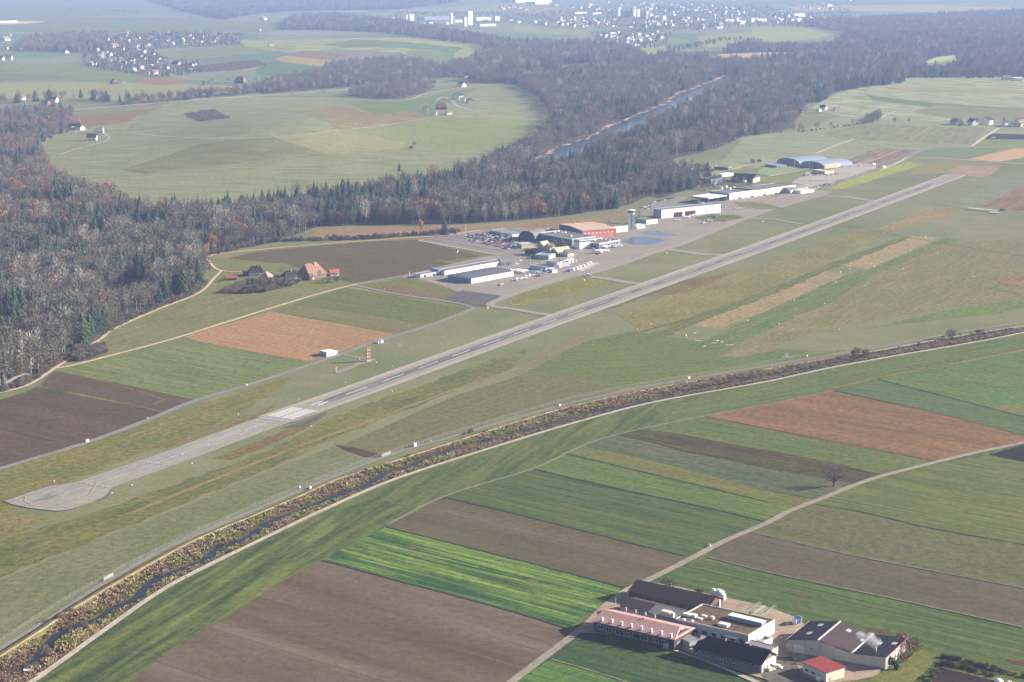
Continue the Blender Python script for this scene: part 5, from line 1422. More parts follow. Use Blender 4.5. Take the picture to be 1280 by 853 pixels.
# 3 middle barn with two-tone roof
b = Bld('low_barn', 'low barn with half brown half grey roof between pink hall and dark barn', 'barn', (776,757.5), (849,775.5), (862.5,764), 4.6)
b.walls(W_BEIGE, 'x', 6.6); b.gable(R_MAR, 6.7, 'x', ov=0.5)
xa, xb = sorted((b.X(b.L*0.47), b.X(b.L+0.5)))
side = 0
mb = MB(); yy0, yy1 = -0.5, b.W*0.5-0.12; k = (6.7-4.6)/(b.W*0.5)
mb.slab([(xa, yy0, 4.6+yy0*k+0.31), (xb, yy0, 4.6+yy0*k+0.31), (xb, yy1, 4.6+yy1*k+0.31), (xa, yy1, 4.6+yy1*k+0.31)], 0.05)
mb.build('grey_roof_half', R_GREY, b.root)
b.at_px(833, 769, 5.4, 5, 3.2, 2.2, W_CREAM, 'plant_box'); b.at_px(841, 772, 5.0, 1.6, 1.6, 2.4, FRAME, 'roof_vent')
# 4 flat roofed central building
b = Bld('central_building', 'flat roofed farm building with mossy gravel roof and white east wall', 'farm building', (844.4,774.2), (935.6,794.8), (966.5,775), 7.0)
b.walls(plain('blue_shade_wall', (0.42,0.44,0.50), var=0.06)); b.flat(R_GRAV, 0.45, W_CREAM)  # front wall's shade is put into its bluish colour; sunlit end stays white
b.panel('b', 0.02, b.W-0.02, 0, 6.6, W_WHITE, 'white_wall_cladding', out=0.05)
p = b.loc(930, 774, 7.0); q = b.loc(911, 769, 7)
mb = MB(); a1 = b.loc(909.5,769.5,8.8); a2 = b.loc(952,779.5,8.8); d = (a2-a1); d.z = 0; dn = d.normalized(); nn = Vector((-dn.y, dn.x, 0)) 
if nn.y < 0: nn = -nn
c0 = Vector((a1.x, a1.y, 6.9)); c1 = Vector((a2.x, a2.y, 6.9))
mb.slab([c0+Vector((0,0,2.2)), c1+Vector((0,0,2.2)), c1+nn*4.5+Vector((0,0,2.2)), c0+nn*4.5+Vector((0,0,2.2))], 0.3, 0)
for A_, B_ in ((c0, c1), (c1, c1+nn*4.5), (c1+nn*4.5, c0+nn*4.5), (c0+nn*4.5, c0)):
    i_ = 0.15*0; mb.face([A_, B_, B_+Vector((0,0,1.9)), A_+Vector((0,0,1.9))], 1)
mb.build('long_skylight', [R_WHITE, W_BLUE], b.root)
for (x, y, sx, sy, sz) in ((262,535,4.2,2.6,1.3),(335,540,3.6,2.6,1.2),(425,575,2.6,1.8,0.6),(485,540,2.6,1.8,0.6),(590,575,1.6,1.4,1.4),(745,665,5.2,3.2,1.3),(325,610,1.2,1.2,0.7),(215,590,1.2,1.2,0.7)):
    b.at_px(835+x/10.667, 720+y/10.667, 7.0, sx, sy, sz, FRAME, 'roof_box')
b.bx(-0.6, b.L*0.42, -0.1, b.W*0.02, 7.4, 7.5, METAL, 'gutter') if False else None
for k in range(6): b.panel('b', 2+k*4.4, 4.2+k*4.4, 1.2, 3.2, plain('cream_shutters', (0.62,0.50,0.36), var=0.06), 'window_shutter', out=0.09)
for k in range(8): b.panel('f', 5+k*5.2, 7.5+k*5.2, 2.6, 4.2, GLASS, frame=W_BLUE)
# white canopies in front of it
for i, (px0, py0, px1, py1, w) in enumerate(((894.5,788.2,911,792.6,2.2),(907,793.5,923,797.6,4.2),(918,793.8,933,797.4,1.8))):
    a = G(px0, py0, 5.2); c = G(px1, py1, 5.2); d = c-a; ang = math.atan2(d.y, d.x); L = d.length
    t = thing('canopy', (a.x, a.y, 0), ang, ('left white flat canopy', 'wide middle white flat canopy', 'right narrow white flat canopy')[i]+' in front of the mossy flat roof', 'canopy')
    mb = MB(); mb.box(0, L, -w/2, w/2, 4.95, 5.2+0.02*i); mb.build('canopy_roof', R_WHITE, t)
    for sx in (0.3, L-0.3):
        for sy in (-w/2+.2, w/2-.2):
            mb = MB(); mb.tube((sx, sy, 0), (sx, sy, 4.95), 0.09, 0.09, 6); mb.build('post', METAL, t)
# small annex with lit hip, grey shed between
b = Bld('grey_shed', 'small grey roofed shed between pink hall and dark roofed house row', 'shed', (850,797.5), (862,803), (869,796.5), 4.0)
b.walls(W_GREY); b.flat(R_GREY, 0.1)
b.panel('f', 1, 3, 0, 2.4, DOOR_M, 'door')
# 5 dark roofed house row
b = Bld('house_row', 'dark roofed house row with small windows in deep shade at the field edge', 'house', (867,809), (951.5,830), (965.5,817.5), 5.2)
b.walls(plain('shade_dark_render', (0.16,0.13,0.125), var=0.1), 'x', 9.2); b.gable(R_DARK, 9.3, 'x', ov=0.9, hip=((4.5, 0) if not b.flip else (0, 4.5)))  # dark wall and roof colours carry the shade of the sides facing away
n = int(b.L/3.4)
for k in range(n): b.panel('f', 1.4+k*3.4, 2.7+k*3.4, 3.0, 4.3, GLASS, frame=plain('pale_pink_shutters', (0.48,0.38,0.36), var=0.05))
for k in range(0, n, 2): b.panel('f', 1.4+k*3.4, 2.7+k*3.4, 0.7, 2.0, GLASS, frame=FRAME)
b.panel('b', 1.0, b.W-1, 0.3, 5.6, plain('lit_cream_gable', (0.68,0.58,0.48), var=0.07), 'lit_gable_panel', out=0.05)  # paler panel over the gable end: sunlight put into the colour
for k in range(3): b.panel('b', 2.2+k*3.2, 3.4+k*3.2, 1.2, 2.5, GLASS, frame=plain('red_shutters', (0.40,0.12,0.08), var=0.05), out=0.12)
b.bx(b.L*0.35, b.L*0.35+0.9, b.W*0.45, b.W*0.45+0.9, 8.4, 10.3, plain('chimney_brick', (0.30,0.17,0.12)), 'chimney')
b.bx(b.L*0.7, b.L*0.7+0.9, b.W*0.5, b.W*0.5+0.9, 8.4, 10.3, MATS['chimney_brick'], 'chimney')
# bus-like trailer parked in the shade
p = G(913, 829)
t = thing('trailer', (p.x, p.y, 0), ROWS, 'long pale trailer parked in the shade of the house row', 'trailer')
mb = MB(); mb.box(-4.5, 4.5, -1.2, 1.2, 0.9, 3.2); mb.build('body', plain('trailer_pink_white', (0.60,0.52,0.54)), t)
for sx in (-3, 3):
    mb = MB(); mb.tube((sx, -1.25, 0.5), (sx, 1.25, 0.5), 0.5, 0.5, 10); mb.build('wheel', W_DARK, t)
# 7 grey roofed block
b = Bld('grey_block', 'narrow grey roofed block with white end wall beside the yard', 'farm building', (931,804.5), (964.5,813), (970,808), 6.0)
b.walls(plain('pinkish_render', (0.42,0.33,0.30), var=0.08)); b.flat(R_GREY, 0.25, METAL); b.panel('b', 0.05, b.W-0.05, 0, 5.8, W_WHITE, 'white_wall_cladding', out=0.05)
# white stair annex
b = Bld('white_annex', 'low white annex with roof terrace at the foot of the white wall', 'annex', (945,800.5), (955,803.5), (962,798), 4.2)
b.walls(W_WHITE); b.flat(R_GREY, 0.8, W_WHITE); b.panel('f', 1, 2, 0, 2.2, DOOR_M, 'door')
# 8 three-bay hall
b = Bld('workshop_hall', 'large workshop hall with three dark roof bays and beige panel walls', 'workshop', (985,799.8), (1107.5,822.5), (1137,799.5), 6.0)
b.profile([R_NAVY, R_MAR, R_NAVY], [(0, 6.0), (0.315, 8.6), (0.66, 5.0), (1.0, 6.4)], W_BEIGE)  # blue-black on slopes turned from the sun: their shade in the colour
mb = MB(); x = b.X(b.L*0.315); mb.box(x-0.35, x+0.35, -0.5, b.W+0.5, 8.75, 9.05); mb.build('ridge_cap', FRAME, b.root)
mb = MB(); x = b.X(b.L*0.66); mb.box(x-0.35, x+0.35, -0.5, b.W+0.5, 5.22, 5.5); mb.build('valley_gutter', FRAME, b.root)
mb = MB(); x = b.X(-0.55); mb.box(min(x, x+.25), max(x, x+.25), -0.5, b.W+0.5, 6.0, 6.25); mb.build('gutter', FRAME, b.root)
mb = MB(); x = b.X(b.L+0.5); mb.box(x-0.15, x+0.15, -0.5, b.W+0.5, 6.4, 6.65); mb.build('gutter', plain('red_flashing', (0.38,0.05,0.07)), b.root)
def roofz(fr): 
    P = [(0, 6.0), (0.315, 8.6), (0.66, 5.0), (1.0, 6.4)]
    for (a, za), (c, zc) in zip(P, P[1:]):
        if a <= fr <= c: return za+(zc-za)*(fr-a)/(c-a), (zc-za)/(c-a)/b.L
    return 6, 0
for (x, y, o) in ((910,100,5),(760,205,5),(222,310,6),(415,390,6),(630,440,6),(830,455,6)):
    px, py = (940+x/10.667, 773+y/10.667) if o == 5 else (1040+x/10.667, 760+y/10.667)
    p = b.loc(px, py, 7.2); fr = b.X(p.x)/b.L if not b.flip else (b.L-p.x)/b.L; fr = min(0.97, max(0.03, fr)); z, sl = roofz(fr)
    if b.flip: sl = -sl
    mb = MB(); mb.slab([(p.x-1.1, p.y-1.8, z-1.1*sl+0.42), (p.x+1.1, p.y-1.8, z+1.1*sl+0.42), (p.x+1.1, p.y+1.8, z+1.1*sl+0.42), (p.x-1.1, p.y+1.8, z-1.1*sl+0.42)], 0.2); mb.build('skylight', plain('skylight_grey', (0.42,0.43,0.44), rough=0.3), b.root)
b.panel('f', 3.2, 8.4, 0, 4.4, plain('roller_door_white', (0.62,0.62,0.64)), 'roller_door', out=0.12)
b.panel('f', 11, 13, 3.4, 3.9, plain('blue_sign', (0.10,0.20,0.50)), 'sign', out=0.1)
b.panel('f', b.L*0.33, b.L*0.33+0.3, 0, 7.6, METAL, 'downpipe', out=0.2)
for k in range(int(b.L/2.6)-6):
    a = 15.5+k*2.6
    if a < b.L-1 and abs(a-b.L*0.33) > 0.5: b.panel('f', a, a+0.14, 0, min(roofz(a/b.L)[0], 8)-0.5, W_GREY, 'wall_rib', out=0.1)
for k in range(6): b.panel('b', 1.5+k*4, 2.3+k*4, 0, 5.8, plain('cream_pilaster', (0.62,0.52,0.42)), 'pilaster', out=0.25)  # cream pilasters on the end wall
p = b.loc(1094.8, 816, 6.2)
mb = MB(); mb.tube((p.x, p.y, 4.8), (p.x, p.y, 7.6), 0.28, 0.28, 8); mb.tube((p.x, p.y, 7.6), (p.x, p.y, 7.9), 0.45, 0.3, 8); mb.build('chimney', METAL, b.root)
chim = b.root.matrix_world if False else (b.o+b.u*p.x+b.n*p.y)
# smoke drifting off the chimney: small soft volumes
def smoke():
    m = D2.materials.new('white_smoke'); m.use_nodes = True; nt = m.node_tree
    for n in list(nt.nodes):
        if n.type == 'BSDF_PRINCIPLED': nt.nodes.remove(n)
    v = nt.nodes.new('ShaderNodeVolumePrincipled'); v.inputs['Color'].default_value = (0.95,0.95,0.96,1)
    tc = N(nt, 'ShaderNodeTexCoord'); ln = N(nt, 'ShaderNodeVectorMath', operation='LENGTH'); nt.links.new(tc.outputs['Object'], ln.inputs[0])
    nn = NOISE(nt, N(nt, 'ShaderNodeNewGeometry').outputs['Position'], 0.55, 5, 0.65)
    e = MATH(nt, 'SUBTRACT', 1.0, ln.outputs['Value'], clamp=True); d = MATH(nt, 'MULTIPLY', e, MATH(nt, 'MULTIPLY_ADD', nn, 5.0, -1.9, clamp=True))
    nt.links.new(MATH(nt, 'MULTIPLY', d, 0.9), v.inputs['Density']); nt.links.new(v.outputs[0], nt.nodes['Material Output'].inputs['Volume'])
    r = random.Random(2); bm = bmesh.new(); bmesh.ops.create_icosphere(bm, subdivisions=2, radius=1.0); me = D2.meshes.new('smoke_puff'); bm.to_mesh(me); bm.free(); me.materials.append(m)
    root = thing('smoke', (chim.x, chim.y, 8.0), 0, 'white smoke puffing from the small chimney on the workshop roof', 'smoke')
    for i, (dx, dy, dz, s) in enumerate(((-0.2,0.4,0.7,1.3),(-1.2,1.8,1.8,2.6),(0.8,3.0,2.6,2.9),(-3.2,3.6,2.8,3.3),(-1.6,6.0,3.8,3.0),(-6.2,7.0,4.3,2.8))):
        o = D2.objects.new('puff', me); C.objects.link(o); o.parent = root; o.location = (dx, dy, dz); o.scale = (s, s, s*0.8)
smoke()
# 9 red roofed outbuilding
b = Bld('red_roofed_outbuilding', 'small cream outbuilding with crimson sheet roof at the bottom edge', 'outbuilding', (1003.8,828.3), (1032.8,841.4), (1047.3,831.6), 5.0)
b.walls(plain('pale_cream', (0.60,0.57,0.46), var=0.05)); mb = MB(); mb.slab([(-.5,-.5,5.25),(b.L+.5,-.5,5.25),(b.L+.5,b.W+.5,5.85),(-.5,b.W+.5,5.85)], 0.25); mb.build('roof', R_CRIM, b.root)
for a in (1.6, 6.0, 10.4):
    if a+2.4 < b.L: b.panel('f', a, a+2.4, 1.4, 2.7, GLASS, frame=FRAME)
b.panel('b', 2, 3, 0, 2.2, DOOR_M, 'door')
def van(px, py, ang, label, col, L=5.0, H=2.2):
    p = G(px, py); t = thing('van', (p.x, p.y, 0), ang, label, 'van'); m = plain('van_paint_%d' % int(col[0]*100+col[2]*1000), col, rough=0.35, var=0.02)
    mb = MB(); w = 0.95
    prof = [(-L/2, 0.4), (L/2, 0.4), (L/2, 1.1), (L/2-0.9, 1.3), (L/2-1.5, H), (-L/2, H)]
    mb.loft([[(x, -w, z) for x, z in prof], [(x, w, z) for x, z in prof]]); mb.build('body', m, t)
    mb = MB(); mb.slab([(L/2-0.98, -w*.86, 1.36), (L/2-0.98, w*.86, 1.36), (L/2-1.46, w*.86, H-0.1), (L/2-1.46, -w*.86, H-0.1)], -0.03)
    for sy in (-w-.01, w+.01): mb.box(L/2-2.4, L/2-1.5, sy-.012, sy+.012, 1.3, H-0.25)
    mb.build('window', GLASS, t)
    for sx in (-L/2+0.9, L/2-0.9):
        for sy in (-w, w-0.2):
            q = MB(); q.tube((sx, sy, 0.33), (sx, sy+0.22, 0.33), 0.34, 0.34, 10); q.build('wheel', W_DARK, t)
    return t
van(1026.5, 850.5, ROWS+1.4, 'white van parked beside the crimson roofed outbuilding', (0.80,0.80,0.78), 5.5, 2.5)
van(988.5, 809, ROWS+1.6, 'white van parked in the shade left of the workshop hall', (0.62,0.62,0.64))
van(972, 836, ROWS+0.2, 'white van parked by the lit gable of the house row', (0.80,0.79,0.74), 4.6, 2.0)
van(964, 839, ROWS+1.3, 'small pale green van beside the lit gable of the house row', (0.50,0.58,0.42), 4.2, 1.9)
van(1052, 838, ROWS, 'dark blue van in the shade behind the crimson roofed outbuilding', (0.05,0.08,0.20), 4.6, 1.8)
# blue tipper container and green conveyors
p = G(996, 780)
t = thing('tipper_trailer', (p.x, p.y, 0), 0.9, 'blue tipper trailer with white ends standing at the yard edge', 'trailer')
mb = MB(); mb.loft([[(-2.2,-1.2,1.0),(2.2,-1.2,1.0),(2.6,-1.3,3.2),(-2.6,-1.3,3.2)], [(-2.2,1.2,1.0),(2.2,1.2,1.0),(2.6,1.3,3.2),(-2.6,1.3,3.2)]]); mb.build('tub', plain('tipper_blue', (0.03,0.07,0.22), rough=0.4), t)
for sx in (-2.75, 2.55): mb = MB(); mb.box(sx, sx+0.2, -1.35, 1.35, 0.9, 3.4); mb.build('end_wall', FRAME, t)
for sx in (-1.2, 1.2): mb = MB(); mb.tube((sx, -1.3, 0.5), (sx, 1.3, 0.5), 0.5, 0.5, 10); mb.build('wheel', W_DARK, t)
mint = plain('mint_green_steel', (0.42,0.66,0.46), rough=0.5, var=0.05)
def conveyor(px0, py0, h0, px1, py1, h1, label):
    a = G(px0, py0, h0); c = G(px1, py1, h1); t = thing('conveyor', (a.x, a.y, 0), 0, label, 'conveyor')
    A_ = Vector((0, 0, h0)); B_ = Vector((c.x-a.x, c.y-a.y, h1)); d = (B_-A_).normalized(); n = Vector((-d.y, d.x, 0)).normalized()
    for sgn in (-0.5, 0.5):
        mb = MB(); mb.tube(A_+n*sgn, B_+n*sgn, 0.16, 0.16, 5); mb.build('beam', mint, t)
        mb = MB(); mb.tube((B_+n*sgn*2), (B_.x+n.x*sgn*2, B_.y+n.y*sgn*2, 0), 0.14, 0.14, 5); mb.build('leg', mint, t)
    mb = MB(); mb.tube(A_, (A_.x, A_.y, 0), 0.14, 0.14, 5); mb.build('leg', mint, t)
    mb = MB()
    for k in range(7): q = A_+(B_-A_)*(k+0.5)/7; mb.tube(q-n*0.5, q+n*0.5, 0.07, 0.07, 4)
    mb.build('rung', FRAME, t)
conveyor(933.5, 762.5, 2.0, 950, 752.8, 5.0, 'left mint green conveyor frame behind the mossy roof')
conveyor(951.5, 768.5, 2.0, 968.5, 756.8, 5.6, 'right mint green conveyor frame with upright legs at the yard edge')
conveyor(943, 765.5, 1.6, 956, 757.5, 3.4, 'low middle pale green conveyor between the two taller frames')
for i, (px, py) in enumerate(((893,745.5),(900,748),(903,750.5))):
    p = G(px, py); t = thing('tank', (p.x, p.y, 0), ROWS, ('left small', 'large middle', 'right')[i]+' white tank at the far end of the dark barn', 'tank'); s = (1.3, 2.0, 1.5)[i]
    mb = MB(); mb.box(-s,s,-s*.7,s*.7,0.5,2.2+s*0.9); mb.box(-s*.9,s*.2,-s*.5,s*.5,2.2+s*.9,2.9+s*.9); mb.build('shell', R_WHITE, t, smooth=False)
    for k in range(3): mb = MB(); a = k*2.09; mb.tube((math.cos(a)*s*.8, math.sin(a)*s*.8, 0), (math.cos(a)*s*.8, math.sin(a)*s*.8, 0.6), 0.12, 0.12, 5); mb.build('leg', METAL, t)
p = G(769.5, 758.5); t = thing('flagpole', (p.x, p.y, 0), 0, 'white pole standing in the dark shadow at the pink hall corner', 'pole')
mb = MB(); mb.tube((0,0,0), (0,0,5.2), 0.14, 0.08, 6); mb.build('pole', FRAME, t); mb = MB(); mb.box(-.5,.5,-.5,.5,0,0.3); mb.build('base', CONC, t)
for i, (px, py) in enumerate(((984,791.5),(986,783))):
    p = G(px, py); t = thing('yard_lamp', (p.x, p.y, 0), 0, ('near', 'far')[i]+' one of two thin lamp posts on the farm yard', 'lamp post')
    mb = MB(); mb.tube((0,0,0), (0,0,5), 0.09, 0.06, 6); mb.build('pole', METAL, t); mb = MB(); mb.box(-.5,.1,-.15,.15,4.95,5.1); mb.build('lamp_head', METAL, t)
# hedges, soil bed and silage domes at lower right
def hedge_things():
    row('hedge', [(1178,822),(1200,826.5),(1240,837),(1290,850),(1340,864)], 1.8, ['shrub','shrub','redshrub'], 1.1, 0.32, 0.46, 'outer trimmed hedge at the lower right corner', 'hedge', 51)
    row('hedge', [(1175,829),(1195,834),(1222,841),(1247,848)], 2.8, ['shrub','evergreen_bush','redshrub'], 1.3, 0.35, 0.5, 'inner overgrown hedge at the lower right corner', 'hedge', 52)
    band('garden_scrub', [(1150,850),(1163,838),(1176,831),(1183,836),(1172,848),(1160,860)], ['redshrub','shrub','evergreen_bush'], 2.2, 0.25, 0.42, 'brown garden scrub left of the dark soil bed', 'scrub', 53)
hedge_things()
poly('garden_lawn', [(1178,829),(1290,858),(1290,890),(1236,890),(1150,870),(1165,850),(1183,836)], MATS['farm_lawn_grass'], 9)
poly('soil_bed', [(1182,837),(1236,850.5),(1262,858),(1250,890),(1160,870),(1167,850)], field_mat('dark_soil', alb((84,74,72),950), alb((74,64,62),950), ROWS, 0.3, 0.4), 10)
for i, (px, py) in enumerate(((1248,853),(1261,855))):
    p = G(px, py); bm = bmesh.new(); bmesh.ops.create_uvsphere(bm, u_segments=16, v_segments=8, radius=2.3 if i == 0 else 1.8); 
    for vtx in bm.verts: vtx.co.z = max(0, vtx.co.z)*0.8+vtx.co.x*0.02
    me = D2.meshes.new('silage_cover'); bm.to_mesh(me); bm.free(); me.materials.append(R_WHITE)
    o = D2.objects.new('silage_cover', me); C.objects.link(o); o.location = (p.x, p.y, 0); tag(o, ('large', 'smaller')[i]+' white covered heap at the lower right corner', 'covered heap')

# ------------------------------------------------------------------ generic houses
def wallset(s, mats, n=3): pass
def house(px, py, L, W, h, rh, ang, wm, rm, label, group=None, hip=(0, 0), detail=1, cat='house', name='house', chim=True):
    b = Bld(name, label, cat, None, None, None, h, group, dims=(px, py, L, W, ang))
    b.walls(wm, 'x' if not (hip[0] or hip[1]) else None, rh)
    b.gable(rm, rh, 'x', ov=0.8 if detail else 0.5, hip=hip)
    if chim: b.bx(L*0.6, L*0.6+1.0, W*0.35, W*0.35+1.0, h+0.5, rh+1.2, plain('chimney_render', (0.45,0.36,0.30)), 'chimney')
    if detail:
        for side, ln in (('f', L), ('k', L), ('a', W), ('b', W)):
            n = max(1, int(ln/3.6))
            for k in range(n):
                for z in ((1.0,) if h < 4.5 else (1.0, 3.7)):
                    c = ln*(k+0.5)/n; b.panel(side, c-0.6, c+0.6, z, z+1.4, GLASS, frame=FRAME)
        b.panel('f', L*0.5-0.5, L*0.5+0.5, 0, 2.2, W_WOOD, 'door', out=0.14)
    return b
A55 = math.radians(56)
b = house(389, 347.5, 27, 19, 4.5, 15.5, A55, W_WOOD, R_ORANGE, 'big old farmhouse with huge orange tiled half hip roof', hip=(4, 5), cat='farmhouse', name='farmhouse')
b.panel('f', 3, 7, 0, 3.6, DOOR_M, 'barn_door', out=0.15)
house(333.5, 351, 15, 14, 3.0, 9.0, A55+0.2, W_WOOD, tiles('faded_pink_tiles', (0.44,0.29,0.25)), 'low farm shed with faded pink pyramid roof', hip=(6.5, 6.5), cat='farm building', name='farm_shed', chim=False)
house(320, 344.5, 15, 12, 4.6, 10.0, 0.25, W_WHITE, R_DARK, 'dark roofed house left of the pink pyramid roofed shed', hip=(4, 4))
house(361.5, 351, 14, 12, 4.8, 10.5, 0.5, W_WHITE, R_DARK, 'dark roofed house with white gable between shed and big farmhouse', hip=(4, 0))
house(309.5, 343.5, 9, 6, 3.0, 5.0, 0.3, W_WOOD, R_BROWN, 'small brown roofed annex at the left of the farm hamlet', cat='shed', name='shed', chim=False)
house(290, 350, 10, 6, 2.6, 4.6, 0.1, W_WOOD, R_RED, 'small red roofed hut standing alone in the farm meadow', cat='hut', name='hut', chim=False)
house(417.5, 344.5, 9, 7, 3.6, 6.4, 0.4, W_WHITE, R_RED, 'small white house with red roof behind the big farmhouse', chim=False)
for i, (px, py, s, k) in enumerate(((399,350,0.5,'bare'),(404,352,0.42,'shrub'),(411,354,0.8,'shrub'),(421,353,0.8,'shrub'),(352,343,0.4,'bare'),(367,338,0.35,'bare'),(302,360,0.5,'shrub'),(281,352,0.55,'evergreen_bush'))):
    p = G2(px, py); tree(k, p.x, p.y, ['tall bare tree at the right corner of the big farmhouse','low bush in front of the big farmhouse','spreading bare bush right of the big farmhouse','bare bush at the road junction by the farmhouse','bare tree behind the pink roofed shed','slim bare tree behind the dark roofed white gabled house','low bush at the left end of the farm thicket','dark round bush left of the farm hamlet'][i], None, s*(1.6 if k != 'bare' else 1), rnd=WR_)

# ------------------------------------------------------------------ AIRPORT BUILDINGS
def hangar(label, A, B, C_, h, wall, roof, kind='flat', rh=None, name='hangar', cat='hangar', group=None, **k):
    b = Bld(name, label, cat, A, B, C_, h, group)
    if kind == 'flat': b.walls(wall); b.flat(roof, k.get('par', 0.4), k.get('edge'))
    elif kind == 'arch': b.arch(roof, rh-h, 'y', wallmat=wall)
    elif kind == 'archx': b.arch(roof, rh-h, 'x', wallmat=wall)
    else: b.walls(wall, kind, rh); b.gable(roof, rh, kind, ov=0.4, hip=k.get('hip', (0, 0)))
    return b
b = hangar('long low white fronted hangar row beside the ploughed field', (555.8,339.2), (632.3,325.8), (630.5,322.8), 4.6, W_WHITE, R_ASPH)
for k in range(int(b.L/9)): b.panel('f', 1+k*9, 8.6+k*9, 0, 3.8, plain('hangar_door_white', (0.74,0.72,0.70)), 'hangar_door', out=0.1)
b.panel('f', b.L*0.63, b.L*0.63+4, 0, 4.2, DOOR_M, 'door', out=0.14)
b = hangar('low white shed row continuing left of the long hangar', (525.5,343.6), (548,340), (546,337.8), 3.6, W_WHITE, R_ASPH)
for k in range(int(b.L/4.2)): b.panel('f', 0.8+k*4.2, 3.9+k*4.2, 0, 2.8, GLASS if k % 3 == 1 else DOOR_M, 'door', out=0.1)
b = hangar('small blue arched shelter at the left end of the long hangar', (547,342), (556,341), (554,337.5), 2.2, W_BLUE, plain('pale_blue_sheets', (0.25,0.36,0.55)), 'arch', 5.6, name='shelter', cat='shelter')
b = hangar('dark roofed hangar with white door front facing the apron', (589,348.4), (641.7,339.1), (621.6,333.1), 5.4, W_WHITE, tiles('slate_blue_felt', (0.13,0.13,0.16), (0.10,0.10,0.125), 0.3), 'x', 6.6)
b.panel('a', 0.3, b.W-0.3, 0, 5.0, W_BLUE, 'end_cladding', out=0.08)
for k in range(int(b.L/7)): b.panel('f', 0.8+k*7, 7.2+k*7, 0, 4.4, MATS['hangar_door_white'], 'hangar_door', out=0.1)
for k in (3, 4, 6, 8, 9): b.panel('f', 2+k*5.2, 4.2+k*5.2, 2.6, 3.8, RED_P, 'red_panel', out=0.16)
b = hangar('barn like hangar with arched gable and brownish curved roof', (648,297.5), (668.5,299), (681.5,294.5), 3.5, W_DARK, R_ASPH, 'arch', 12.0)
b = hangar('long terminal building with flat brown roof and shaded blue front', (671.5,291.8), (715,299.6), (724,292.6), 8.0, W_BLUE, R_ASPH, edge=W_WHITE, name='terminal', cat='terminal', par=0.7)
for k in range(int(b.L/5)):
    for z in (1.2, 4.6): b.panel('f', 1.2+k*5, 4.6+k*5, z, z+1.9, GLASS, frame=W_GREY)
for (x, y) in ((890,330),(935,320),(985,335),(1030,335),(1105,380)): b.at_px(610+x/10.667, 260+y/10.667, 8.0, 2.4, 2.0, 1.4, FRAME, 'roof_box')
b = hangar('lower terminal wing with flat brown roof next to the apron', (727,302.2), (749,305), (776,300.6), 6.2, W_BLUE, R_ASPH, edge=W_WHITE, name='terminal_wing', cat='terminal', par=0.6)
for (x, y) in ((350,635),(405,640),(460,650),(552,632),(605,635),(660,650)): b.at_px(700+x/10.667, 240+y/10.667, 6.2, 2.2, 1.8, 1.0, FRAME, 'roof_box')
for k in range(int(b.W/5)): b.panel('b', 0.8+k*5, 4.8+k*5, 0.4, 5.0, GLASS, frame=FRAME)
for k in range(int(b.L/4.4)): b.panel('f', 0.8+k*4.4, 4.0+k*4.4, 1.4, 4.2, GLASS, frame=W_GREY)
b = hangar('white control block between the two terminal roofs', (717.5,299.5), (724.5,300.8), (728,297.6), 10.5, W_WHITE, W_GREY, name='control_block', cat='airport building')
b.panel('f', 0.5, b.L-0.5, 8.2, 9.6, GLASS, frame=FRAME); b.panel('b', 0.3, b.W-0.3, 8.2, 9.6, GLASS, frame=FRAME)
b = hangar('square hangar with bright red door front and orange brown roof', (699,280.5), (728,288.8), (754,281.6), 9.5, plain('dark_blue_shade_wall', (0.07,0.10,0.20)), plain('sandy_roof', (0.52,0.36,0.24)), 'y', 11.0)  # dark blue side walls: their shade is painted into the colour
b.panel('b', -0.1, b.W+0.1, 0, 9.4, W_RED, 'red_front', out=0.10)
for k in range(8): b.panel('b', 2+k*(b.W-4)/8, 2+(k+0.6)*(b.W-4)/8, 5.4, 6.8, FRAME, 'window', out=0.18)
for k in range(3): b.panel('b', 3+k*(b.W-6)/3, 2.4+(k+1)*(b.W-6)/3, 0, 4.6, plain('coral_door', (0.66,0.24,0.18)), 'hangar_door', out=0.16)
b.at_px(722, 280.2, 10.4, 14, 5, 0.25, plain('yellow_patch', (0.72,0.50,0.12)), 'roof_sign_panel')
b = hangar('white fronted two storey hall behind the control tower', (752,281.2), (765.6,283.8), (779,280.8), 7.6, plain('lilac_shade_wall', (0.34,0.37,0.48)), R_ASPH, name='hall', cat='airport building')  # lilac walls have shade painted in; the sunlit front is laid over in white
b.panel('b', -.05, b.W+.05, 0, 7.3, W_WHITE, 'white_front', out=0.08)
for k in range(7): b.panel('b', 0.8+k*(b.W-1)/7, 0.8+(k+0.6)*(b.W-1)/7, 3.4, 5.6, W_YEL, 'window', out=0.14)
for i in range(5): b.at_px(757+i*1.6, 279.8, 7.6, 0.35, 0.35, 3.5, METAL, 'roof_mast')
# control tower
p = G(788.6, 286.8); t = thing('control_tower', (p.x, p.y, 0), 0.15, 'tall white control tower with dark glazed cab above the apron', 'control tower')
mb = MB(); mb.box(-3.4,-1.2,-3.0,3.0,0,18.6); mb.build('shaft', W_WHITE, t); mb = MB(); mb.box(1.2,3.4,-3.0,3.0,0,18.62); mb.build('shaft', W_WHITE, t)
mb = MB(); mb.box(-1.2,1.2,-2.6,2.6,0,18.55); mb.build('stair_glazing', W_GREY, t)
def oct_(r, z): return [(math.cos(a*math.pi/4+0.39)*r, math.sin(a*math.pi/4+0.39)*r, z) for a in range(8)]
mb = MB(); mb.loft([oct_(3.9, 18.6), oct_(4.6, 19.6), oct_(4.6, 20.6)]); mb.build('cab_base', W_WHITE, t)
mb = MB(); mb.loft([oct_(4.1, 20.6), oct_(4.9, 23.2)]); mb.build('cab_window', GLASS, t)
mb = MB(); mb.loft([oct_(5.3, 23.2), oct_(5.3, 23.9), oct_(2, 24.5)]); mb.build('roof', W_WHITE, t)
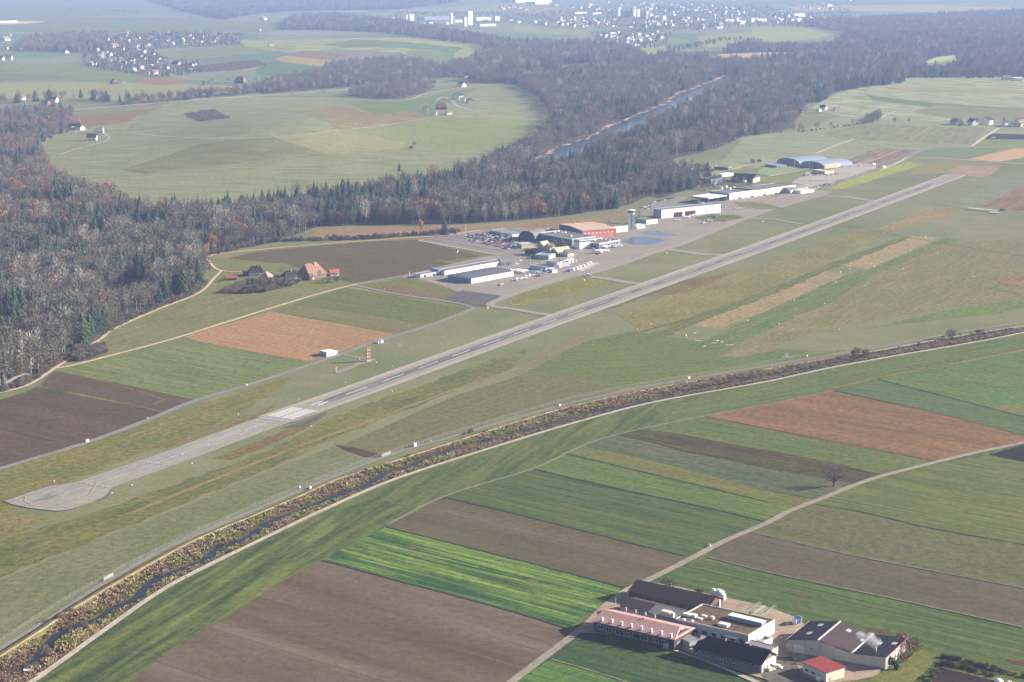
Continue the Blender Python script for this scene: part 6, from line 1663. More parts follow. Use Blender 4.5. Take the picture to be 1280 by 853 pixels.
mb = MB(); mb.tube((0.8,0.5,24.3), (0.8,0.5,28.5), 0.12, 0.05, 5); mb.tube((-1,0,24.3), (-1,0,27.2), 0.10, 0.05, 5); mb.build('antenna', METAL, t)
b = hangar('small white box building at the foot of the control tower', (792.6,280.5), (797,281.5), (800.5,279.4), 5.0, W_WHITE, W_CREAM, name='annex', cat='annex', edge=W_CREAM)
b = hangar('low lilac shaded building right of the control tower', (795,273.6), (807.8,275.6), (813,272.6), 5.6, MATS['lilac_shade_wall'], R_ASPH, name='hall', cat='airport building')  # same walls with painted lilac shade, white only on the sunlit side
b.panel('b', 0, b.W, 0, 5.3, W_WHITE, 'white_front', out=0.08)
b = hangar('large hangar with blue roof and open bays facing the apron', (817,261.2), (827,262.8), (866.6,250.2), 11.0, W_GREY, R_BLUE, name='hangar')
b.panel('b', -.1, b.W+.1, 0, 10.8, W_WHITE, 'white_front', out=0.12)
b.panel('b', b.W*0.14, b.W*0.96, 8.4, 9.6, plain('grey_fascia', (0.40,0.37,0.36)), 'fascia', out=0.18)
for (u0, u1) in ((0.20, 0.35), (0.39, 0.57)): b.panel('b', b.W*u0, b.W*u1, 0.1, 6.4, plain('black_inside_shade', (0.01,0.01,0.012), var=0), 'bay_shade_panel', out=0.17); b.panel('b', b.W*u0, b.W*u1, 5.8, 6.5, RED_P, 'red_lintel', out=0.24)  # black panels painted as the dark inside of the open bays
for k in range(2):
    for z in (3, 6.4): b.panel('f', 1+k*4, 2.8+k*4, z, z+1.8, GLASS, frame=FRAME)
# open hangar with bright white roof
a = G2(864,245.6,8); bb = G2(886,247.8,8); c = G2(902,243.6,8)
b = Bld('open_shelter', 'open sided hangar with bright white roof among parked aircraft', 'hangar', (864,245.6), (886,247.8), (902,243.6), 8.0)
b.flat(R_WHITE, 0.15, R_WHITE)
for x in (0.3, b.L/2, b.L-0.3):
    for y in (0.3, b.W/2, b.W-0.3): mb = MB(); mb.tube((x, y, 0), (x, y, 7.8), 0.25, 0.25, 6); mb.build('post', METAL, b.root)
b.panel('f', -.1, b.L+.1, 6.4, 8.2, plain('rusty_fascia', (0.40,0.20,0.12)), 'fascia', out=0.1); b.panel('b', -.1, b.W+.1, 6.8, 8.2, W_WHITE, 'fascia', out=0.1)
mb = MB(); mb.box(0.2, b.L-0.2, b.W-0.5, b.W-0.2, 0, 7.7); mb.build('wall', W_BLUE, b.root)
b = hangar('biggest white fronted hangar with roof boxes at the far apron', (887,239.4), (912,242.3), (961,228.2), 9.0, W_BLUE, R_ASPH)
b.panel('b', -.1, b.W+.1, 0, 9.6, W_WHITE, 'white_front', out=0.12)
for k in range(10): b.panel('b', b.W*(0.03+k*0.092), b.W*(0.03+k*0.092)+b.W*0.055, 0.3, 2.2, GLASS if k % 2 else DOOR_M, 'door', out=0.2)
for (x, y) in ((15,600),(75,580),(125,610),(185,595),(325,510)): b.at_px(900+x/10.667, 180+y/10.667, 9.0, 4.5, 3, 2.6, FRAME, 'roof_box')
mb = MB(); y0 = b.W*0.35; mb.box(-.2 if b.flip else 3, b.L-3 if b.flip else b.L+.2, y0, b.W*0.62, 8.9, 10.6); mb.build('raised_roof', R_ASPH, b.root)
b = hangar('dark roofed building with white gable behind the biggest hangar', (914.5,222.6), (941,224), (945,221), 6.0, W_WOOD, R_NAVY, 'x', 11.5, name='hall', cat='hall')
b.panel('b', 0.5, b.W-0.5, 0, 6, W_CREAM, 'white_gable', out=0.1)
b = hangar('quonset style hangar with dark shaded end at the far apron', (960,239.2), (987.5,241.5), (1001,236.5), 1.0, W_BLUE, R_ASPH, 'arch', 8.5)
b.panel('b', 1, b.W-1, 0, 4.2, W_WHITE, 'white_front', out=0.4)
for k in range(5): b.panel('f', b.L*(0.3+k*0.1), b.L*(0.3+k*0.1)+2.2, 0, 5.4, FRAME if k % 2 else DOOR_M, 'door_leaf', out=0.1)
b = hangar('white flat shed at the right end of the far apron', (988,237.5), (1001,239), (1012,236.3), 4.0, W_WHITE, W_CREAM, name='shed', cat='shed')
# double arched sports hall
b = Bld('sports_hall', 'big pale blue hall with two arched roofs beyond the airport', 'hall', (971,204.5), (1030,210.8), (1052,205.5), 0.5)
for (f0, f1, rise) in ((0, 0.5, 10.5), (0.5, 1.0, 9.5)):
    x0, x1 = sorted((b.X(b.L*f0), b.X(b.L*f1))); b.arch(R_SILV, rise, 'y', wallmat=plain('glazed_arch_front', (0.14,0.20,0.30), rough=0.4), h=0.4, x0=x0, x1=x1, n=14)
b.panel('b', 0.5, b.W*0.55, 0, 6.5, W_YEL, 'yellow_side_wall', out=0.8)
for k in range(8): b.panel('b', 2+k*3.6, 3+k*3.6, 0.3, 6.2, plain('dark_ochre', (0.25,0.22,0.14)), 'wall_fin', out=0.95)  # narrow darker strips standing off the yellow wall
b = hangar('low blue grey annex left of the arched sports hall', (956,205.2), (971,207.4), (976,205.5), 3.5, W_BLUE, R_SILV, name='annex', cat='annex')
for (label, A_, B_, C2, h, wm, rm) in (
    ('long low white roofed shed left of the dark roofed building', (897,217.8), (911,215.8), (913.5,216.8), 4.0, W_WHITE, R_WHITE),
    ('long dark blue shed beside the sports field road', (892.5,208.3), (910,209.8), (912,208.9), 4.5, W_DARK, R_BLUE),
    ('pale building with flat roof among trees behind the hangars', (830,216), (852,219.2), (857,217.0), 6.5, W_WHITE, R_ASPH),
    ('small bright white house among trees behind the hangars', (837,226.8), (843,228), (846,226.6), 5.0, W_WHITE, R_WHITE),
    ('dark blue house among bare trees behind the hangars', (875,223), (889,224.8), (892,222), 7.0, W_BLUE, R_DARK),
    ('pinkish low building beside the sports field', (855,209), (864,209.6), (866,208), 3.5, W_CREAM, R_GREY),
    ('yellow brown flat building in the far airport yard', (1016,212.8), (1031,214.6), (1038,213), 4.5, W_YEL, plain('ochre_roof', (0.66,0.42,0.22))),
    ('long white roofed depot behind the car park', (612,288.2), (640,293.5), (649,289.0), 3.0, W_WHITE, R_GREY),
    ('low white building left of the red hangar', (678,287), (690,289), (694,287), 3.5, W_WHITE, R_GREY),
    ('blue grey office block with small windows by the light aircraft', (662,331.5), (682,335.8), (689,333.3), 4.6, plain('lilac_office', (0.42,0.44,0.54)), R_ASPH),
    ('white guard hut with dark window beside the apron', (685.5,336.2), (690.5,337.4), (693.5,336), 3.6, W_WHITE, W_WHITE),
    ('grey flat roofed hall behind the blue grey office block', (683,326.5), (697,329.5), (704,326.0), 4.4, W_GREY, R_GREY),
    ('pale blue roofed workshop behind the evergreen row', (669,318.6), (686,319.8), (687.5,316.5), 4.5, W_GREY, plain('steel_blue_roof', (0.24,0.32,0.46))),
    ('yellowish building with bright roof by the arched barn hangar', (646,303.8), (652,305.8), (660,302.4), 5.0, W_CREAM, plain('bright_patchy_roof', (0.60,0.52,0.40), var=0.3))):
    b = hangar(label, A_, B_, C2, h, wm, rm, name='airport_building', cat='airport building')
    n = max(2, int(b.L/5))
    for k in range(n): b.panel('f', b.L*(k+0.25)/n, b.L*(k+0.65)/n, 1.0, min(h-0.8, 2.6), GLASS, frame=FRAME)
for i, (px, py, L, W, h, rh, ang, wm, rm, lb) in enumerate((
    (679.5,312,12,9,5.5,9.5,0.9,W_CREAM,tiles('pale_yellow_tiles',(0.62,0.52,0.36)),'cream house with pale tiled gable roof in front of the terminal'),  # pale yellow roof tiles
    (687,313.5,9,8,5,8.5,0.9,W_CREAM,R_BROWN,'smaller cream house beside the pale tiled one before the terminal'),
    (701,319,20,12,5,9,0.7,W_CREAM,MATS['pale_yellow_tiles'],'long cream hall with pale yellow roof in the middle of the airport'),
    (710.5,320.5,9,8,4.6,8,0.7,W_WHITE,R_BROWN,'white gabled house right of the pale yellow roofed hall'),
    (634,331.5,16,10,4,6.5,0.3,W_WHITE,R_GREY,'white shed at the right end of the long hangar row'))):
    house(px, py, L, W, h, rh, ang, wm, rm, lb, chim=False)
# white marquee tents along the apron
for i, (px, py) in enumerate(((697,334.5),(701,332.8),(705,331.2),(709,329.6),(713,328.0))):
    b = house(px, py, 8, 6, 3.0, 4.6, AIRROW+0.3, R_WHITE, R_WHITE, ['first','second','third','fourth','fifth'][i]+' from the left of the white storage tents by the taxiway', 'white storage tents', detail=0, cat='tent', name='tent', chim=False)
for i, (px, py, c) in enumerate(((716.5,338.5,'white'),(721,337,'white'),(725,335.5,'white'),(729.5,333.8,'white'),(734,332,'white'),(738,330.3,'white'),(711.5,340,'blue'))):
    p = G(px, py); t = thing('container', (p.x, p.y, 0), AIRROW+0.25, ['leftmost white container of the row beside the pale concrete slab','second white container of the row beside the slab','third white container of the row beside the slab','fourth white container of the row beside the slab','fifth white container of the row beside the slab','rightmost white container of the row beside the slab','blue container at the left end of the white container row'][i], 'container')
    mb = MB(); mb.box(-2.2, 2.2, -1.25, 1.25, 0.1, 2.8); mb.build('body', R_WHITE if c == 'white' else plain('container_blue', (0.08,0.16,0.42)), t)
    mb = MB(); mb.box(2.2, 2.26, -1.1, 1.1, 0.2, 2.6); mb.build('door', FRAME if c == 'white' else W_BLUE, t)

# ================================================================== AIRCRAFT, CARS, MASTS, MARKERS
AC_W = plain('aircraft_white', (0.80,0.80,0.80), rough=0.35, var=0.02)
AC_B = plain('aircraft_blue', (0.10,0.20,0.48), rough=0.35, var=0.02)
AC_R = plain('aircraft_red', (0.60,0.10,0.08), rough=0.35, var=0.02)
def ring(x, rx, rz, zc, n=8): return [(x, math.cos(2*math.pi*k/n)*rx, zc+math.sin(2*math.pi*k/n)*rz) for k in range(n)]
def aircraft(px, py, ang, label, size=1.0, low=True, jet=False, group=None, col=None):
    p = G(px, py); t = thing('light_aircraft' if not jet else 'jet_aircraft', (p.x, p.y, 0.12), ang, label, 'aeroplane', group); t.scale = (size,)*3
    c = col or AC_W
    mb = MB()
    if jet: mb.loft([ring(6.4, .12, .12, 1.5), ring(5.2, .65, .65, 1.7), ring(2.5, .9, .95, 1.9), ring(-2.5, .9, .95, 1.9), ring(-5.5, .45, .5, 2.1), ring(-7.0, .12, .15, 2.3)])
    else: mb.loft([ring(3.4, .15, .15, 1.1), ring(2.9, .48, .48, 1.15), ring(1.4, .58, .7, 1.25), ring(-0.6, .56, .68, 1.3), ring(-2.4, .28, .32, 1.3), ring(-4.2, .10, .16, 1.4)])
    mb.build('fuselage', c, t, smooth=True)
    wz = 0.9 if low else 1.9; sp = 5.2 if not jet else 6.8
    mb = MB()
    for s in (1, -1):
        if jet: mb.slab([(1.2, 0, 1.3), (-1.4, 0, 1.3), (-2.6, s*sp, 1.6), (-1.4, s*sp, 1.6)], 0.16)
        else: mb.slab([(1.3, 0, wz), (-0.3, 0, wz), (-0.1, s*sp, wz+.22), (1.0, s*sp, wz+.22)], 0.16)
    mb.build('wing', AC_W, t)
    mb = MB(); tz = 3.9 if jet else 1.5; tx = -6.3 if jet else -3.9
    for s in (1, -1): mb.slab([(tx+.7, 0, tz), (tx-.3, 0, tz), (tx-.5, s*1.8, tz+.02), (tx+.2, s*1.8, tz+.02)], 0.1)
    mb.build('tailplane', AC_W, t)
    mb = MB(); zt = 4.0 if jet else 2.7; mb.box(0, 0.01, -.001, .001, 0, .01) if False else None
    mb.loft([[(tx+1.6, -.06, 1.6), (tx-.2, -.06, 1.6), (tx-.7, -.06, zt), (tx+.2, -.06, zt)], [(tx+1.6, .06, 1.6), (tx-.2, .06, 1.6), (tx-.7, .06, zt), (tx+.2, .06, zt)]]); mb.build('fin', col or (AC_B if jet else AC_W), t)
    mb = MB(); mb.loft([ring(1.9 if not jet else 5.0, .3, .12, 1.75 if not jet else 2.1, 6), ring(0.6 if not jet else 3.9, .5, .38, 1.8 if not jet else 2.5, 6), ring(-0.9 if not jet else 3.4, .3, .14, 1.85 if not jet else 2.6, 6)]); mb.build('canopy', GLASS, t)
    if jet:
        for s in (1, -1): mb = MB(); mb.tube((-2.4, s*1.45, 2.3), (-4.9, s*1.45, 2.3), .5, .38, 10); mb.build('engine', AC_W, t)
    else:
        mb = MB(); mb.box(3.42, 3.5, -.95, .95, 1.04, 1.16); mb.build('propeller', W_DARK, t)
    for (x, y) in (((2.6, 0), (-0.2, 1.1), (-0.2, -1.1)) if not jet else ((4.6, 0), (-0.8, 1.3), (-0.8, -1.3))):
        mb = MB(); mb.tube((x, y-.1, .25), (x, y+.1, .25), .27, .27, 8); mb.tube((x, y, .3), (x, y, 1.1), .06, .06, 4); mb.build('wheel', W_DARK, t)
    return t
AP = [(890,260.5,0.9,1.2,True,'white jet with upswept tail on the apron before the open white roofed hangar'),
 (904,260,2.9,1.0,False,'white light aircraft parked right of the jet near the grass island'),
 (917,264.5,-0.6,1.0,False,'white light aircraft at the right end of the upper apron'),
 (923,262,-0.7,0.9,False,'small light aircraft close behind the one at the right end of the apron'),
 (895,271.5,2.8,1.35,True,'large white jet with tall tail on the small grass island'),
 (882,275.6,2.7,1.0,False,'white light aircraft left of the large jet on the grass island'),
 (888,277,0.3,1.0,False,'white light aircraft in the lower row under the large jet'),
 (878,279.5,0.2,1.0,False,'white light aircraft lowest of the upper apron group'),
 (848,276.5,0.4,1.0,False,'lone white light aircraft before the blue roofed hangar'),
 (860,272.5,0.6,1.1,False,'white aircraft at the left end of the diagonal row'),
 (865,271,0.6,1.0,False,'second white aircraft of the diagonal row'),
 (869.5,270,0.7,1.1,False,'third white aircraft of the diagonal row'),
 (875.5,267.4,0.3,0.9,False,'fourth white aircraft of the diagonal row'),
 (880.5,266.4,0.3,0.9,False,'last white aircraft of the diagonal row by the grass island'),
 (872,253,2.6,0.9,False,'white light aircraft in the shade of the large blue roofed hangar'),
 (876.5,254.8,0.6,0.9,True,'white aircraft nose out of the open white roofed hangar'),
 (883,250,1.2,0.9,True,'white aircraft tail visible under the open white roof'),
 (625,357,0.2,1.05,False,'pale light aircraft alone in front of the dark roofed hangar'),
 (644,351.5,0.7,1.0,False,'blue light aircraft at the left end of the lower parking row'),
 (649.5,350.3,0.7,1.0,False,'second light aircraft of the lower parking row, white'),
 (656,349,0.7,1.0,False,'third light aircraft of the lower parking row, white'),
 (660.5,347,0.7,1.0,False,'fourth light aircraft of the lower parking row, white'),
 (665,345.5,0.7,1.0,False,'last light aircraft of the lower parking row, white'),
 (645,340.5,0.5,1.2,True,'white twin parked behind the lower row, leftmost'),
 (653,341.5,0.5,1.25,True,'white aircraft with upright tail behind the lower row'),
 (667,343,2.9,1.3,True,'white jet at the right end behind the lower parking row'),
 (676,345,2.8,1.2,True,'white jet with slim wings nearest to the taxiway'),
 (760,294,0.4,1.1,False,'white aircraft in front of the red hangar'),
 (757,310.5,0.5,1.2,True,'white aircraft at the terminal wing corner'),
 (770,309.5,0.2,1.25,True,'white and green aircraft on the apron right of the terminal wing'),
 (764,306.5,0.5,1.0,False,'small white aircraft between terminal wing and green one'),
 (752,317,0.3,1.6,True,'largest white jet standing by the taxiway below the terminal'),
 (736,345.5,0.3,1.0,False,'blue and white light aircraft taxiing at the taxiway junction')]
for (px, py, a, s, j, lb) in AP: aircraft(px, py, a, lb, s, jet=j, col=AC_B if 'blue' in lb.split('before')[0].split('of the')[0] and 'roof' not in lb else None, low=(len(lb) % 2 == 0))
# two gliders and a tow tractor on the grass at the right
def glider(px, py, ang, label):
    p = G(px, py); t = thing('glider', (p.x, p.y, 0.1), ang, label, 'glider')
    mb = MB(); mb.loft([ring(3.4, .1, .1, .7), ring(2.2, .38, .45, .8), ring(0, .34, .42, .85), ring(-2, .16, .18, .9), ring(-4.6, .1, .12, 1.0)]); mb.build('fuselage', AC_W, t)
    mb = MB()
    for s in (1, -1): mb.slab([(.6, 0, 1.05), (-.35, 0, 1.05), (-.05, s*9.5, 1.5), (.35, s*9.5, 1.5)], 0.12)
    mb.build('wing', AC_W, t)
    mb = MB(); mb.slab([(-4.1, -1.5, 2.0), (-4.7, -1.5, 2.0), (-4.7, 1.5, 2.0), (-4.1, 1.5, 2.0)], .08); mb.build('tailplane', AC_W, t)
    mb = MB(); mb.loft([[(-3.8,-.05,1.0),(-4.7,-.05,1.0),(-4.8,-.05,2.1),(-4.2,-.05,2.1)], [(-3.8,.05,1.0),(-4.7,.05,1.0),(-4.8,.05,2.1),(-4.2,.05,2.1)]]); mb.build('fin', AC_W, t)
    mb = MB(); mb.loft([ring(2.3, .22, .08, 1.15, 6), ring(1.5, .3, .25, 1.2, 6), ring(.7, .2, .08, 1.25, 6)]); mb.build('canopy', GLASS, t)
def shelter_roof(px0, py0, px1, py1, w, h, label):
    a = G(px0, py0, h); b_ = G(px1, py1, h); d = b_-a; t = thing('open_tent', (a.x, a.y, 0), math.atan2(d.y, d.x), label, 'tent'); L = d.length
    mb = MB(); mb.slab([(0, -w/2, h-.6), (L, -w/2, h-.6), (L, 0, h), (0, 0, h)], .12); mb.slab([(0, 0, h), (L, 0, h), (L, w/2, h-.6), (0, w/2, h-.6)], .12); mb.build('roof', R_WHITE, t)
    for k in range(5):
        for s in (-1, 1): mb = MB(); x = .2+(L-.4)*k/4; mb.tube((x, s*(w/2-.2), 0), (x, s*(w/2-.2), h-.65), .07, .07, 5); mb.build('post', METAL, t)
shelter_roof(1211, 259.5, 1246, 262.5, 5, 3.0, 'long white glider shelter on the grass near the right edge')
shelter_roof(1237, 264.6, 1249, 265.2, 5, 2.4, 'short white glider shelter beside the dark tractor')
glider(1222, 263.5, 1.2, 'white glider tied down under the long white shelter')
p = G(1252, 263.5); t = thing('tow_tractor', (p.x, p.y, 0), 0.1, 'dark blue tow tractor with yellow beacon box by the white shelters', 'tractor')
mb = MB(); mb.box(-2.2,2.2,-1.2,1.2,.7,1.9); mb.box(-1.8,.2,-1.0,1.0,1.9,3.0); mb.build('body', plain('tractor_blue', (0.06,0.09,0.18)), t)
mb = MB(); mb.box(-.9,-.2,-1.05,1.05,2.0,2.8); mb.build('window', FRAME, t); mb = MB(); mb.box(3.6,5.4,-1.1,1.1,.6,2.9); mb.build('trailer_box', YELLOW_P, t)
for x in (-1.5, 1.4, 4.5): mb = MB(); mb.tube((x,-1.3,.6), (x,1.3,.6), .6, .6, 10); mb.build('wheel', W_DARK, t)

def car_mesh(col, name):
    m = plain('car_paint_'+name, col, rough=0.3, spec=0.5, var=0.02)
    mb = MB(); w = .88
    prof = [(-2.1,.35),(2.1,.35),(2.1,.78),(1.0,.92),(-2.0,.95)]
    mb.loft([[(x,-w,z) for x, z in prof], [(x,w,z) for x, z in prof]], 0)
    cab = [(1.0,.9),(.3,1.42),(-1.4,1.42),(-1.95,.93)]
    mb.loft([[(x,-w*.9,z) for x, z in cab], [(x,w*.9,z) for x, z in cab]], 1)
    mb.box(-1.35,.28,-w*.8,w*.8,1.42,1.47,0)
    for x in (-1.3, 1.3):
        for y in (-w-.02, w-.18): mb.tube((x,y,.32),(x,y+.2,.32),.32,.32,8,2)
    me = D2.meshes.new('car'); me.from_pydata([tuple(v) for v in mb.v], [], mb.f)
    for q in (m, GLASS, W_DARK): me.materials.append(q)
    for pl, i in zip(me.polygons, mb.m): pl.material_index = i
    return me
CARS = [('white', car_mesh((.80,.80,.80), 'white')), ('silver', car_mesh((.55,.57,.60), 'silver')), ('black', car_mesh((.02,.02,.025), 'black')), ('dark blue', car_mesh((.03,.06,.18), 'blue')), ('red', car_mesh((.50,.05,.04), 'red')), ('white', None), ('grey', car_mesh((.25,.26,.28), 'grey')), ('white', None), ('dark green', car_mesh((.03,.12,.08), 'green'))]
CARS[5] = CARS[0]; CARS[7] = CARS[0]
CRN = random.Random(23); ncar = [0]
def car(x, y, ang, where, gr):
    if ncar[0] >= 298: return
    ncar[0] += 1
    c, me = CRN.choice(CARS); o = D2.objects.new('parked_car', me); C.objects.link(o); o.location = (x, y, 0.30); o.rotation_euler = (0, 0, ang)
    tag(o, c+' car parked '+where, 'car', gr+', '+c)
def car_row(a, b, where, gr, occ=0.85, pitch=2.8, perp=True):
    P = G2(*a); Q = G2(*b); d = Q-P; L = d.length; d.normalize(); ang = math.atan2(d.y, d.x)+(math.pi/2 if perp else 0)
    for k in range(int(L/pitch)):
        if CRN.random() < occ:
            c = P+d*(k+.5)*pitch; car(c.x, c.y, ang+CRN.choice((0, math.pi))+CRN.uniform(-.04, .04), where, gr)
for i, (a, b_, occ) in enumerate((((583,299.6),(641,313.4),.45), ((578,294.4),(650,311.5),.7), ((584,294.0),(655,310),.85), ((596,293.5),(661,307.5),.85), ((603,293.0),(664,305),.85), ((612,292),(667,302.8),.7))):
    wh = ('in the nearest, sparsely filled row of the car park', 'in the second car park row from the ploughed field', 'in the third car park row from the ploughed field', 'in the fourth car park row from the ploughed field', 'in the fifth car park row, before the arched hangar', 'in the last car park row along the white depot')[i]
    car_row(a, b_, wh, 'cars '+wh, min(0.97, occ*1.05))
for (a, b_, wh) in (((634,329.8),(652,326),'by the right end of the long white hangar'), ((636,332.5),(650,330),'in the front row by the right end of the long hangar'),
                    ((596,350.5),(637,343.2),'along the front of the dark roofed hangar'), ((803,260),(818,254),'in the lot left of the blue roofed hangar'), ((806,263),(815,258.5),'in the second row of the lot left of the blue hangar'),
                    ((815,254),(845,247.5),'in the lot behind the blue roofed hangar'), ((1005,237),(1022,234),'in the shade right of the quonset hangar'), ((1016,235.5),(1040,229),'in the dark row of the far airport yard'),
                    ((1024,233.5),(1042,230.5),'in the outer row of the far airport yard'), ((1000,220.5),(1050,218),'in the long row of the far airport yard'), ((1042,212),(1062,207),'before the sports hall'), ((1062,208.5),(1094,206.5),'right of the sports hall'),
                    ((1068,211.5),(1092,207.5),'in the outer row right of the sports hall'), ((665,321.5),(690,323),'before the evergreen row'), ((552,341.8),(556,341.1),'by the blue arched shelter')):
    car_row(a, b_, wh, 'cars '+wh, 0.62)
print('cars', ncar[0])
def lorry(px, py, ang, label, col=None):
    p = G(px, py); t = thing('lorry', (p.x, p.y, 0.3), ang, label, 'lorry')
    mb = MB(); mb.box(-4,2,-1.2,1.2,.9,3.4); mb.build('body', col or R_WHITE, t); mb = MB(); mb.box(2.3,4,-1.15,1.15,.6,2.7); mb.build('cab', AC_W, t)
    mb = MB(); mb.box(3.98,4.04,-1,1,1.6,2.4); mb.build('window', GLASS, t)
    for x in (-3, 0, 3.1): mb = MB(); mb.tube((x,-1.2,.45),(x,1.2,.45),.48,.48,8); mb.build('wheel', W_DARK, t)
for i, (px, py, a, lb) in enumerate(((1092,207,0.8,'white lorry at the far right of the sports hall lot'), (1010,219,0.3,'white lorry in the far airport yard, left one'), (1024,217,0.3,'white lorry in the far airport yard, middle one'), (1040,215,0.3,'white lorry in the far airport yard, right one'),
     (1022,216,1.2,'white lorry standing across the far airport yard'), (1125,187,0.9,'white lorry beside the pale lane below the far farm') if False else (1105,210.5,0.7,'white lorry driving on the road beyond the apron'), (1242,174,0.2,'white lorry on the field below the far right farmstead'),
     (400,116.5,0.1,'white lorry on the motorway below the scrubby cutting'), (367,118,0.1,'white lorry on the motorway near the left cutting'), (405,115.5,0.1,'second white lorry on the motorway below the cutting'), (648,91.5,0.1,'white lorry on the far motorway in the woods'), (662,90.5,0.1,'second lorry on the far motorway in the woods'))): lorry(px, py, a, lb)
# ---- masts and poles
def mast(px, py, h, label, name='mast', r=0.12, head=None, base=True):
    p = G(px, py); t = thing(name, (p.x, p.y, p.z), 0, label, name.replace('_', ' '))
    mb = MB(); mb.tube((0,0,-.2),(0,0,h),r,r*.6,6); mb.build('pole', FRAME, t)
    if head: mb = MB(); mb.box(-head,head,-.3,.3,h-.1,h+.7); mb.build('lamp_head', METAL, t)
    if base: mb = MB(); mb.box(-.4,.4,-.4,.4,-.1,.3); mb.build('base', CONC, t)
mast(626.5, 296, 13, 'left one of two tall white masts behind the car park', 'flagpole', 0.22); mast(628.7, 296.5, 14, 'right one of two tall white masts behind the car park', 'flagpole', 0.22)
mast(642, 297, 8, 'thin white mast before the arched barn hangar', 'flagpole', 0.14); mast(685, 286, 7, 'thin mast behind the terminal', 'flagpole', 0.14); mast(582, 293, 12, 'pale mast before the reed belt near the car park', 'flagpole', 0.16)
mast(511.7, 345, 4.5, 'short white post at the left end of the shed row', 'flagpole', 0.35); mast(540, 339, 7, 'thin grey mast on the ploughed field behind the shed row', 'flagpole', 0.10)
for i, (px, py, h) in enumerate(((914.5,211,19),(934,205,16),(953.5,204.5,18),(973.8,208,8),(993,209.5,14),(1011.5,211,10),(895,208,9),(888,209,12))):
    mast(px, py, h, ['leftmost','second','third','fourth','fifth','sixth','short far left','tall far left'][i]+' floodlight mast of the sports field', 'floodlight_mast', 0.22, 1.3)
for i, (px, py) in enumerate(((765,278),(748.5,304),(715.5,309),(699.5,312),(663,331),(650,330))): mast(px, py, 9, ['lamp post behind the control tower hall','lamp post at the terminal wing corner','lamp post at the end of the terminal front','lamp post in front of the terminal','lamp post beside the blue grey office','lamp post near the parked light aircraft'][i], 'lamp_post', 0.14, 0.6)
p = G(571.5, 331.5); t = thing('windsock_mast', (p.x, p.y, 0), 0, 'tall pole with red and white windsock basket on the ploughed field', 'windsock')
mb = MB(); mb.tube((0,0,0),(0,0,14),.16,.12,6); mb.build('pole', METAL, t)
mb = MB(); mb.tube((0,0,14),(0,0,15.6),1.1,1.1,10); mb.build('white_band', FRAME, t); mb = MB(); mb.tube((0,0,15.6),(0,0,17.6),1.3,1.3,10); mb.build('red_band', RED_P, t)
# red and white lattice tower of the glide path, with shadow
def checker_tower(px, py, h, w, n, label):
    p = G(px, py); t = thing('lattice_tower', (p.x, p.y, 0.1), 0.4, label, 'mast')
    for k in range(n):
        z0 = h*k/n; z1 = h*(k+1)/n; m = ORANGE_P if k % 2 else FRAME; mb = MB()
        for sx in (-1, 1):
            for sy in (-1, 1): mb.tube((sx*w/2, sy*w/2, z0), (sx*w/2, sy*w/2, z1-.02), .2, .2, 4)
        for (a, b_) in (((-1,-1),(1,-1)),((1,-1),(1,1)),((1,1),(-1,1)),((-1,1),(-1,-1))):
            mb.tube((a[0]*w/2,a[1]*w/2,z0), (b_[0]*w/2,b_[1]*w/2,z1-.02), .17, .17, 4); mb.tube((b_[0]*w/2,b_[1]*w/2,z0), (a[0]*w/2,a[1]*w/2,z1-.02), .17, .17, 4)
            mb.box(min(a[0],b_[0])*w/2-.1, max(a[0],b_[0])*w/2+.1, min(a[1],b_[1])*w/2-.1, max(a[1],b_[1])*w/2+.1, (z0+z1)/2-.35, (z0+z1)/2+.35)
        mb.build('tower_section', m, t)
    mb = MB(); mb.box(-w*.8,w*.8,-w*.8,w*.8,-.1,.25); mb.build('base', CONC, t)
checker_tower(460.3, 452, 12.0, 2.4, 8, 'orange and white checkered lattice tower on the grass beside the runway')
checker_tower(420, 465.8, 4.6, 0.9, 4, 'short red and white mast at the lower end of the paved strip')
checker_tower(474, 427.5, 4.0, 0.7, 4, 'small red and white mast behind the cabinet at the perimeter road')
b = hangar('white equipment hut at the edge of the orange stubble field', (399.5,438.5), (408.2,440.6), (415.2,436.8), 3.8, W_GREY, W_WHITE, name='equipment_hut', cat='hut', par=0.1)  # white hut: shaded sides painted grey, sunlit side covered by a white panel
b.panel('b', 0, b.W, 0, 3.6, W_WHITE, 'lit_white_wall', out=0.05); b.panel('b', b.W-1.6, b.W-0.6, 0, 2.2, RED_P, 'door', out=0.1)
def cabinet(px, py, s, label, m=None, name='cabinet'):
    p = G(px, py); t = thing(name, (p.x, p.y, 0.15), CRN.uniform(0, 1.5), label, 'cabinet')
    mb = MB(); mb.box(-s*.6,s*.6,-s*.4,s*.4,0,s); mb.build('body', m or FRAME, t); mb = MB(); mb.box(-s*.66,s*.66,-s*.46,s*.46,s,s*1.06); mb.build('lid', METAL, t); return t
cabinet(421.5, 442, 2.4, 'small pale cabinet right of the white equipment hut'); cabinet(473.5, 429.3, 2.2, 'white cabinet left of two at the perimeter road bend'); cabinet(476.8, 429, 2.4, 'white cabinet right of two at the perimeter road bend')
cabinet(518, 558.5, 2.4, 'white and yellow box behind the airport fence'); cabinet(538, 553, 1.2, 'small yellow box by the airport fence', YELLOW_P); cabinet(374, 610.5, 1.3, 'small dark and white box at the fence above the stream'); cabinet(387.5, 611.3, 1.5, 'small white box on the service road edge')
cabinet(699.4, 508, 1.6, 'small white box at the fence by the grey brown field'); cabinet(860.7, 474, 1.8, 'white box on the fence line right of centre'); cabinet(857.7, 478.5, 1.4, 'white box on the dike opposite the fence'); cabinet(109, 553, 2.0, 'white box beside the perimeter road at far left'); cabinet(308, 482.8, 1.4, 'white box on the perimeter road above the runway threshold')
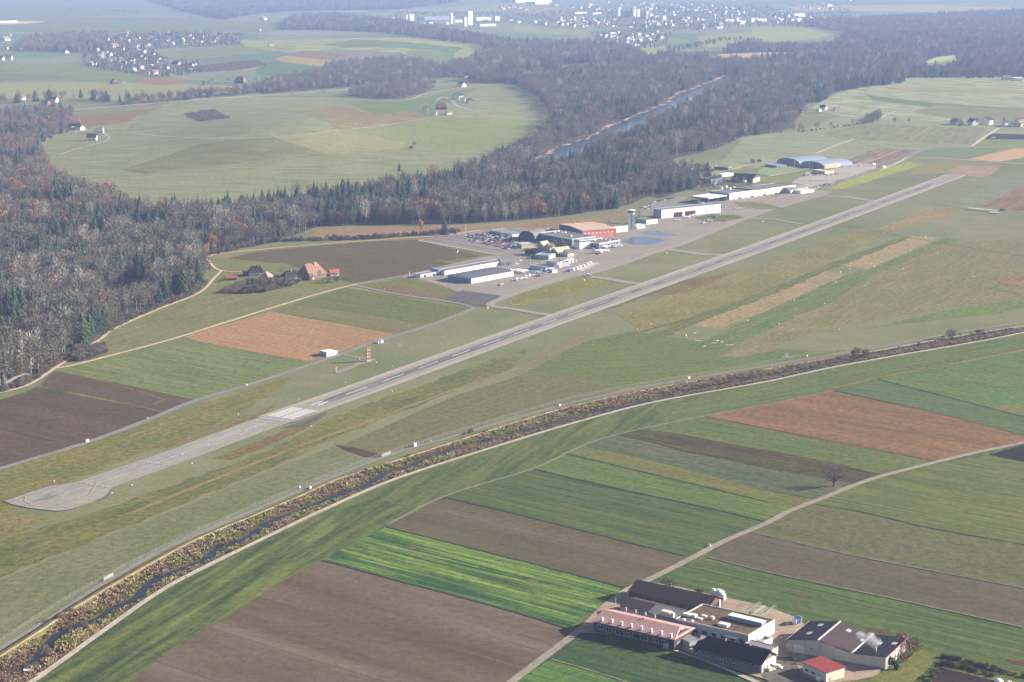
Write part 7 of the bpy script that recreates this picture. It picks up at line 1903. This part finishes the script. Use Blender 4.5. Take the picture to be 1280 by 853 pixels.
cabinet(983, 446.3, 2.4, 'white box near the service road left of the large bush', R_WHITE); cabinet(1008.5, 446, 1.2, 'tiny white box right of the white box by the service road'); cabinet(185, 524.5, 1.5, 'pale marker box in the middle of the perimeter road edge'); cabinet(887, 683.5, 1.2, 'small white box at the farm road edge')
p = G(36, 841.5); t = thing('storage_box', (p.x, p.y, 0), 0.2, 'white flat topped box at the gravel pad by the stream bank', 'storage box')
mb = MB(); mb.box(-2.2,2.2,-1,1,0,1.5); mb.build('body', FRAME, t); mb = MB(); mb.slab([(-2.4,-1.2,1.75),(2.4,-1.2,1.75),(2.4,1.2,1.65),(-2.4,1.2,1.65)],.15); mb.build('lid', R_WHITE, t)
strip('gravel_pad', [(40,841),(48,842),(58,843)], 5.5, gravel_l, 9, step=4)
# ---- markers
MK = {}
def mk_mesh(nm, m, w, h):
    mb = MB(); mb.loft([[(-w,-w*.5,0),(w,-w*.5,0),(w,w*.5,0),(-w,w*.5,0)], [(-w*.6,-w*.3,h),(w*.6,-w*.3,h),(w*.6,w*.3,h),(-w*.6,w*.3,h)]])
    me = D2.meshes.new(nm); me.from_pydata([tuple(v) for v in mb.v], [], mb.f); me.materials.append(m); return me
MK['white'] = mk_mesh('marker_white', FRAME, 1.0, .7); MK['orange'] = mk_mesh('marker_orange', ORANGE_P, .9, .9); MK['yellow'] = mk_mesh('marker_yellow', YELLOW_P, 1.1, 1.3)
def marker(px, py, c, label, gr=None, s=1.0, nm='marker'):
    p = G2(px, py); o = D2.objects.new(nm, MK[c]); C.objects.link(o); o.location = (p.x, p.y, 0.2); o.rotation_euler = (0, 0, AIRROW); o.scale = (s,)*3; tag(o, label, 'marker', gr)
for (px, py) in ((1062,336.5),(1093,334),(1137.5,313.8),(1172,318.2),(1129,336.5),(1045,353.5),(1081.5,357.5),(992.5,376),(1030.5,380),(974,405.5),(1048.5,412.5),(934.5,401),(1217,346.5)):
    marker(px, py, 'white', 'white marker board along the grass strip edge', 'white marker boards along the grass strip', 0.8)
for (px, py, lb) in ((1115.8,287.3,'orange marker farthest up the airfield grass'),(1104.5,291.5,'orange marker just left of the farthest one'),(1008.5,329.3,'orange marker above the beige patch, right of a pair'),(994.5,334,'orange marker above the beige patch, left of a pair'),(813.5,405.5,'right orange marker of the pair left of the beige patch'),(796.5,412,'left orange marker of the pair left of the beige patch'),(717.5,397.5,'orange marker on the runway shoulder')):
    marker(px, py, 'orange', lb, s=0.85)
for (px, py, lb) in ((857.5,420.5,'yellow marker below the near beige patch'),(1156.5,297,'yellow marker at the far beige patch corner'),(1050.5,341,'yellow marker between the two beige patches'),(730,351,'yellow sign on the grass beside the first taxiway'),(833,317,'yellow sign beside the second taxiway'),(609.5,385.5,'yellow sign at the taxiway bend near the dark asphalt pad'),(953.5,277.5,'yellow sign near the upper taxiway'),(720,326.5,'yellow box beside the white containers')):
    marker(px, py, 'yellow', lb, s=0.85, nm='taxiway_sign')
for (px, py) in ((755,343),(758.5,343.5),(638.5,379.5),(648,381),(480.5,362),(513,367.5),(500,433),(855,309.5),(899,294.5),(969,272.5),(1067,230),(1092,220.5),(1103,213),(298,518.5),(373.5,499),(388.5,533.5),(490.5,489.5),(432,478.5),(491,458),(500,460),(449,449.5),(470.5,453.5),(240,580),(165,607),(140,617),(68,602)):
    marker(px, py, 'white', 'small white edge light box beside runway or taxiway', 'small white light boxes along runway and taxiways', 0.5)
for i, (px, py, l, a) in enumerate(((873.5,426.5,7,-.4),(868.5,417,5,.9),(892.5,429.5,5,0),(897,426.5,5,1.1),(902.5,428,5,.9),(912,432,8,.05),(881,433.5,5,1.0),(981.5,447,6,0.1),(1177.5,297,5,0),(1194,299,5,.3),(1211,300.5,5,0),(989,420,3,.8))[:8]):
    p = G2(px, py); d = Vector((math.cos(a+AIRROW-1.0), math.sin(a+AIRROW-1.0))); n = Vector((-d.y, d.x))
    o = poly('ground_marker', [p-d*l/2-n*.7, p+d*l/2-n*.7, p+d*l/2+n*.7, p-d*l/2+n*.7], paint_w, 8, world_pts=True)
# ---- airport fence with posts
def fence():
    F = [(-60,842),(0,804),(87.5,747.5),(200,687.5),(305,640),(320,633),(460,576.5),(571,541),(640,520.5),(715,499),(815.5,479),(866,470.5),(960,454),(1020,443.5),(1060,438)]
    P = smooth2(pxline(F), 4.2); a = P[0]
    t = thing('fence', (P[0].x, P[0].y, 0), 0, 'long grey wire mesh fence on posts along the airfield service road', 'fence')
    mb = MB(); mb.box(-.06,.06,-.06,.06,0,2.3); mb.box(-.05,.05,-.3,.06,2.3,2.42)
    me = D2.meshes.new('post'); me.from_pydata([tuple(v) for v in mb.v], [], mb.f); me.materials.append(plain('fence_post', (0.33,0.31,0.29)))
    n = 0; wires = MB()
    extra = MB()
    for i, q in enumerate(P):
        if q.y > 600 and n < 295: o = D2.objects.new('post', me); C.objects.link(o); o.parent = t; o.location = (q.x-a.x, q.y-a.y, 0); n += 1
        else: extra.box(q.x-a.x-.06, q.x-a.x+.06, q.y-a.y-.06, q.y-a.y+.06, 0, 2.4)
        if i:
            p0 = P[i-1]-a; p1 = q-a
            for z in (0.2, 0.6, 1.0, 1.4, 1.8, 2.2): wires.tube((p0.x, p0.y, z), (p1.x, p1.y, z), .022, .022, 3, caps=False)
    w = wires.build('wire_mesh', METAL, t); w['kind'] = 'stuff'
    if extra.v: e = extra.build('posts_beyond', MATS['fence_post'], t); e['kind'] = 'stuff'; e.name = 'distant_posts'
fence()
for i, (x0, y0, x1, y1) in enumerate(((130,726.5,141,720.5),(477.5,571.5,488,568))):
    a = G(x0, y0); c = G(x1, y1); d = c-a; t = thing('gate', (a.x, a.y, 0), math.atan2(d.y, d.x), ('white barred gate in the fence at lower left', 'white barred gate in the fence beside the dark soil patch')[i], 'gate'); L = d.length
    for z in (.5, 1.1, 1.7): mb = MB(); mb.box(0,L,-.05,.05,z,z+.14); mb.build('bar', FRAME, t)
    for x in (0, L/2, L): mb = MB(); mb.box(x-.09,x+.09,-.12,.12,0,2.1); mb.build('post', FRAME, t)
# motorway bridge
a = G(564,93,6); c = G(600,96,6); d = c-a; t = thing('bridge', (a.x, a.y, a.z-6), math.atan2(d.y, d.x), 'pale road bridge crossing the motorway cutting', 'bridge'); L = d.length
mb = MB(); mb.box(-10,L+10,-6,6,5,6.2); mb.build('deck', CONC, t)
for s in (-6.2, 6): mb = MB(); mb.box(-10,L+10,s,s+.2,6.2,7.2); mb.build('parapet', FRAME, t)
for k in range(3): mb = MB(); x = L*(k+.5)/3; mb.box(x-.6,x+.6,-5,5,0,5); mb.build('pier', CONC, t)
# people on the stream path
def person(px, py, ang, coat, label, act):
    """small walking figure grown from a skeleton"""
    p = G2(px, py); t = thing('person', (p.x, p.y, 0.45), ang, label, 'person')
    pts = [(0,0,.92),(0,0,1.15),(0,0,1.42),(0,.02,1.56),(0,.03,1.72),(.02,.20,1.40),(.06,.27,1.14),(.20,.27,.93),(.28,.26,.88),(.02,-.20,1.40),(-.04,-.27,1.14),(.04,-.28,.90),(.08,-.28,.84),(0,.10,.88),(.14,.11,.48),(.20,.11,.06),(.34,.11,.03),(0,-.10,.88),(-.06,-.11,.48),(-.26,-.11,.08),(-.14,-.12,.03)]
    ed = [(0,1),(1,2),(2,3),(3,4),(2,5),(5,6),(6,7),(7,8),(2,9),(9,10),(10,11),(11,12),(0,13),(13,14),(14,15),(15,16),(0,17),(17,18),(18,19),(19,20)]
    rad = [.15,.15,.15,.06,.11,.07,.055,.04,.04,.07,.055,.04,.04,.10,.07,.05,.05,.10,.07,.05,.05]
    me = D2.meshes.new('body'); me.from_pydata(pts, ed, []); o = D2.objects.new('body', me); C.objects.link(o); o.parent = t
    me.materials.append(coat)
    md = o.modifiers.new('skin', 'SKIN'); 
    for v, r in zip(me.skin_vertices[0].data, rad): v.radius = (r, r)
    me.skin_vertices[0].data[0].use_root = True
    o.modifiers.new('sub', 'SUBSURF').levels = 1
    mb = MB(); mb.loft([[(.03+math.cos(a_)*r, .03+math.sin(a_)*r, z) for a_ in [k*math.pi/4 for k in range(8)]] for r, z in ((.10,1.70),(.115,1.78),(.07,1.86))]); mb.build('hair', W_DARK, t)
person(752, 520.2, 0.7, plain('coat_dark', (0.04,0.05,0.09)), 'walker in dark clothes on the pale stream path, right of two', 0)
person(728, 526.5, 0.7, plain('coat_red', (0.30,0.05,0.05)), 'walker in reddish clothes on the pale stream path, left of two', 0)
person(232.5, 724.5, 0.9, plain('coat_blue', (0.06,0.08,0.20)), 'walker in blue clothes on the white path above the green field', 0)

# ================================================================== VILLAGES AND TOWN
VR = random.Random(77)
def far_proto(L, W, h, rh, wm, rm, hip=0):
    b = Bld('far_house', 'x', 'house', None, None, None, h, None, dims=(640, 400, L, W, 0)); b.walls(wm, 'x' if not hip else None, rh); b.gable(rm, rh, 'x', ov=.6, hip=(hip, hip))
    b.panel('f', L*.2, L*.45, 1, 2.4, GLASS, 'window'); b.panel('f', L*.6, L*.85, 1, 2.4, GLASS, 'window'); b.panel('b', W*.3, W*.7, 1, 2.4, GLASS, 'window')
    return b.root
R_TOWN_RED = tiles('town_red_tiles', (0.42,0.17,0.11)); R_TOWN_BR = tiles('town_brown_tiles', (0.24,0.15,0.12))
FP = {'r': far_proto(14,11,5.5,10,W_WHITE,R_TOWN_RED), 'o': far_proto(18,14,4.5,12,W_WOOD,R_ORANGE,4), 'd': far_proto(14,11,5.5,10,W_WHITE,R_DARK), 'b': far_proto(15,11,5,9.5,W_CREAM,R_TOWN_BR), 'w': far_proto(13,11,7.5,10,W_WHITE,R_GREY), 'g': far_proto(20,14,5,10,W_CREAM,R_GREY), 'f': far_proto(18,14,6,7.2,W_WHITE,R_WHITE)}
KN = {'r': 'house with red roof', 'o': 'old farmhouse with orange roof', 'd': 'white house with dark roof', 'b': 'cream house with brown roof', 'w': 'bright white house with grey roof', 'g': 'broad house with grey roof', 'f': 'white flat topped building'}
def fh(k, px, py, where, s=1.0, ang=None, own=None, name='house'):
    p = G(px, py); s = s*0.85 if k == 'o' else s; o = copy_thing(FP[k], (p.x, p.y, p.z), VR.uniform(0, math.pi) if ang is None else ang, own or (KN[k]+' '+where), s, None if own else (KN[k]+' '+where).replace('house', 'houses', 1))
    o.name = name; return o
WEST = 'in the village beyond the meadow ridge'
Vx = [(40,345,'w'),(65,385,'w'),(170,318,'r',1.5),(165,395,'w'),(125,455,'w'),(145,450,'w'),(175,445,'w'),(205,435,'w'),(240,475,'w'),(268,425,'b'),(295,250,'r'),(345,255,'w'),(240,185,'r',1.9),(420,325,'w',1.2),(490,250,'o'),(520,300,'b'),(440,360,'g'),(500,365,'w'),(330,515,'d'),(370,548,'w'),(230,528,'b'),(450,505,'b'),(500,565,'r'),(540,495,'d'),(600,510,'b'),(660,295,'w'),(710,250,'r'),(705,292,'w'),(770,280,'r'),(740,525,'b'),(758,500,'w'),(855,505,'d',1.5),(905,512,'d'),(985,502,'d'),(1022,500,'w'),(890,250,'g',1.5),(910,278,'b'),(960,278,'r'),(1000,278,'w'),(1020,220,'b'),(1110,195,'d'),(1145,205,'w'),(1150,270,'d'),(1205,265,'w'),(60,438,'g'),(100,505,'b'),(20,485,'d'),(290,355,'d'),(400,455,'d'),(450,425,'d'),(480,525,'w'),(620,465,'b'),(680,485,'d'),(590,240,'d'),(620,285,'d'),(190,250,'b'),(150,240,'g'),(385,480,'w'),(310,480,'d'),(560,540,'d'),(650,540,'b')]
for q in Vx: fh(q[2], 120+q[0]/7.975, 20+q[1]/7.975+0.8, WEST, (q[3] if len(q) > 3 else 0.95)*1.2)
for (k, x, y, s, lb) in (('w',70,200,1.2,'white house at the left picture edge beyond the village road'),('g',50,245,1.7,'big grey roofed barn at the upper left picture edge'),('r',85,328,1.2,'red roofed barn with dark front at the upper left'),('r',200,330,1.3,'red roofed house by the trees at the upper left'),
  ('b',130,430,1.7,'big beige roofed farm at the left village road'),('d',50,435,1.3,'dark roofed shed left of the beige roofed farm'),('r',690,368,1.3,'red roofed farm at the wood corner left of the village'),('b',830,360,1,'small pale house between wood and village'),('g',925,490,1.2,'pale angular house at the left end of the village')):
    fh(k, x/7.975, 20+y/7.975+0.8, '', s, own=lb)
fh('o', 120+225/7.975, 20+680/7.975, '', 1.35, own='lone farmhouse with orange and dark roof on the meadow below the village'); fh('w', 153, 104.5, '', 0.7, own='small white annex right of the lone farmhouse below the village')
for (k, x, y, s, lb) in (('r',205,200,1.1,'red roofed house half hidden by trees in the left hamlet'),('w',235,255,.9,'white walled house below the red roofed one in the left hamlet'),('o',515,255,1.2,'house with bright orange roof in the left hamlet'),('d',585,215,1.2,'white house with dark gable above the orange roof'),('b',140,455,1,'pale villa among trees at the far left wood edge'),('g',130,500,1,'yellowish house below the pale villa at far left'),
  ('o',535,445,1.7,'large farmhouse with pinkish roof above the meadow corner'),('o',650,460,1.9,'widest pinkish roofed farmhouse above the meadow corner'),('w',635,525,1,'white house before the widest pinkish farmhouse'),('w',750,510,1,'low white house in the middle of the hamlet terrace'),('r',850,495,1,'house with small orange gable in the hamlet terrace'),('w',945,530,1.2,'white house at the right end of the hamlet terrace'),('d',865,605,1.2,'blue dark roofed house with white gable inside the path loop'),('d',690,520,.9,'dark roofed house beside the conifer of the hamlet')):
    fh(k, x/7.975, 100+y/7.975+0.6, '', s, own=lb)
for (k, px, py, s, lb) in (('o',308,104,1.7,'orange roofed farm at the hedge below the village'),('r',417,37.5,2.2,'long orange roofed barn before the conifer wood'),('g',330,25.5,1.8,'white roofed farm behind the far left wood'),('w',325,39,1.0,'white house on the upper meadow edge'),('r',493,84,1.2,'red and white house in the scrubby cutting wood'),('w',439,79,.9,'white hut at the edge of the cutting wood'),('b',542,87,1.1,'cream house at the right end of the cutting wood'),('w',550,89,.8,'white house beside the cream one by the cutting wood'),
  ('r',36,22.5,1.6,'lone orange roofed barn on the far fields'),('b',337,57.5,1.2,'low farm on the upper left meadow'),
  ('o',545,137.5,1.5,'farmhouse with pink roof on the ridge meadow'),('w',546,144,.8,'white annex below the pink roofed ridge farmhouse'),('b',559,144,.9,'cream shed right of the pink roofed ridge farmhouse'),('d',535,139,1.0,'dark shed left of the pink roofed ridge farmhouse'),('d',574,125,1.6,'large dark roofed farm on the upper ridge'),('w',582,127,1.0,'white walled annex of the dark roofed ridge farm'),('d',583,109,1.3,'dark farm near the motorway bridge'),('g',593,129,1.0,'low pale shed right of the dark roofed ridge farm'),
  ('d',1010,139,1.2,'long dark barn at the wood edge beyond the sports hall'),('w',1024,140,0.7,'white end of the farm at the wood edge'),('d',1034,137,1.0,'dark roofed farmhouse at the wood edge'),('r',1044,139,.9,'red roofed farmhouse at the wood edge'),
  ('d',1223,157,1.3,'dark roofed barn of the far right farmstead'),('d',1236,156,1.5,'large dark roofed farmhouse of the far right farmstead'),('w',1257,159,.8,'tall white house of the far right farmstead'),('r',1264,158,1.0,'red roofed house of the far right farmstead'),('g',1276,159,1.3,'blue grey shed of the far right farmstead'),('g',1204,156.5,1.2,'low pale shed left of the far right farmstead'),
  ('f',1268,101.5,1.3,'row of white sheds at the far right picture edge'),('g',1254,100,1.2,'dark low sheds left of the far right white row')): fh(k, px, py, '', s, own=lb)
# far industrial quarter and towers
def block(px, py, wpx, hpx, dep, label, m=None, rm=None, ang=0.75, win=True):
    g = G(px, py); sc = FPX/(g-Vector((0,0,CAMH))).length; L = wpx/sc*(1.1 if wpx > 12 else 0.8); h = hpx/sc; dep = dep if wpx > 12 else min(dep, L)
    t = thing('block', (g.x, g.y, g.z), ang, label, 'building')
    mb = MB(); mb.box(-L/2,L/2,-dep/2,dep/2,-.5,h); mb.build('wall', m or W_WHITE, t); mb = MB(); mb.box(-L/2-.3,L/2+.3,-dep/2-.3,dep/2+.3,h,h+.8); mb.build('roof', rm or W_GREY, t)
    if win:
        n = max(1, int(h/7)); 
        for k in range(n): mb = MB(); z = h*(k+.45)/n; mb.box(-L/2+.8,L/2-.8,-dep/2-.2,-dep/2+.1,z,z+h/n*.3); mb.build('window_band', W_BLUE, t)
block(586,31.5,9,17,26,'tall white silo tower of the far industrial quarter', win=False); block(581,33,5,11,30,'lower white part left of the tall silo tower', win=False)
block(564,30,4,13,20,'slim white tower left of the silo', win=False); block(513,26,9,8,26,'right white block of the far industrial quarter'); block(508,27,3,8,20,'slim white block beside the right white block'); block(488,26,14,4,24,'long white hall at the left end of the industrial quarter', rm=R_WHITE)
block(497,28,8,3,20,'low white hall beside the long white hall'); block(545,25,45,4,60,'long blue grey works hall behind the white towers', m=W_BLUE, rm=R_SILV); block(536,29,8,3,20,'low white sheds before the works hall'); block(603,26,22,4,24,'row of white halls right of the silo tower', rm=R_WHITE); block(620,26,10,5,24,'white halls at the right of the row', rm=R_WHITE)
block(608,33,24,2.5,24,'low white sheds beneath the row of halls', rm=R_WHITE); block(572,28,14,3,26,'pale hall between the two white towers', rm=R_SILV); block(558,30.5,6,3,22,'small white and orange hall above the conifers', rm=R_ORANGE)
block(658,3,55,4,160,'large glittering white greenhouse field at the top edge', rm=R_WHITE, win=False); block(672,5.5,22,3,100,'lower part of the white greenhouse field', rm=R_WHITE, win=False)
block(725,17.5,18,2,20,'long low white building before the far town', rm=R_WHITE, win=False); block(718,29,4,8,16,'slim cream tower block below the far town', m=W_CREAM); block(773,20,4,10,18,'slim white high rise in the far town'); block(745,18,14,2,18,'pale long roof beside the long low building', rm=R_WHITE, win=False)
for i, (px, py, w, h) in enumerate(((786,22,6,9),(792,22,6,10),(797,21,6,9),(803,24,6,9),(808,24,6,10),(813,26,7,8),(820,26,9,6),(829,26,8,6),(780,22,8,8))):
    block(px, py, w, h, 18, ['blue shaded','white','tall white','cream','pinkish','pale','low cream','rightmost cream','leftmost blue'][i]+' apartment block in the group at the town centre', m=[W_BLUE,W_WHITE,W_WHITE,W_CREAM,W_CREAM,W_WHITE,W_CREAM,W_CREAM,W_BLUE][i])
for i, (px, py, w, h, lb) in enumerate(((911,27,14,2.5,'long cream roofed hall in the far town'),(925,30.5,14,4,'large white hall in the far town'),(940,28,8,5,'white hall beside the large one'),(951,27,16,3,'wide white sheds right of the town centre'),(980,20.5,16,2.5,'long white hall on the town edge'),(998,21,18,3.5,'longest white hall on the far town edge'),(976,27,9,3,'white hall below the long one'),(998,27,12,3.5,'white hall below the longest one'),(1034,8.5,14,2.5,'long white farm near the top edge'),
   (1063,1.5,3,5,'white chimney block at the top edge'),(1108,29,10,2,'white shed group by the far right wood'),(1156,25,14,2,'red roofed long house by the far right wood'),(1138,41,8,2,'lone white shed before the far wood'),(765,44,12,3,'white farm hall beyond the woods'),(794,58,12,2,'long white shed of the hamlet beyond the woods'),(786,47,10,3,'red brick house of the hamlet beyond the woods'),(9,28.5,24,2,'long white greenhouse at the far left fields'),(1037,57.5,14,2,'pale greenhouse strip beyond the river'))):
    block(px, py, w, h, 18, lb, m=plain('brick_red', (0.42,0.16,0.11)) if 'brick' in lb else W_WHITE, rm=R_TOWN_RED if 'red' in lb.split() else R_WHITE, win=False)
def town(polypx, n, where, kinds, s=1.35):
    P = [tuple(G2(*p)) for p in polypx]; xs = [p[0] for p in P]; ys = [p[1] for p in P]; k = 0; tries = 0; placed = []
    n = int(n*1.45)
    while k < n and tries < n*80:
        tries += 1; x = VR.uniform(min(xs), max(xs)); y = VR.uniform(min(ys), max(ys))
        if not inside((x, y), P) or any((x-a)**2+(y-b_)**2 < 21**2 for a, b_ in placed): continue
        placed.append((x, y)); kk = VR.choice(kinds); lab = KN[kk]+' '+where; k += 1
        if k > n*0.45: TOWN_REST.setdefault(kk, []).append((x, y, T(x, y), s*VR.uniform(.8, 1.2))); continue
        o = copy_thing(FP[kk], (x, y, T(x, y)), VR.uniform(0, math.pi), lab, s*VR.uniform(.9, 1.35), lab.replace('house', 'houses', 1)); o.name = 'house'
TOWN_REST = {}
KT = ['w','w','w','b','d','r','f','w','g']
town([(690,8),(760,3),(860,5),(930,9),(925,20),(870,17),(850,22),(780,16),(720,13)], 62, 'in the upper part of the far town', KT)
town([(830,14),(900,12),(1000,16),(1000,30),(930,33),(850,30)], 52, 'in the right part of the far town', KT)
town([(700,22),(740,24),(830,27),(920,36),(860,37),(780,35),(700,30)], 40, 'on the lower edge of the far town', KT)
town([(1060,24),(1100,24),(1165,25),(1165,34),(1110,36),(1080,32)], 44, 'in the settlement by the far right wood', KT)
town([(985,6),(1045,4),(1050,12),(1000,14)], 16, 'on the hill fields above the far town', KT)
town([(1000,24),(1062,24),(1060,34),(1005,33)], 24, 'between the long white halls and the far right wood', KT)
town([(745,46),(770,40),(830,42),(838,54),(800,60),(765,58)], 22, 'in the hamlet beyond the woods', KT)
town([(625,9),(670,9),(665,14),(628,14)], 8, 'below the greenhouse field', KT); town([(480,28),(540,27),(560,36),(510,44),(490,38)], 12, 'above the conifer wood by the works', KT)
town([(108,70),(140,62),(150,46),(190,42),(250,42),(300,46),(300,55),(240,57),(195,62),(190,70),(240,80),(250,90),(190,96),(130,86)], 46, 'packed into the village beyond the meadow ridge', ['d','b','d','r','g','b','w'], 1.1)
town([(630,24),(700,27),(760,32),(755,36),(640,29)], 14, 'along the tree belt below the far town', KT)
def whole(r):
    v = []; f = []; mi = []; ms = []
    for ch in r.children:
        k = len(v); v += [tuple(p.co) for p in ch.data.vertices]; b0 = len(ms); ms += list(ch.data.materials)
        for q in ch.data.polygons: f.append([a+k for a in q.vertices]); mi.append(b0+q.material_index)
    me = D2.meshes.new('house'); me.from_pydata(v, [], f)
    for m in ms: me.materials.append(m)
    for q, i in zip(me.polygons, mi): q.material_index = i
    return me
bpy.context.view_layer.update()
for k, L in TOWN_REST.items(): scatter('town_houses', L, [whole(FP[k])], 'smaller '+KN[k].replace('house', 'houses', 1)+' filling the far town', 'houses', 61)
for r in FP.values():
    for ch in list(r.children): D2.objects.remove(ch)
    D2.objects.remove(r)

# ================================================================== HAZE
def haze():
    m = D2.materials.new('hazy_air'); m.use_nodes = True
    nt = m.node_tree
    for n in list(nt.nodes):
        if n.type == 'BSDF_PRINCIPLED': nt.nodes.remove(n)
    v = nt.nodes.new('ShaderNodeVolumePrincipled')
    v.inputs['Density'].default_value = HAZE_D
    v.inputs['Color'].default_value = (0.47, 0.60, 1.0, 1)
    v.inputs['Anisotropy'].default_value = 0.0
    nt.links.new(v.outputs[0], nt.nodes['Material Output'].inputs['Volume'])
    mb = MB(); mb.box(-70000, 70000, -70000, 70000, -4, 350)
    o = mb.build('haze', m)
    stuff(o, 'thin blue autumn haze over the whole valley', 'haze')
    return o
HAZE_D = 6.4e-5
haze()
